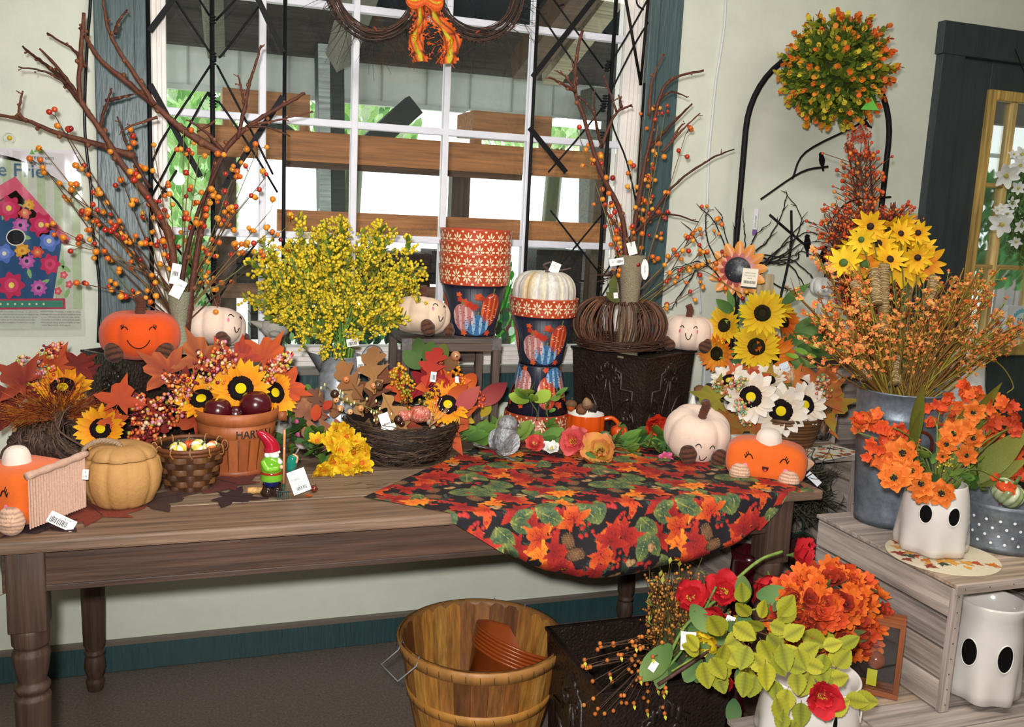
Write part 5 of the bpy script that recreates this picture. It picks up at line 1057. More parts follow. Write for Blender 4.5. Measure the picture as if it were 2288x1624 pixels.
# ================================================================ printed tablecloth
random.seed(12)
TL=.38; TN=330
def maketile():
    img=np.zeros((TN,TN,3))+np.array(hx('140c14')); rd=random.Random(9)
    def fill(P,c0,c1,ax=None,edge=None):
        P=np.array(P); x0,y0=np.floor(P.min(0)).astype(int)-1; x1,y1=np.ceil(P.max(0)).astype(int)+1
        X,Y=np.meshgrid(np.arange(x0,x1),np.arange(y0,y1)); ins=np.zeros(X.shape,bool); j=len(P)-1
        for i in range(len(P)):
            a,b=P[i],P[j]
            if abs(a[1]-b[1])>1e-9: ins^=((a[1]>Y)!=(b[1]>Y))&(X<(b[0]-a[0])*(Y-a[1])/(b[1]-a[1])+a[0])
            j=i
        if not ins.any(): return
        c=P.mean(0) if ax is None else np.array(ax); d=np.hypot(X-c[0],Y-c[1]); d=d/max(1e-6,d[ins].max())
        t=(np.clip(d+.12*np.random.randn(*d.shape),0,1)**1.3)[...,None]; col=np.array(tup(c0))*(1-t)+np.array(tup(c1))*t
        img[Y[ins]%TN,X[ins]%TN]=col[ins]
    def rot(P,a,s,x,y): return [(x+s*(p*cos(a)-q*sin(a)),y+s*(p*sin(a)+q*cos(a))) for p,q in P]
    lp=lambda n,w:[(i/n,w*sin(PI*i/n)**.8) for i in range(n+1)]+[(i/n,-w*sin(PI*i/n)**.8) for i in range(n,-1,-1)]
    def line(P,col,w=.7):
        for (a,b) in zip(P[:-1],P[1:]):
            a=np.array(a);b=np.array(b); L=np.hypot(*(b-a))+1e-6; n=(b-a)/L; m=np.array((-n[1],n[0]))*w; fill([a+m,b+m,b-m,a-m],col,col)
    for k in range(26):   # fir sprigs
        x,y,a=rd.uniform(0,TN),rd.uniform(0,TN),rd.uniform(0,6.28); L=rd.uniform(34,52); d=np.array((cos(a),sin(a)))
        line([(x,y),tuple(np.array((x,y))+d*L)],'2c3a2c',.8)
        for q in range(9):
            c=np.array((x,y))+d*L*(q+1)/9
            for s in(-1,1): e=np.array((cos(a+s*.7),sin(a+s*.7)))*L*.34; line([tuple(c),tuple(c+e)],rd.choice(['3c5040','4a6450','2f4434']),.62)
    items=['g']*14+['m']*22+['p']*8+['b']*12+['a']*8+['o']*6; rd.shuffle(items)
    pts=[]
    for k in range(len(items)):
        best=None
        for q in range(12):
            c=(rd.uniform(0,TN),rd.uniform(0,TN)); dd=min([math.hypot(min(abs(c[0]-p[0]),TN-abs(c[0]-p[0])),min(abs(c[1]-p[1]),TN-abs(c[1]-p[1]))) for p in pts] or [999])
            if best is None or dd>best[0]: best=(dd,c)
        pts.append(best[1])
    for it,(x,y) in zip(items,pts):
        a=rd.uniform(0,6.28)
        if it=='g':
            for da in (-.45,.35):
                s=rd.uniform(56,76); fill(rot(lp(12,.24),a+da,s,x,y),'24483a','7a8440'); e=[rot([(t,0)],a+da,s,x,y)[0] for t in (0,.9)]; line(e,'a89c48',.6)
                for t in (.25,.45,.65): line([rot([(t,0)],a+da,s,x,y)[0],rot([(t+.12,.15)],a+da,s,x,y)[0]],'7a8448',.45); line([rot([(t,0)],a+da,s,x,y)[0],rot([(t+.12,-.15)],a+da,s,x,y)[0]],'7a8448',.45)
        elif it in 'mo':
            r=rd.uniform(37,50)*(1 if it=='m' else .8); g=maple(r,seed=rd.randint(0,99))[0][1:]; P=[(x+p[0]*cos(a)-p[1]*sin(a),y+p[0]*sin(a)+p[1]*cos(a)) for p in g]
            c0,c1=(('8a1218','c83418') if rd.random()<.62 else ('b82c14','e0701c')) if it=='m' else ('e87018','f0a028'); fill(P,c0,c1,(x,y))
            for t in range(0,len(P),3): line([(x,y),tuple((np.array(P[t])*.8+np.array((x,y))*.2))],'6a1414' if it=='m' else 'a83818',.45)
        elif it=='p':
            P=rot([(.5*cos(t)*1.25,.42*sin(t)) for t in [2*PI*i/16 for i in range(16)]],a,34,x,y); fill(P,'7a5638','3c2818',(x,y))
            for i in range(-3,4):
                for j in range(-2,3): c=rot([(i*.15+(j%2)*.07,j*.15)],a,34,x,y)[0]; fill([(c[0]+1.9*cos(t),c[1]+1.3*sin(t)) for t in (0,1.2,2.4,3.6,4.8)],'a88054','6a4a30')
        elif it=='b':
            for q in range(8): cx,cy=x+rd.uniform(-17,17),y+rd.uniform(-17,17); fill([(cx+5*cos(t),cy+5*sin(t)) for t in [2*PI*i/9 for i in range(9)]],'c83428','7a1018',(cx-1,cy-1))
        else:
            for q in range(3): cx,cy=x+rd.uniform(-10,10),y+rd.uniform(-9,9); fill([(cx+8*cos(t),cy+7*sin(t)) for t in [2*PI*i/12 for i in range(12)]],'c8a070','7a5230',(cx-1,cy-1)); fill([(cx+5*cos(t),cy+3+3*abs(sin(t))) for t in [2*PI*i/12 for i in range(12)]],'5a3a24','5a3a24')
    return img
tile=maketile()
dp=[(at(x,y,Y=1.965).x,max(0,T-at(x,y,Y=1.965).z)) for x,y in ((1010,1172),(1090,1218),(1180,1270),(1230,1288),(1300,1302),(1400,1300),(1480,1285),(1560,1262),(1640,1232),(1700,1197),(1740,1152),(1772,1100))]
DX=[p[0] for p in dp]; DD=[p[1] for p in dp]; XL,XR=.392,1.578
def clcol(X,S):
    i=np.floor(X/TL*TN).astype(int)%TN; j=np.floor(S/TL*TN).astype(int)%TN; return tile[j,i]
NC,NR=520,330; Xs=np.linspace(XL,XR,NC); V=[];Cc=[]
for X in Xs:
    yb=min(2.149+(X-XL)*1.02,2.80); top=yb-TY0; bot=(2.149-(X-XL)*.87)-TY0 if X<.57 else -np.interp(X,DX,DD)
    if X>=.57: bot=min(bot,-.0015)
    bot=min(bot,top-.001); s=np.linspace(top,bot,NR); ya=np.where(s>=0,TY0+s,0); 
    wv=.007*math.sin(X*21)+.004*math.sin(X*47+1); h=-s; dmax=max(.02,-bot)
    q=np.clip(h/.012,0,1); Yf=TY0-.004-.006*q-(.012+wv)*np.clip(h/.12,0,1)**1.2+.03*np.clip((h/dmax-.80)/.2,0,1)**2*(dmax>.1)
    Y_=np.where(s>=0,ya,Yf); rd_=.0018*np.sin(s*60+X*30)*(s>.1)
    Z_=np.where(s>=0,T+.0022+np.maximum(0,rd_*.5),T+.0022-h+.004*(1-q)*(h<.012)*0)
    V.append(np.stack([np.full(NR,X)-(X>1.45)*0.0,Y_,Z_],1)); Cc.append(clcol(np.full(NR,X),s+5))
V=np.concatenate(V); Cc=np.concatenate(Cc)
F=[(i*NR+j,(i+1)*NR+j,(i+1)*NR+j+1,i*NR+j+1) for i in range(NC-1) for j in range(NR-1)]
m=MB(); m.add((V,F),Cc); tag(m.build('tablecloth',CLOTH,None),'black cotton cloth printed with autumn leaves and berries, draped over the table front','tablecloth')
# ================================================================ nest basket with its arrangement
nc_=at(918,1046,Z=T); nc_.y+=.13; nb_=thing('nest_basket','round dark twig nest basket full of autumn leaves','basket',(nc_.x,nc_.y,T))
m=MB(); m.add(lathe([(0,.004),(.118,.004),(.150,.108),(.140,.108),(.11,.02),(0,.016)],40),'20150f'); m.build('liner',TWIG,nb_)
m=MB()
for i in range(520):
    a=U(0,6.28); n=U(.35,1.1); z=U(.004,.116); dz=U(-.03,.03); r0=.121+.032*z/.11+U(-.004,.012)
    P=[((r0+.004*sin(9*t+i))*cos(a+n*t),(r0+.004*sin(7*t+i))*sin(a+n*t),min(.128,max(.003,z+dz*(t-.5)+.004*sin(8*t+i)))) for t in [k/9 for k in range(10)]]; m.add(tube(P,U(.0008,.0019),3,cap=False),random.choice(['33241c','41301f','2a1d16','4a362a','5a4434']))
for i in range(90):
    a=U(0,6.28); z=U(.02,.11); P0=Vector((.15*cos(a),.15*sin(a),z)); m.add(tube([P0,P0+Vector((cos(a),sin(a),U(-.6,.8)))*U(.008,.03)+rv(.01)],.0007,3),'3a2a20')
m.build('twigs',TWIG,nb_,kind='stuff')
NA=thing('floral_arrangement','oak leaf, sunflower and berry arrangement sitting in the twig nest','flowers',(nc_.x,nc_.y,T+.07)); YN=nc_.y
for a in ((738,912,62,2.9,'8a5a34','b07840','oak'),(752,955,62,3.3,'9a5f40','b0704c','oak'),(790,962,55,3.6,'4f3620','6a4a28','oak'),(836,850,62,1.6,'a87840','8f5f30','oak'),(830,893,64,1.2,'6a3a1c','7a4420','oak'),(868,905,60,-1.1,'b08048','a07040','oak'),(795,870,58,2.2,'7a4a24','a06a34','oak'),(880,935,50,-1.4,'a87038','7a4a24','oak'),(725,905,40,2.4,'5a3a28','7a4a30','oak'),(712,925,50,2.9,'8a5038','a0684c','oak'),(765,985,50,-2.6,'9a6048','8a5038','oak'),(800,905,56,2.0,'a87a44','c09058','oak'),(850,935,50,-.6,'8a5a30','6a4020','oak'),(815,955,46,-2.0,'6a5030','4a3820','oak'),
 (893,880,48,1.8,'d8561c','c83c14','oak'),(935,868,60,1.0,'a81420','7a0f1c','oak'),(960,840,55,1.3,'c03418','a82418','oak'),(985,838,50,1.7,'e0641c','c84418','maple'),(1000,850,48,1.9,'b81c1c','8a1420','oak'),(1015,880,44,.6,'d86424','b84a1c','leaf'),(1040,862,42,.9,'e0701c','c8541c','round'),(1040,900,62,.75,'a83c44','c86a5c','leaf'),(1092,885,64,.7,'a84a44','8f2c34','leaf'),(1020,935,60,.5,'c84a1c','d8682c','maple'),(975,925,40,3.0,'a83418','7a2414','leaf'),(955,850,34,1.9,'7a1c1c','b02c20','leaf'),(925,965,40,-.6,'b84a20','8a3014','maple'),(910,930,32,2.4,'d05a20','e07a30','leaf'),
 (960,800,44,1.6,'3a5a24','4f6f2c','round'),(925,810,40,2.4,'44642a','55743a','round'),(985,800,40,1.1,'4a5f24','6a7a34','round'),(935,785,36,1.7,'4f6f2c','3a5a24','round'),(1005,815,32,.9,'6f4a2c','8a5a34','round')): 
    x,y,rp,ro,c0,c1,k=a; ml(NA,x-rp*.5*cos(ro),y+rp*.5*sin(ro),YN+U(-.05,.07),rp*(1.75 if k=='oak' else 1.4),ro,c0,c1,k,(U(-.3,.3),0,U(-.1,.3)))
sf_(NA,1000,905,YN-.02,52,(.1,0,.5),c0='e8801c')
for (x,y,n,L,cols) in ((892,840,60,.07,['e0941c','d8841c','b8a028','e8a838']),(905,862,50,.07,['a89c2c','d8901c','8a8a24']),(1010,822,26,.05,['e8901c','e0a028']),(1030,845,20,.05,['e8901c','d87c14']),(1072,892,34,.07,['d8542c','e06a3c','b83020']),(975,875,20,.05,['6a1020','4a0c18']),(990,815,22,.045,['4a0f1c','6a1424']),(905,905,30,.06,['7a8a24','a8781c','d8701c']),(985,905,26,.05,['c83420','e0642c']),(945,895,24,.05,['b8a02c','7a5a1c'])):
    c=at(x,y,Y=YN-.01); sprayb(NA,c-Vector((0,0,L*.5)),(U(-.3,.3),0,1),L,n,cols,.0042,.42)
m=MB(); PT=curve([at(x,y,Y=YN-.07) for x,y in ((735,868),(770,895),(810,905),(850,925),(890,950))],6); m.add(tube(PT,.0018,4),'6a6a34')
for p in PT[::2]:
    for q in range(2): e=p+rv(.022); m.add(tube([p,e],.0008,3),'7a7a3c'); m.add(sph(.0034,e,6,5,(.8,.8,1.4)),'e8dca0')
m.build('seed_twig',TWIG,NA,world=True)
for (x,y,cl,r) in ((773,848,'d07a48',.009),(751,893,'e0a070',.0085),(760,912,'e0905c',.0085),(806,912,'d8905c',.009),(782,920,'e8b07c',.008),(835,862,'d88a58',.009),(990,955,'a89a7c',.0095),(968,957,'b0a488',.008),(960,943,'a89a80',.009),(845,860,'5a4028',.013),(748,880,'3a2418',.012),(890,938,'3a1c14',.013),(897,946,'4a2418',.010),(1018,795,'b07a58',.014)):
    c=at(x,y,Y=YN-.08); m=MB(); m.add(sph(r,c,12,9),cl); m.add(sph(r*.2,c+Vector((0,-r,0)),5,4),'3a2418'); m.build('wooden_berry',BERRY,NA,world=True)
for (x,y,r) in ((938,925,.030),(905,928,.020)):
    c=at(x,y,Y=YN-.06); m=MB(); g=lobed(r,r*1.5,8,.16,64,14); m.add(([(a+c.x,b+c.y,z+c.z) for a,b,z in g[0]],g[1],[hx(random.choice(['c8503c','d87a60','e0b0a0','c86450'])) for _ in g[0]]),'c85a44'); m.build('glitter_pumpkin',vc('glitter',.4,.5,400,.8,300),NA,world=True)
m=MB(); c=at(975,930,Y=YN-.1)
for k in range(12): e=c+Vector((U(-.02,.035),-.01,.005+.05*k/12)); m.add(tube([c+Vector((-.02,0,-.03)),e],.0007,3),'e0a878'); m.add(sph(.002,e,5,4),'f0e0d0')
m.build('white_sprig',TWIG,NA,world=True)
hangtag(NA,862,945,.028,.055,YN-.09,.3,bars=(-.010,.010,-.02,.02)); hangtag(NA,968,842,.016,.028,YN-.08,-.15,bars=(-.005,.005,-.008,.014)); hangtag(NA,868,955,.040,.015,YN-.12,.3)
hangtag(NA,1021,848,.010,.018,YN-.05,.1)
# ================================================================ cornucopia on the left
cx0=at(75,1015,Z=T); CY=2.60
crt=thing('pine_box','small pine box frame standing behind the twig cornucopia','box',(at(60,930,Y=CY+.10).x,CY+.10,T))
a0,a1=at(25,930,Y=CY+.05),at(105,940,Y=CY+.05)
for g in (bx(a0.x,a1.x+.06,CY+.05,CY+.17,a0.z-.012,a0.z),bx(a0.x,a0.x+.012,CY+.05,CY+.17,T,a0.z-.012),bx(a1.x+.05,a1.x+.062,CY+.05,CY+.17,T,a0.z-.012),bx(a0.x+.012,a1.x+.05,CY+.16,CY+.17,T,a0.z-.012)):
    m=MB(); m.add(g,'a8814a'); m.build('board',WOODX,crt,False,world=True,bevel=.001)
cn=thing('cornucopia','dark twig cornucopia lying on the table behind the pie slice','basket',(at(110,1010,Y=CY).x,CY,T))
ax=curve([at(32,1020,Y=CY-.02),at(55,985,Y=CY-.02),at(100,985,Y=CY-.03),at(150,985,Y=CY-.05),at(185,960,Y=CY-.08)],10); L=len(ax); m=MB()
for i in range(150):
    k=random.randint(3,L-2); p=ax[k]; d=(ax[k+1]-ax[k-1]).normalized()+rv(.25); r=.018+.048*(k/L)**.8; M=aim(p,d); n=18
    m.add(tube([M@Vector((r*(1+.08*sin(3*t+i))*cos(t),r*(1+.08*cos(2*t+i))*sin(t),.006*sin(2*t+i))) for t in [2*PI*q/n for q in range(n)]],U(.0014,.003),4,closed=True),random.choice(['4a362c','5a4234','3a2a22','6a4f3e']))
for i in range(70):
    k=random.randint(4,L-8); p=ax[k]; th=U(0,6.28); r=.02+.048*(k/L)**.8; M=aim(p,ax[k+1]-ax[k-1]); k2=min(L-2,k+random.randint(6,16)); M2=aim(ax[k2],ax[k2+1]-ax[k2-1]); r2=.02+.05*(k2/L)**.8
    m.add(tube([M@Vector((r*cos(th),r*sin(th),0)),M2@Vector((r2*cos(th+.5),r2*sin(th+.5),0))],U(.0012,.0028),4),'5a4234')
m.add(tube(curve([at(x,y,Y=CY-.1) for x,y in ((38,985),(8,1005),(5,1030),(30,1045))],6),.003,5),'4a2c20')
m.build('vines',TWIG,cn,world=True,kind='stuff')
CA=thing('floral_arrangement','rust leaf, sunflower and berry arrangement spilling from the cornucopia at the left','flowers',(at(150,940,Y=CY).x,CY,T+.08))
sf_(CA,140,868,CY+.02,60,(-.1,0,.9)); sf_(CA,226,958,CY-.10,52,(-.25,0,.05))
for a in ((50,850,70,2.6,'a84020','7a2018'),(130,810,50,1.2,'c05420','a83c1c'),(175,815,48,.6,'8a2a1c','6a1c18'),(30,900,80,2.9,'8a2c1c','7a2418'),(90,890,60,2.4,'9a3018','7a2014'),(265,895,62,1.3,'c8501c','b03c18'),(310,920,62,.3,'a83418','8a2418'),(345,940,60,-.2,'9a2c1c','7a1c18'),(300,1000,64,-.6,'8a2018','a8301c'),(190,830,40,.4,'7a2020','5a1418'),(255,940,40,1.8,'d05a1c','b84418')): ml(CA,a[0],a[1],CY+U(-.06,.06)-(.08 if a[0]>200 else 0),a[2],a[3],a[4],a[5])
for (x,y,L_,d) in ((25,812,.10,(1,0,-.15)),(60,832,.11,(.7,0,-.5)),(85,815,.08,(.5,0,.5)),(20,850,.07,(1,0,-.3)),(100,800,.05,(.4,0,.4))): c=at(x,y,Y=CY+.02); sprayb(CA,c,d,L_,60,FALLB,.0044,.34)
for (x,y,L_,d) in ((285,935,.08,(1,0,-.1)),(320,960,.09,(1,0,.35)),(275,985,.10,(1,0,.1)),(300,920,.05,(.4,0,1)),(285,1010,.07,(1,0,-.2))): c=at(x,y,Y=CY-.12); sprayb(CA,c,d,L_,48,FALLB,.0052,.36)
m=MB(); b0=at(130,930,Y=CY-.02)
for i in range(520):
    t=U(-1.7,1.7) ; d=Vector((sin(t)*1.1,U(-.6,.0),cos(t)*.4-.02)).normalized(); L_=U(.05,.13); e=b0+d*L_+rv(.01); col=random.choice(['9a4018','b85a1c','7a2418','c8781c','6a1c1c','a06a2c']); m.add(tube([b0+d*L_*.3+rv(.01),e],.0006,3,cap=False),col)
    for q in range(2): m.add(tube([b0+d*L_*U(.5,1),e+rv(.022)],.0005,3,cap=False),col)
m.build('wispy_grass',TWIG,CA,world=True,kind='stuff')
# ================================================================ greenery, daffodils and the poppy garland
def greens(parent,pts,n,cols,size,Y=None,Z=None,kinds=('leaf','round'),spread=.03,stem='5a6a30',r=.002,nstem=2,updir=(0,-.5,.8)):
    C_=curve([at(x,y,Y=Y,Z=None if Y else Z) if len(q)==0 else at(x,y,Y=q[0]) for x,y,*q in pts],8)
    for k in range(nstem):
        m=MB(); m.add(tube([p+Vector((.006*sin(i*.5+k*2),.006*cos(i*.5+k*2),.004*k+.003*sin(i*.8))) for i,p in enumerate(C_)],r,5),stem); m.build('stem',TWIG,parent,world=True)
    for i in range(n):
        k=random.randint(1,len(C_)-1); d=(C_[k]-C_[k-1]).normalized()+rv(1.1); d.z=abs(d.z)*.4; c=random.choice(cols); leaf(parent,C_[k]+rv(spread*.3),d,size*U(.6,1.3),random.choice(kinds),c[0],c[1],up=Vector(updir)+rv(.3))
GL=[('2f5a24','5f8a34'),('44702c','6f9a3c'),('26481f','3f6a2c'),('5f7a2c','7f9a3c')]
db=at(760,1040,Z=T+.02); DF=thing('daffodil_bunch','bunch of yellow artificial flowers lying on the table left of the twig nest','flowers',(db.x,db.y,T))
greens(DF,[(625,985,2.62),(670,965,2.58),(720,985,2.5),(770,1020,2.40)],26,GL[:3],.055,spread=.08,nstem=3)
greens(DF,[(560,880,2.78),(600,905,2.74),(650,930,2.7),(700,900,2.7)],30,GL[:3],.05,spread=.1)
greens(DF,[(640,1010,2.5),(680,1000,2.48),(720,1030,2.42)],18,GL[:3],.05,spread=.08)
YF=('e08c10','f4d820','d86c10','f0a020')
for (x,y,rp) in ((708,985,17),(745,985,22),(775,975,22),(795,990,20),(760,1010,27),(790,1010,24),(812,1010,22),(745,1030,24),(775,1040,26),(808,1035,24),(728,1055,20),(712,1065,16),(700,1058,14),(720,1050,20),(768,958,16),(750,962,15),(800,1050,20),(778,1060,22),(740,1065,18)):
    c=at(x,y,Y=2.42-(y-960)*.0006); head(DF,'flower_head',DAFF,YF,c,facing(c)+rv(.7),rp*mpp(c)*1.25)
for a in ((702,940,40,1.3,'c83418','e0642c','round'),(722,915,30,.8,'b82c18','d8502c','round')): ml(DF,*a[:2],2.5,a[2],a[3],a[4],a[5],a[6])
for (x,y) in ((657,943),(660,972)): c=at(x,y,Y=2.5); head(DF,'bud',TULIP,('c83c74','e070a0','c03060','e8b040'),c,(1,-.3,.3),.014)
for i in range(9): x=U(760,840); y=U(1000,1090); c=at(x,y,Z=T+.012); m=MB(); m.add(tube([c,c+Vector((U(.03,.06),U(-.03,.01),U(-.002,.01)))],.0009,3),'5a4a24'); m.build('stem',TWIG,DF,world=True)
PG=thing('poppy_garland','leafy green garland with coral and yellow poppies along the back of the cloth','garland',at(1250,980,Z=T))
greens(PG,[(1030,985,2.55),(1090,970,2.58),(1180,985,2.55),(1260,990,2.5),(1340,985,2.5),(1400,985,2.5),(1450,970,2.5),(1490,1000,2.42)],58,GL,.062,spread=.05,nstem=4,r=.0028)
greens(PG,[(1050,960,2.6),(1110,985,2.52),(1160,970,2.55)],12,GL[3:],.060,kinds=('leaf',)); greens(PG,[(1360,1000,2.46),(1420,1000,2.45),(1470,985,2.46)],14,GL,.08,kinds=('long','leaf'),nstem=3)
greens(PG,[(1440,985,2.45),(1490,1020,2.38),(1530,1050,2.30)],18,GL,.035)
greens(PG,[(1225,970,2.62),(1222,910,2.62),(1250,880,2.62)],14,GL[:2]+GL[3:],.035,nstem=1); greens(PG,[(1200,940,2.62),(1190,900,2.64),(1175,885,2.64)],8,[('8fae38','a8c848'),('5f8a34','7fa040')],.06,nstem=1)
def pp(par,x,y,Y,rp,cols,d=(0,0,.6),kind=POPPY,nm='poppy'): c=at(x,y,Y=Y); return head(par,nm,kind,cols,c,facing(c)+Vector(d),rp*mpp(c)*1.15)
pp(PG,1282,988,2.44,38,('e0484c','e8706c','a83c30','e8c040'),(-.2,0,.2)); pp(PG,1340,1012,2.38,42,('d8c040','e88a58','a87020','7a4a1c'),(0,0,.5)); pp(PG,1195,995,2.46,24,('d83c34','e05a50','8a2c20','e8d080'),(0,0,.9))
pp(PG,1232,1003,2.43,18,('e8ece8','f4f4f0','d8c060','c8b040'),(0,0,1),COSMO); pp(PG,1462,945,2.48,32,('d82c10','e8441c','c83410','e0b030'),(.3,0,-.5)); pp(PG,1487,1025,2.36,15,('d84070','e870a0','e8c040','e8c040'),(0,0,.3),COSMO)
c=at(1353,978,Y=2.44); m=MB(); m.add(sph(.016,c,14,10,(1,1,1.1)),'6f8f68'); m.build('seed_pod',MATTE,PG,world=True)
ml(PG,1310,1010,2.37,36,-1.0,'3f6a2c','5f8a3c','round'); 
SY=thing('cut_sunflower','yellow flower and pale green leaf lying behind the twig nest','flower',at(1070,935,Y=2.62))
for a in ((1075,930,34,.9,'c8a01c','b8b030','round'),(1060,945,30,2.6,'d8b424','a88c1c','leaf'),(1090,915,30,1.4,'c8a428','8a7a20','leaf'),(1075,965,36,.3,'7f9a44','9ab058','round')): ml(SY,a[0],a[1],2.62,*a[2:6],a[6])
# ---- silver bird
bp=at(1122,1032,Z=T); bp.y-=.004; bd=thing('bird_figurine','silver bird figurine standing on the printed cloth','figurine',(bp.x,bp.y,T+.003)); bd.rotation_euler=(0,0,.25); bd.scale=(1.08,1.08,1.08)
g=grid(lambda i,j:((.037*sin(PI*min(1,j*1.02))**.62*(1-.28*j))*cos(2*PI*i)+.012*j-.002,(.034*sin(PI*min(1,j*1.02))**.62*(1-.25*j))*sin(2*PI*i),.012+.108*j+.0),28,22,cu=True)
m=MB(); m.add(g,'8f9194'); m.add(sph(.0265,(.010,0,.098),18,12,(1.05,.95,.95)),'8f9194'); m.build('body',SILVER,bd)
m=MB(); m.add(tube([(.033,-.004,.096),(.047,-.006,.090)],[.006,.0012],8),'a8a8a8'); m.build('beak',SILVER,bd)
for s in(-1,1):
    m=MB(); g=strip(.066,lambda t:.75*sin(PI*min(1,t*.9+.06))**.7,9,-.25,.4,2); m.add(g,'9a9c9e')
    for k in range(5): m.add(tube([(-.014+.007*k,.02,.004),(-.010+.005*k,.058-.004*abs(k-2),.002)],.0014,4),'787a7e')
    o=m.build('wing',SILVER,bd); o.matrix_basis=lay((.018,s*.030,.080),(-.55,s*.04,-.8),(0,s,.1))
m=MB(); m.add(strip(.075,lambda t:.35+.15*t,6,.1,.2,2),'8f9194')
for k in range(5): m.add(tube([(-.008+.004*k,.01,.003),(-.012+.006*k,.074,.002)],.0018,4),'7a7c80')
o=m.build('tail',SILVER,bd); o.matrix_basis=lay((-.018,0,.030),(-1,-.1,.30),(0,0,1))
m=MB()
for s in(-1,1):
    for k in(-1,0,1): m.add(tube([(.012,s*.012,.008),(.030,s*.012+.007*k,.003)],.003,5),'6f7c7c')
m.build('foot',SILVER,bd)
m=MB(); m.add(sph(.003,(.030,-.020,.104),8,6),'303236'); m.build('eye',PLASTIC,bd)
# ---- pumpkin mugs and their acorns
def mug(label,x,y,Y,r,h,side,rz=0):
    c=at(x,y,Y=Y); t=thing('pumpkin_mug',label,'mug',(c.x,Y,T+.0035),rz); lb=lambda A,z:1-.055*(1-abs(sin(5*A+.5)))**1.6
    m=MB(); m.add(lathe([(0,.001),(r*.62,0),(r*.85,h*.12),(r*.99,h*.4),(r,h*.62),(r*.97,h*.9),(r*.95,h*.985)],80,lb),'cc4c10'); m.add(lathe([(r*.95,h*.985),(r*.93,h),(r*.90,h*.985)],80,lb),'f0ece4'); m.add(lathe([(r*.90,h*.985),(r*.9,h*.6),(r*.7,h*.25),(0,h*.2)],40),'e8e4dc'); m.build('body',CERAM,t)
    m=MB(); P=curve([(side*r*.92,-.004,h*.82),(side*r*1.35,-.006,h*.86),(side*r*1.68,-.008,h*.62),(side*r*1.55,-.008,h*.28),(side*r*1.1,-.005,h*.12),(side*r*.85,0,h*.18)],8); m.add(tube(P,.0088,12,flat=.8),'cc4c10'); m.build('handle',CERAM,t); return t,Vector((c.x,Y,T+h))
def acorn(label,p,r,d,col='7a4a28',cap='4a3424',grp=None):
    t=thing('acorn',label,'acorn',p,group=grp); t.matrix_basis=aim(p,d); m=MB(); m.add(lathe([(0,-r*1.25),(r*.25,-r*1.15),(r*.75,-r*.6),(r*.92,0),(r*.9,r*.2)],16),col); m.build('nut',TWIG,t)
    m=MB(); m.add(lathe([(r*1.02,-.02*r),(r*1.12,r*.15),(r*1.0,r*.55),(r*.5,r*.9),(0,r*.98)],16,lambda A,z:1+.06*sin(8*A+z*900)),cap); m.add(tube([(0,0,r*.9),(r*.1,0,r*1.5)],r*.09,5),cap); m.build('cap',vc('cap_scales',.85,.4,300,.8,260),t)
mt,mp_=mug('orange pumpkin mug holding acorns, in front of the upturned printed pot',1308,940,2.60,.062,.086,1,-.3)
for k,(x,y,r,d,c1,c2) in enumerate(((1276,905,.017,(0,-.1,1),'c8581c','6a4a30'),(1300,915,.017,(-.5,-.4,.5),'8a4a24','7a4a2c'),(1312,903,.018,(.3,0,-1),'8a6a4c','6a4c34'),(1325,912,.014,(1,-.3,.4),'3a241c','2a1c18'))):
    acorn(['orange acorn with a stalk standing in the front mug','brown acorn lying in the middle of the front mug','pale brown acorn standing cap down in the front mug','dark acorn at the handle side of the front mug'][k],at(x,y,Y=2.585+.012*(k%2)),r,d,c1,c2)
mt2,mp2=mug('orange pumpkin mug with a price label behind the cream plush pumpkin',1592,925,2.64,.064,.092,-1,-.5)
hangtag(mt2,1598,905,.022,.022,2.567,0,lines=(('9',0,.005,.004),('8.95',0,-.004,.006)),tilt=0)
for k,(x,y,r,d,c1,c2) in enumerate(((1563,872,.017,(-.4,-.3,.8),'c8641c','7a5434'),(1587,868,.018,(.3,-.3,.9),'4a2c1c','33221a'),(1578,882,.014,(0,-.8,.4),'6a3c24','5a4030'),(1608,886,.015,(.8,-.4,.3),'5a2c1c','4a2c20'))):
    acorn(['orange-brown acorn at the left in the rear mug','large dark acorn standing highest in the rear mug','small brown acorn at the front of the rear mug','reddish acorn under the white rim at the right of the rear mug'][k],at(x,y,Y=2.64),r,d,c1,c2)
gh=at(1551,905,Y=2.55); gt=thing('ghost_figurine','tiny white ghost figurine beside the rear mug handle','figurine',(gh.x,2.56,T+.003)); hh=at(1549,877,Y=2.56).z-T
m=MB(); m.add(lathe([(.020,0),(.019,hh*.4),(.013,hh*.72),(.006,hh*.88),(0,hh)],18,lambda A,z:1+.05*sin(5*A)),'e8e8e4'); m.build('body',CERAM,gt)
for s in(-1,1): m=MB(); m.add(sph(.0028,(-.006+s*.006,-.0145,hh*.62),8,6),'101010'); m.build('eye',MATTE,gt)
minigourd('mini_pumpkin','small shiny orange pumpkin behind the handle of the front mug',1383,965,.027,('d0501c','b83c14','a83410'),8,Y=2.54,dir_=(0,-.1,1),cat='pumpkin')
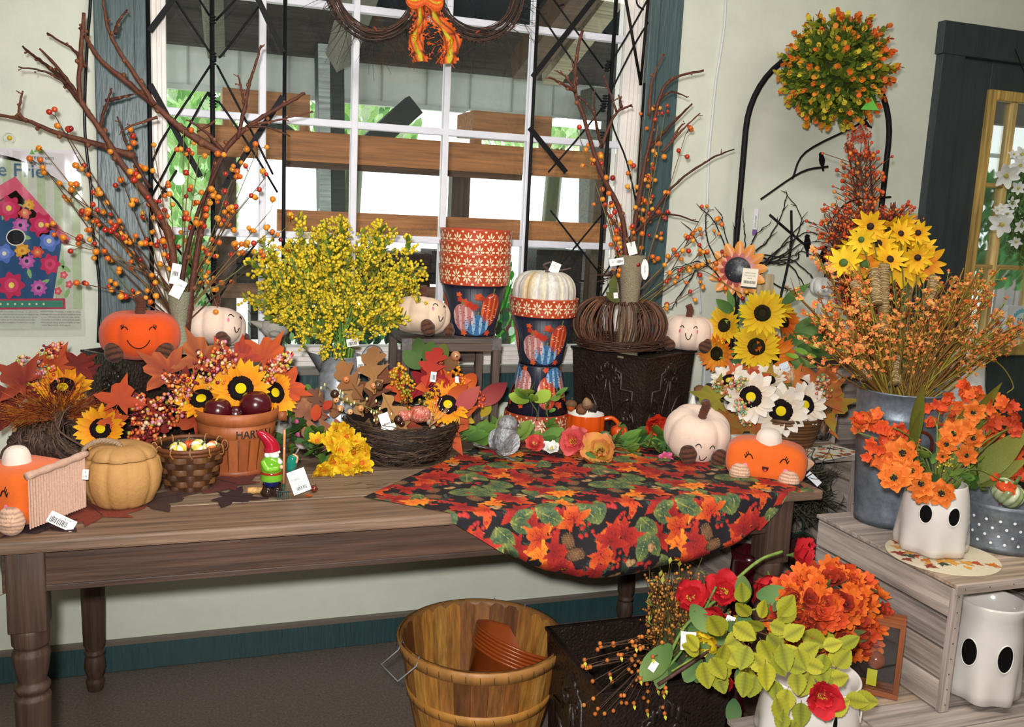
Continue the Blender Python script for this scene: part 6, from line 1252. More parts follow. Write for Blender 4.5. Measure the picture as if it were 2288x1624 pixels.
# ---- twig pumpkin
tp=at(1384,720,Y=2.74); tw=thing('twig_pumpkin','large pumpkin woven from bent brown twigs on the right black planter','pumpkin',tp); Rr,Hh=.152,.165; m=MB()
for i in range(170):
    a=2*PI*i/170+U(-.03,.03); q=U(.93,1.05); tw_=U(-.22,.22); P=[]
    for k in range(19):
        t=PI*.93*(k/18)*2*.5-0; ph=-PI*.44+PI*.93*k/18*1.0; rr_=Rr*q*(.10+.90*cos(ph*.98)**.8 if cos(ph*.98)>0 else .1); z=Hh/2*sin(ph)*1.06-(.02 if k>15 else 0)
        P.append((rr_*cos(a+tw_*k/18),rr_*sin(a+tw_*k/18),z))
    m.add(tube(P,U(.0015,.0027),4),random.choice(['4a2c1e','5a3624','6a4430','3f261a','7a5038']))
for i in range(26):
    z=-Hh*.42+U(-.008,.02); rr_=Rr*U(.82,1.0); a=U(0,6.28); m.add(tube([(rr_*(1+.03*sin(5*t+i))*cos(a+t),rr_*(1+.03*sin(4*t+i))*sin(a+t),z+.004*sin(3*t+i)) for t in [5*k/20 for k in range(21)]],.0014,4),'4a2e20')
m.build('vines',TWIG,tw,kind='stuff')
m=MB(); m.add(tube(curve([(0,0,Hh*.34),(.005,0,Hh*.6),(-.01,-.01,Hh*.85),(-.05,-.02,Hh*1.0)],6),[.016]*6+[.013]*7+[.009]*6,9),'4a382e')
for k in range(26): d=Vector((-1,-.2,.1))+rv(.5); m.add(tube([(-.03,-.01,Hh*.92),Vector((-.03,-.01,Hh*.92))+d*U(.03,.075)],.0012,3),'4a2c1e')
m.build('stem',TWIG,tw)
for (x,y,ro) in ((1378,668,2.0),(1368,655,1.4),(1385,675,2.6)): c=at(x,y,Y=2.66); leaf(tw,c,_r*cos(ro)+_u*sin(ro),.06,'leaf','4a5a24','6a6a2c',up=facing(c))
hangtag(tw,1376,660,.014,.018,2.64,.1,lines=(('19.95',0,0,.004),),col='f0e4e8')
wb=at(1648,985,Y=2.48); m=MB(); m.add(box(.085,.085,.044,(wb.x-.012,2.40,T+.0225)),'d8d8cc'); m.build('white_box',MATTE,None,False,bevel=.003,label='plain cream cardboard box between the plush pumpkin and the white sunflowers',cat='box')
# ================================================================ crates on the right
random.seed(77)
GW=['a79a90','9d918a','b0a49a','958a84','a39488']
def cpart(t,n,g,mat=WOODX,col=None,bev=.0015): m=MB(); m.add(g,col or random.choice(GW)); return m.build(n,mat,t,False,world=True,bevel=bev)
def crate(label,x0,x1,y0,y1,z0,z1,nsl,opening='front',ps=.030,gap=.006,topboards=2,th=.011,group=None):
    "slatted crate lying on its side, open towards us; slats and posts are parts"
    t=thing('wooden_crate',label,'crate',((x0+x1)/2,(y0+y1)/2,z0),group=group); h=(z1-z0)/nsl
    for k in range(nsl):
        za,zb=z0+k*h+gap/2,z0+(k+1)*h-gap/2
        cpart(t,'slat',bx(x0,x0+th,y0+.014,y1-.014,za,zb),WOODY); cpart(t,'slat',bx(x1-th,x1,y0+.014,y1-.014,za,zb),WOODY)
        cpart(t,'slat',bx(x0+th,x1-th,y1-.014,y1-.002,za,zb),WOODX)
    for x in (x0-.002,x1-.026+.002):
        cpart(t,'post',bx(x,x+.026,y0,y0+.013,z0,z1-.001),WOODZ,'ab9c94'); 
    n=topboards; yy=(y1-y0)/n
    for k in range(n):
        cpart(t,'board',bx(x0+.001,x1-.001,y0+.001+k*yy+.001,y0+(k+1)*yy-.002,z1,z1+.010),WOODX,['b09a84','a5988e','9c9088'][k%3]); cpart(t,'board',bx(x0+.012,x1-.012,y0+.014+k*yy*.98,y0+(k+1)*yy*.98-.002,z0,z0+.010),WOODX)
    cpart(t,'rail',bx(x0-.003,x1+.003,y0-.006,y0+.001,z1-.012,z1+.012),WOODX,'b3a297')
    m=MB()
    for x in (x0+.011,x1-.011):
        for k in range(nsl*2): m.add(sph(.0016,(x,y0-.0005,z0+(k+.5)*h/2),6,4),'4a4040')
    for k in range(7): m.add(sph(.0016,(x0+.02+(x1-x0-.04)*k/6,y0-.0065,z1),6,4),'4a4040')
    m.build('nails',MATTE,t,world=True,kind='stuff'); return t
LZ=.43
crate('low grey wooden crate at the bottom edge under the white ghost pot with leaves',1.10,1.398,1.22,1.60,.10,LZ-.011,3,topboards=3)
crate('low grey wooden crate on the floor under the big crate, its plank top in view',1.402,2.12,1.20,1.80,.10,LZ-.011,3,topboards=5)
m=MB(); [m.add(bx(a,a+.05,1.23,1.59,0,.0995),'6f655f') for a in (1.12,1.34,1.43,1.75,2.05)]; tag(m.build('wood_blocks',WOODY,None,False),'grey wooden runners under the low crate','blocks')
crate('big grey wooden crate at the right with the large ghost pot inside',1.592,2.05,1.497,1.99,LZ,.725,4,topboards=3)
crate('tall grey wooden crate stored upright behind the galvanised bucket',1.645,2.002,2.315,2.76,.345,.79,5,topboards=3)
crate('grey wooden crate on the floor beneath the tall upright crate',1.625,2.03,2.32,2.78,0,.334,3)
crate('grey wooden crate stacked at the back, left of the dried flower bucket',2.04,2.50,2.52,2.93,.65,1.02,4)
crate('grey wooden crate on the floor in the back corner',2.05,2.50,2.50,2.94,0,.64,6)
BT=.736
# placemats
def mat_(x,y,Z,r,label,rnd=True,name='placemat',seed=3,rz=0):
    c=at(x,y,Z=Z+.002); t=thing(name,label,'placemat',(c.x,c.y,Z),rz); rd=random.Random(seed); m=MB(); n=48
    if rnd: m.add(lathe([(0,.0006),(r,.0006),(r,.0024),(0,.0024)],n),'d8ccb0')
    else: m.add(box(r*2,r*1.2,.0018,(0,0,.0015)),'d8d4c4')
    m.build('cloth',CLOTH,t,False); m=MB()
    for k in range(34 if rnd else 26):
        a=rd.uniform(0,6.28); q=r*rd.uniform(.2,.86) if rnd else 0; x_,y_=(q*cos(a),q*sin(a)) if rnd else (rd.uniform(-.9,.9)*r,rd.uniform(-.5,.5)*r)
        g=maple(r*rd.uniform(.12,.19),seed=k,curl=0); z=.0028+.0002*(k%5); m.add(([(x_+u*cos(a)-v*sin(a),y_+u*sin(a)+v*cos(a),z) for u,v,_ in g[0]],g[1]),rd.choice(['8a2a1c','c8701c','34402c','b84a1c','d89a3c','2f3a34']))
    m.build('leaf_print',CLOTH,t,False); return t
mat_(2105,1240,.735,.128,'round cream placemat printed with autumn leaves under the smaller ghost pot')
mat_(1850,1010,.80,.10,'leaf printed placemat under the cut glass vase',False,seed=5,rz=.3)
for i,(dx,z) in enumerate(((0,1.031),(.01,1.034),(-.006,1.037))): m=MB(); m.add(box(.34,.24,.0022,(2.20+dx,2.64,z)),['6a4a34','d8ccb8','4a3228'][i]); m.build('placemat',CLOTH,None,False,bevel=.0005,label=['brown placemat at the bottom of the pile on the back crate','cream placemat in the middle of the pile on the back crate','dark brown placemat on top of the pile on the back crate'][i],cat='placemat')
# ---- galvanised bucket
bk0=at(1985,1188,Z=.737); rb_=.083; BY=bk0.y+rb_; BXc=at(2008,866,Y=BY).x*.5+at(1990,1188,Y=bk0.y).x*.5; BXc=1.752; BH=at(2008,868,Y=BY).z-.737
bk_=thing('galvanised_bucket','tall galvanised metal bucket of dried flowers standing on the big crate','bucket',(BXc,BY,.737))
RB=lambda z:rb_+(.110-rb_)*z/BH
m=MB(); m.add(lathe([(0,.003),(rb_-.002,.002),(rb_,0),(RB(BH*.05),BH*.05),(RB(BH*.64),BH*.64),(RB(BH*.645)+.002,BH*.65),(RB(BH*.66),BH*.66),(RB(BH*.80),BH*.80),(RB(BH*.81)+.0022,BH*.81),(RB(BH*.82),BH*.82),(RB(BH)-.001,BH*.985),(RB(BH)+.002,BH*.99),(RB(BH)+.002,BH),(RB(BH)-.002,BH),(RB(BH*.6)-.003,BH*.6),(rb_-.004,.01)],64),'6f7883'); m.build('body',GALV,bk_)
m=MB(); A=-PI/2-.30; P=[((RB(BH*.6)+.006)*cos(A+.52*cos(q)),(RB(BH*.6)+.012*sin(q)+.004)*sin(A+.52*cos(q)),BH*.60+.055*sin(q)) for q in [PI*k/16 for k in range(17)]]; m.add(tube(P,.0042,8),'5a2414'); m.build('handle',SATIN,bk_)
# ---- dried orange flower bunches
DO=thing('dried_flower_bunch','wide bunch of dried orange strawflowers in the tall galvanised bucket','flowers',(BXc,BY,.737+BH-.05))
def dry(v):
    def mk():
        rd=random.Random(v+90); mb=MB(); b=rd.uniform(-.07,.07); ax=curve([(0,0,0),(b*.4,0,.4),(b,.02,.75),(b*.4+rd.uniform(-.05,.05),0,1)],5); col=rd.choice(['8a7a24','9a8a2c','7a5a20','8f6a20'])
        mb.add(tube(ax,[.0085*(1-.5*i/len(ax)) for i in range(len(ax))],4),col)
        for k in range(5): a=rd.uniform(.15,.95); d=Vector((rd.uniform(-1,1),rd.uniform(-1,1),3)).normalized(); p=ax[int(a*(len(ax)-1))]; mb.add(tube([p,p+d*rd.uniform(.06,.2)],[.004,.0012],3),rd.choice(['8a3a1c','7a2c18','8f7a28']))
        for k in range(12 if v%3 else 7):
            t=rd.uniform(.45,1.0); p=ax[int(t*(len(ax)-1))]; d=Vector((rd.uniform(-1,1),rd.uniform(-1,1),rd.uniform(.4,1.4))).normalized(); e=p+d*rd.uniform(.03,.09); mb.add(tube([p,e],.0028,3),'a8a030')
            mb.add(sph(.008,e,5,4),'b8b83c'); c=rd.choice(['ec8244','e87440','f09658','d86c34','e89454'])
            for q in range(7): w_=Vector((rd.uniform(-1,1),rd.uniform(-1,1),rd.uniform(-1,1))).normalized(); M=lay(e+w_*.004,d+w_*1.1,w_,.022); mb.add(strip(1,lambda t:.9*sin(PI*min(1,t*.85+.1)),2,.5,.2,1),c,M=M)
        return mb.mesh('sprig',LEAF)
    return cached(('dry',v),mk)
mo=Vector((BXc,BY,.737+BH))
def fan(par,fn,mo,n,ell_,Y,dY,r0,nv,back=.75):
    for i in range(n):
        while 1:
            x=U(ell_[0]-ell_[2],ell_[0]+ell_[2]); y=U(ell_[1]-ell_[3],ell_[1]+ell_[3])
            q=((x-ell_[0])/ell_[2])**2+((y-ell_[1])/ell_[3])**2
            if q<1: break
        e=at(x,y,Y=Y+U(-dY,dY)); b=mo+Vector((r0*(e.x-mo.x)/.35+U(-.02,.02),U(-.04,.04),-.04)); d=e-b; put(par,'sprig',fn(random.randint(0,nv)),aim(b,d,s=d.length,roll=U(0,6)))
fan(DO,dry,mo,46,(1905,690,120,95),BY,.10,.05,8); fan(DO,dry,mo,56,(2130,690,115,90),BY,.10,.05,8); fan(DO,dry,mo,14,(2225,740,60,55),BY,.05,.05,8); fan(DO,dry,mo,12,(2010,760,60,50),BY,.06,.05,8)
for (x,y) in ((2275,722),(2260,760),(2285,745),(1790,750),(1800,800),(1770,640),(1820,560),(2160,620),(2240,600),(2205,640)): e=at(x,y,Y=BY-.03); b=mo+Vector((.04 if x>2000 else -.04,0,-.03)); put(DO,'sprig',dry(random.randint(0,8)),aim(b,e-b,s=(e-b).length))
m=MB(); m.add(tube(curve([at(x,y,Y=BY) for x,y in ((2120,760),(2190,785),(2240,820),(2264,862),(2250,878))],6),.002,4),'8a7a28'); m.build('stem',TWIG,DO,world=True)
for (x0,y0,x1,y1) in ((1912,630,1925,690),(1975,590,1975,745),(1953,605,1960,680),(2086,620,2078,690),(1925,780,1935,850),(2000,800,1998,858)):
    a=at(x1,y1,Y=BY-.03); b=at(x0,y0,Y=BY+.02); m=MB(); C_=[a+(b-a)*k/16 for k in range(17)]; m.add(tube([p+rv(.0015) for p in C_],[.0125+.0012*(k%2) for k in range(17)],9),'7a6238')
    for k in range(22): p=a+(b-a)*(k+.5)/22; M=aim(p,(b-a)+rv(.03)); m.add(tube([M@Vector((.0142*cos(q),.0142*sin(q),0)) for q in [2*PI*j/12 for j in range(12)]],.0008,3,closed=True),'c8b48a')
    m.build('twine_bundle',vc('dry_straw',.9,.4,200,.7,200),DO,world=True)
# ---- yellow daisies and red filler behind
YB=thing('daisy_bunch','bunch of yellow artificial daisies rising behind the dried flowers by the door','flowers',(2.05,2.12,.737)); y0_=2.12
DC1=('e8a010','f4cc14','2a140c','f0d020'); DC2=('e07018','f0c018','4a6a2c','f0d020'); DC3=('e8b818','f4d424','4a6a2c','e0c020')
for (x,y,rp,c_,) in ((1885,588,30,DC3),(1932,592,34,DC2),(1945,505,26,DC1),(1985,512,26,DC1),(1962,545,28,DC1),(2008,590,34,DC1),(1972,560,22,DC1),(2028,560,36,DC1),(2012,522,22,DC1),(2052,520,22,DC1),(2060,555,24,DC1),(2068,590,32,DC2),(2030,605,30,DC1),(1905,555,26,DC3),(1925,535,22,DC3),(1988,580,26,DC1),(2050,575,24,DC1),(2020,500,20,DC1)):
    c=at(x,y,Y=y0_-U(0,.08)); h=head(YB,'daisy',(11,.36,.3,1,.24,.75,0),c_,c,facing(c)+rv(.6),rp*mpp(c)*1.4)
    m=MB(); m.add(tube([c,c*.6+Vector((2.0,2.12,.95))*.4,Vector((1.98+U(-.05,.05),2.12,.80))],.0022,5),'5a6a28'); m.build('stem',TWIG,YB,world=True)
for i in range(12): c=at(U(1930,2050),U(560,635),Y=2.12); leaf(YB,c,rv(1)+Vector((0,0,-.4)),.05,'leaf','3f3a18','6a5a20')
m=MB(); m.add(lathe([(0,.0),(.05,0),(.065,.16),(.062,.16),(.045,.01)],24,c=(1.98,2.12,.75)),'7d8084'); m.build('tin_vase',GALV,YB,world=True)
RFc=thing('red_filler_bunch','bunch of fine rust red berry sprays behind the yellow daisies','flowers',(2.09,2.30,.80)); 
def rf(v):
    def mk():
        rd=random.Random(v+300); mb=MB(); mb.add(tube([(0,0,0),(.02,0,.5),(0,.02,1)],[.006,.004,.002],4),'5a2a1c')
        for k in range(44):
            z=rd.uniform(.6,1); a=rd.uniform(0,6.28); e=Vector((.09*cos(a)*rd.random(),.09*sin(a)*rd.random(),z)); mb.add(tube([(0,0,z-.05),e],.0015,3),'6a3a20'); berry(mb,e,rd.uniform(.0045,.008),rd.choice(['d8501c','e0682c','c8401c','e08a34','b83c1c']))
        return mb.mesh('sprig',LEAF)
    return cached(('rf',v),mk)
mo3=Vector((2.14,2.34,.90)); fan(RFc,rf,mo3,40,(1905,500,72,60),2.34,.05,.03,4); fan(RFc,rf,mo3,18,(1985,480,45,40),2.34,.05,.03,4)
fan(RFc,rf,mo3,6,(1915,330,24,36),2.50,.03,.03,4)
# ---- orange poppies in the small ghost pot
gp0=at(2108,1252,Z=.739); GY=gp0.y+.078
def ghost(label,x,Y,z0,r,h,ew=.20,eh=.34,ez=.60,rz=0,esep=.42,rtop=.80):
    t=thing('ghost_pot',label,'pot',(x,Y,z0),rz)
    def lb(A,z): u=max(0,1-z/(h*.55)); return 1+.075*u*sin(7*A+.6)+.035*u*sin(3*A)
    pr=[(0,.003),(r*.86,.0),(r*.98,h*.02),(r*1.0,h*.12),(r*.985,h*.3),(r*.96,h*.5),(r*.91,h*.7),(r*.85,h*.88),(r*rtop,h*.975),(r*rtop-.002,h),(r*rtop-.006,h*.99),(r*.8,h*.8),(r*.88,h*.4),(r*.8,h*.1),(0,h*.08)]
    m=MB(); m.add(lathe(pr,96,lb),'d8d2cc'); m.build('body',CERAM,t)
    for s in(-1,1):
        m=MB(); fnr=lambda z:r*(1.0-.15*max(0,(z/h-.3)))*1.0
        def E(k,off): return [((fnr(h*ez)+off)*cos(-PI/2+s*esep+k*.5*ew*cos(q)),(fnr(h*ez)+off)*sin(-PI/2+s*esep+k*.5*ew*cos(q)),h*ez+k*.5*eh*h*sin(q)) for q in [2*PI*i/24 for i in range(24)]]
        P=E(1,.0012); c=((fnr(h*ez)+.0012)*cos(-PI/2+s*esep),(fnr(h*ez)+.0012)*sin(-PI/2+s*esep),h*ez); m.add(([c]+P,[(0,1+i,1+(i+1)%24) for i in range(24)]),'040404'); m.build('eye_hole',MATTE,t)
        m=MB(); m.add(tube(E(1.06,.001),.0018,6,closed=True),'e4e0da'); m.build('eye_rim',CERAM,t)
    return t
ghost('smaller white ghost shaped pot with orange poppies, on the round placemat',1.705,GY,.7395,.083,.168,ew=.36,eh=.26,ez=.62,rz=-.62,esep=.40)
PP_=thing('poppy_bunch','bunch of orange poppies and blossoms in the smaller ghost pot','flowers',(1.705,GY,.85)); mo=Vector((1.705,GY,.88))
OC=[('d8401c','e8601c','b83010','e8b83c'),('c8381c','e05a28','a83010','e8b83c'),('d84c1c','e87a28','8a2c10','c8c83c')]; PC=('e0641c','e8842c','180c0c','c8c840')
def stem(par,e,b,col='6a7a2c',r=.002): m=MB(); m.add(tube(curve([b,(b+e)/2+Vector((0,0,.04))+rv(.01),e],5),r,4),col); m.build('stem',TWIG,par,world=True)
for (x,y,rp) in ((2175,922,22),(2130,970,26),(2114,993,20),(2154,957,20),(2175,980,22),(2160,1018,20),(2017,1013,30),(1997,1068,30),(2058,1081,26),(2038,1052,22),(2104,1103,28),(2106,1020,12),(2060,1105,20)):
    c=at(x,y,Y=GY-.05-(.05 if y>1040 else 0)); head(PP_,'poppy',(7,.82,.35,2,.24,.55,16),PC,c,facing(c)+rv(.25)+Vector((0,0,.2)),rp*mpp(c)*1.2); stem(PP_,c,mo)
for (x,y) in ((1925,943),(1915,965),(1945,935),(1970,946),(1955,983),(1984,983),(1970,1017),(2000,975),(1945,1005),(2043,991),(1985,1035),(2020,985),(2128,902),(2162,873),(2195,895),(2220,910),(2261,917),(2236,950),(2206,991),(2228,1017),(2265,1020),(2243,1076),(2255,1090),(2145,895),(2180,880),(2210,935),(2270,950),(2230,985),(2085,930),(2100,915),(2110,945),(2195,1040),(2250,1040),(2280,990),(2240,1100),(2140,940),(2190,960),(2275,1055)):
    c=at(x,y,Y=GY+U(-.06,.08)); cl=random.choice(OC)
    for q in range(4): p=c+rv(.020); head(PP_,'blossom',(5,.75,.5,1,.1,.6,4),cl,p,facing(p)+rv(.9),U(.014,.021))
    if random.random()<.6: stem(PP_,c,mo)
for i in range(46):
    c=at(U(2020,2200),U(1010,1110),Y=GY+U(-.05,.05)); leaf(PP_,c,rv(1),U(.03,.055),random.choice(('leaf','round','long')),*random.choice(GL))
for (a,b) in (((1990,900),(2030,1070)),((2010,840),(2045,1000)),((1960,1075),(2010,1090)),((2190,830),(2150,1000)),((2100,890),(2110,1060)),((2288,960),(2160,1085)),((2275,1040),(2170,1085)),((2150,1010),(2190,1080))):
    e=at(*a,Y=GY); b_=at(*b,Y=GY); leaf(PP_,b_,e-b_,(e-b_).length,'long','5a6a28','8a8a2c')
for k in range(14): e=at(U(2100,2260),U(960,1060),Y=GY); m=MB(); m.add(tube([mo+rv(.01),e],[.0045,.0025],5),random.choice(['6a7a24','8a8a2c','5a2438','7a6a24'])); m.build('stem',TWIG,PP_,world=True)
m=MB()
for k in range(30): berry(m,at(2120+U(-14,14),1030+U(-14,14),Y=GY-.02)+rv(.01),.003,'c8b840')
m.build('berries',BERRY,PP_,world=True,kind='stuff')
# ---- polka dot tub
tbp=at(2290,1240,Z=.737); pt_=thing('polka_dot_tub','galvanised tub with white polka dots at the right edge, holding a striped squash','tub',(1.925,1.70,.737)); rt=.108; th_=.118
m=MB(); m.add(lathe([(0,.003),(rt*.94,.002),(rt*.96,0),(rt*.97,.012),(rt*.955,.016),(rt*1.0,.09),(rt*1.02,.096),(rt*1.01,.103),(rt*1.03,.108),(rt*1.03,th_),(rt*1.0,th_),(rt*.95,.01)],64),'70777f'); m.build('body',GALV,pt_)
m=MB()
for j in range(4):
    for k in range(22): A=2*PI*(k+.5*(j%2))/22; r_=rt*(.962+.03*(.025+.019*j)/.07)+.0015; z=.025+.019*j; P=[(r_*cos(A+.032*cos(q)),r_*sin(A+.032*cos(q)),z+.0035*sin(q)) for q in [2*PI*i/10 for i in range(10)]]; m.add(([(r_*cos(A),r_*sin(A),z)]+P,[(0,1+i,1+(i+1)%10) for i in range(10)]),'e4e4e4')
m.build('polka_dots',SATIN,pt_)
minigourd('striped_squash','pale green and cream striped squash in the polka dot tub',2252,1100,.040,('d8dcb8','8a9a68','a8b488'),12,Y=1.66,dir_=(.3,-.4,.8),cat='squash')
# ---- big ghost pot in the crate, low ghost pot
ghost('large white ghost shaped pot standing inside the big crate',1.745,1.535,.4405,.080,.232,ew=.46,eh=.27,ez=.52,rz=-.78,esep=.50,rtop=.93)
lg=at(1790,1500,Y=1.63); ghost('white ghost pot half hidden by yellow-green leaves at the bottom of the photo',1.222,1.485,.4302,.106,.150,ew=.12,eh=.3,ez=.6,rz=.35,esep=.5,rtop=.93)
gs_=thing('ghost_statue','tall white ceramic ghost statue behind the dried flowers by the door','statue',(2.62,2.55,.0)); zt_=at(2150,760,Y=2.55).z
m=MB(); H2=zt_; m.add(lathe([(0,0),(.115,0),(.12,.02),(.112,.3),(.10,.6),(.088,H2*.72),(.078,H2*.80),(.082,H2*.82),(.070,H2*.86),(.06,H2*.95),(.03,H2*.995),(0,H2)],64,lambda A,z:1+.05*max(0,1-z/H2)*sin(6*A)+.02*sin(9*A)*(.72<z/H2<.84)),'dcdcdc'); m.build('body',CERAM,gs_)
# ---- shadow box
sb=thing('shadow_box','wooden framed glass box leaning beside the low ghost pot','display box',(1.50,1.66,LZ),.55); sw,sh,sd=.20,.185,.06
sb.location=(1.480,1.655,LZ+.0005)
def sbp(n,g,mat,col,bev=.001): m=MB(); m.add(g,col); return m.build(n,mat,sb,False,bevel=bev)
for g,mt_ in ((bx(-sw/2,sw/2,-sd/2,sd/2,0,.012),WOODX),(bx(-sw/2,sw/2,-sd/2,sd/2,sh-.012,sh),WOODX),(bx(-sw/2,-sw/2+.012,-sd/2,sd/2,.012,sh-.012),WOODZ),(bx(sw/2-.012,sw/2,-sd/2,sd/2,.012,sh-.012),WOODZ)): sbp('frame_rail',g,mt_,'8a4a24')
sbp('back_panel',bx(-sw/2+.012,sw/2-.012,sd/2-.006,sd/2-.002,.012,sh-.012),MATTE,'2c2420'); sbp('glass_front',bx(-sw/2+.012,sw/2-.012,-sd/2+.004,-sd/2+.006,.012,sh-.012),GLASS,'ffffff',0)
sb.rotation_euler=(0,0,-.75)
c=sb.matrix_basis@Vector((.045,.0,.075)); m=MB(); m.add(sph(.022,(0,0,0),14,10),'8a4424'); t=thing('amber_bauble','amber glass bauble inside the shadow box','bauble',c); m.build('ball',CERAM,t); m=MB(); m.add(tube([(0,0,.02),(0,0,.09)],.0012,5),'8a8a8a'); m.build('hanger',BLACK,t)
c=sb.matrix_basis@Vector((.04,-.012,.035)); card(None,'yellow_card',.022,.040,aim(c,sb.matrix_basis.to_3x3()@Vector((0,-1,0))),col='c8c820',th=.001); o=[q for q in COL.objects if q.name=='yellow_card'][0]; tag(o,'bright yellow paper strip inside the shadow box','card')
# ================================================================ right end: sunflowers, vase, stake, twigs
random.seed(41)
wbx=thing('rattan_basket','round brown coiled rattan basket of white sunflowers on the tall crate','basket',(1.815,2.47,.802)); rw0,rw1,hw=.090,.118,.098
for j in range(9):
    z=.006+hw*j/9; r=rw0+(rw1-rw0)*j/9; m=MB(); m.add(tube([(r*cos(q),r*sin(q),z) for q in [2*PI*i/40 for i in range(40)]],.0058,7,closed=True),['5a3a20','6a4728'][j%2]); m.build('coil',BARK,wbx)
m=MB(); m.add(lathe([(0,.002),(rw0,.003),(rw1-.003,hw)],40),'241810'); m.build('lining',BARK,wbx)
WA=thing('floral_arrangement','white sunflower, maple leaf and berry arrangement in the rattan basket','flowers',(1.815,2.47,.88)); YW=2.45
WS=dict(c0='ecd8be',c1='f6f2ea',disc='140a0c',core='d8c018',n=9,curl=.3,w=.56)
for (x,y,rp,d) in ((1678,887,56,(-.1,0,.1)),(1745,918,58,(.0,0,-.05)),(1797,905,50,(.55,0,.15)),(1630,852,42,(-.5,0,1.6)),(1712,850,44,(.1,0,1.4)),(1790,858,36,(.7,0,1.5))): sf_(WA,x,y,YW-(.05 if y>880 else -.03),rp,d,**WS)
for a in ((1600,890,60,2.9,'7a7a1c','9a8a1c'),(1640,935,56,-1.5,'8a6a1c','b85a1c'),(1715,870,60,1.4,'8a8a24','c87a24'),(1830,860,64,.8,'c8641c','a8581c'),(1845,905,66,.2,'8a8a24','c8701c'),(1840,880,60,.6,'b8561c','9a6a1c'),(1835,935,50,-.8,'d87a24','b8501c'),(1690,850,36,2.0,'b84a1c','a83c1c'),(1770,850,40,1.0,'b85a24','c87a24'),(1655,850,54,2.2,'c86a3c','b8502c'),(1620,930,50,-2.2,'8a7a1c','a85a1c'),(1770,880,44,1.5,'8a8a24','6a7a24'),(1690,950,44,-1.4,'8a7a24','b8501c')): ml(WA,a[0],a[1],YW+U(-.02,.05),a[2],a[3],a[4],a[5])
for (x,y,L,d,n) in ((1590,858,.10,(1,0,-.1),50),(1640,925,.08,(.7,0,.5),70),(1650,940,.06,(1,0,.1),30),(1825,900,.09,(.3,0,1),70),(1835,870,.05,(0,0,1),26),(1640,862,.05,(1,0,.4),26)): c=at(x,y,Y=YW-.05); sprayb(WA,c,d,L,n,CREAMY,.0048,.38)
m=MB(); c=at(1770,860,Y=YW)
for k in range(24): m.add(tube([c,c+Vector((U(-.035,.0),-.01,U(.03,.07)))],.0006,3),'e0c8a8')
m.build('wheat_wisps',TWIG,WA,world=True)
# cut glass vase
vp=at(1846,985,Z=.806); vs=thing('glass_vase','empty cut glass vase standing beside the rattan basket','vase',(vp.x,vp.y+.045,.806)); hv=.125
m=MB(); m.add(lathe([(0,.004),(.036,.0),(.040,.006),(.046,.05),(.056,hv),(.053,hv),(.042,.05),(.034,.012),(0,.010)],36),'ffffff'); m.build('body',CUT,vs,False)
m=MB()
for k in range(18):
    for s in(-1,1): m.add(tube([((.0405+.0155*z/hv+.0012)*cos(2*PI*k/18+s*z*9),(.0405+.0155*z/hv+.0012)*sin(2*PI*k/18+s*z*9),z) for z in [hv*(.05+.9*q/10) for q in range(11)]],.0007,3),'d8dcdc')
m.build('cut_pattern',CUT,vs)
# yellow sunflower bouquet
YS=thing('sunflower_bouquet','bouquet of yellow and orange sunflowers with green leaves against the right wall','bouquet',(1.95,2.66,.802)); mo=Vector((1.95,2.66,.93))
m=MB(); m.add(lathe([(0,0),(.042,0),(.036,.06),(.05,.13),(.046,.13),(.03,.06),(0,.01)],24),'39443f'); m.build('dark_vase',CERAM,YS)
SD=dict(disc='1c1808',core='22200c',coreR=.5,dr=.34,n=15)
for (x,y,rp,d,c0,c1) in ((1703,700,50,(.1,0,.1),'d8a80c','f0d01c'),(1690,775,52,(.0,0,.15),'d8a80c','f0d01c'),(1620,727,42,(-1.1,0,.3),'d8a00c','f0cc1c'),(1603,790,42,(-1.0,0,.0),'e8a01c','e8781c'),(1748,718,44,(.8,0,.4),'d8500c','e8841c'),(1722,795,52,(.5,0,-.2),'e8941c','e86c14'),(1727,690,44,(.6,0,.9),'d8a80c','e8bc1c'),(1700,820,40,(.0,0,-.6),'e8a01c','e8781c')):
    c=at(x,y,Y=2.58 if rp>48 else 2.64); f=sunflower(YS,c,facing(c)+Vector(d),rp*mpp(c)*1.12,c0,c1,curl=.25,w=.34,**SD); stem(YS,c-facing(c)*.02,mo,'3f5a24',.003)
LG=[('2f5a2c','5f8a3c'),('3f6a34','7a9a4c'),('4f7a3c','8fae58')]
for (x,y,ro,s) in ((1745,680,.6,70),(1640,700,2.4,50),(1640,690,1.9,46),(1660,740,2.6,50),(1765,745,.1,70),(1790,760,.0,80),(1800,775,-.4,60),(1770,790,-.9,56),(1780,765,-.7,46),(1820,745,.3,50),(1660,760,2.2,50),(1650,800,-2.0,80),(1670,830,-1.7,60),(1640,820,-1.2,60),(1760,800,-.3,60),(1745,765,.3,60),(1700,740,1.2,50),(1775,735,.5,50),(1655,720,1.3,44),(1650,780,-2.6,50),(1830,765,-.1,50),(1790,740,.2,60),(1740,830,-.8,50),(1660,860,-1.6,50)):
    c=at(x,y,Y=2.62); leaf(YS,c,_r*cos(ro)+_u*sin(ro),s*mpp(c)*1.1,random.choice(('leaf','long')),*random.choice(LG),up=facing(c)+rv(.4))
for (x,y) in ((1775,780),(1795,790),(1805,770),(1755,790)): c=at(x,y,Y=2.56); leaf(YS,c,(1,-.3,-.5),.045,'round','7fae3c','9ac84c')
hangtag(YS,1757,828,.030,.055,2.52,.45,lines=(('5 FL SUN',0,.006,.006),('$14.99',0,-.006,.007)),col='cfdce8'); hangtag(YS,1602,832,.016,.038,2.55,0,col='5f7a8a')
c=at(1755,785,Y=2.66)
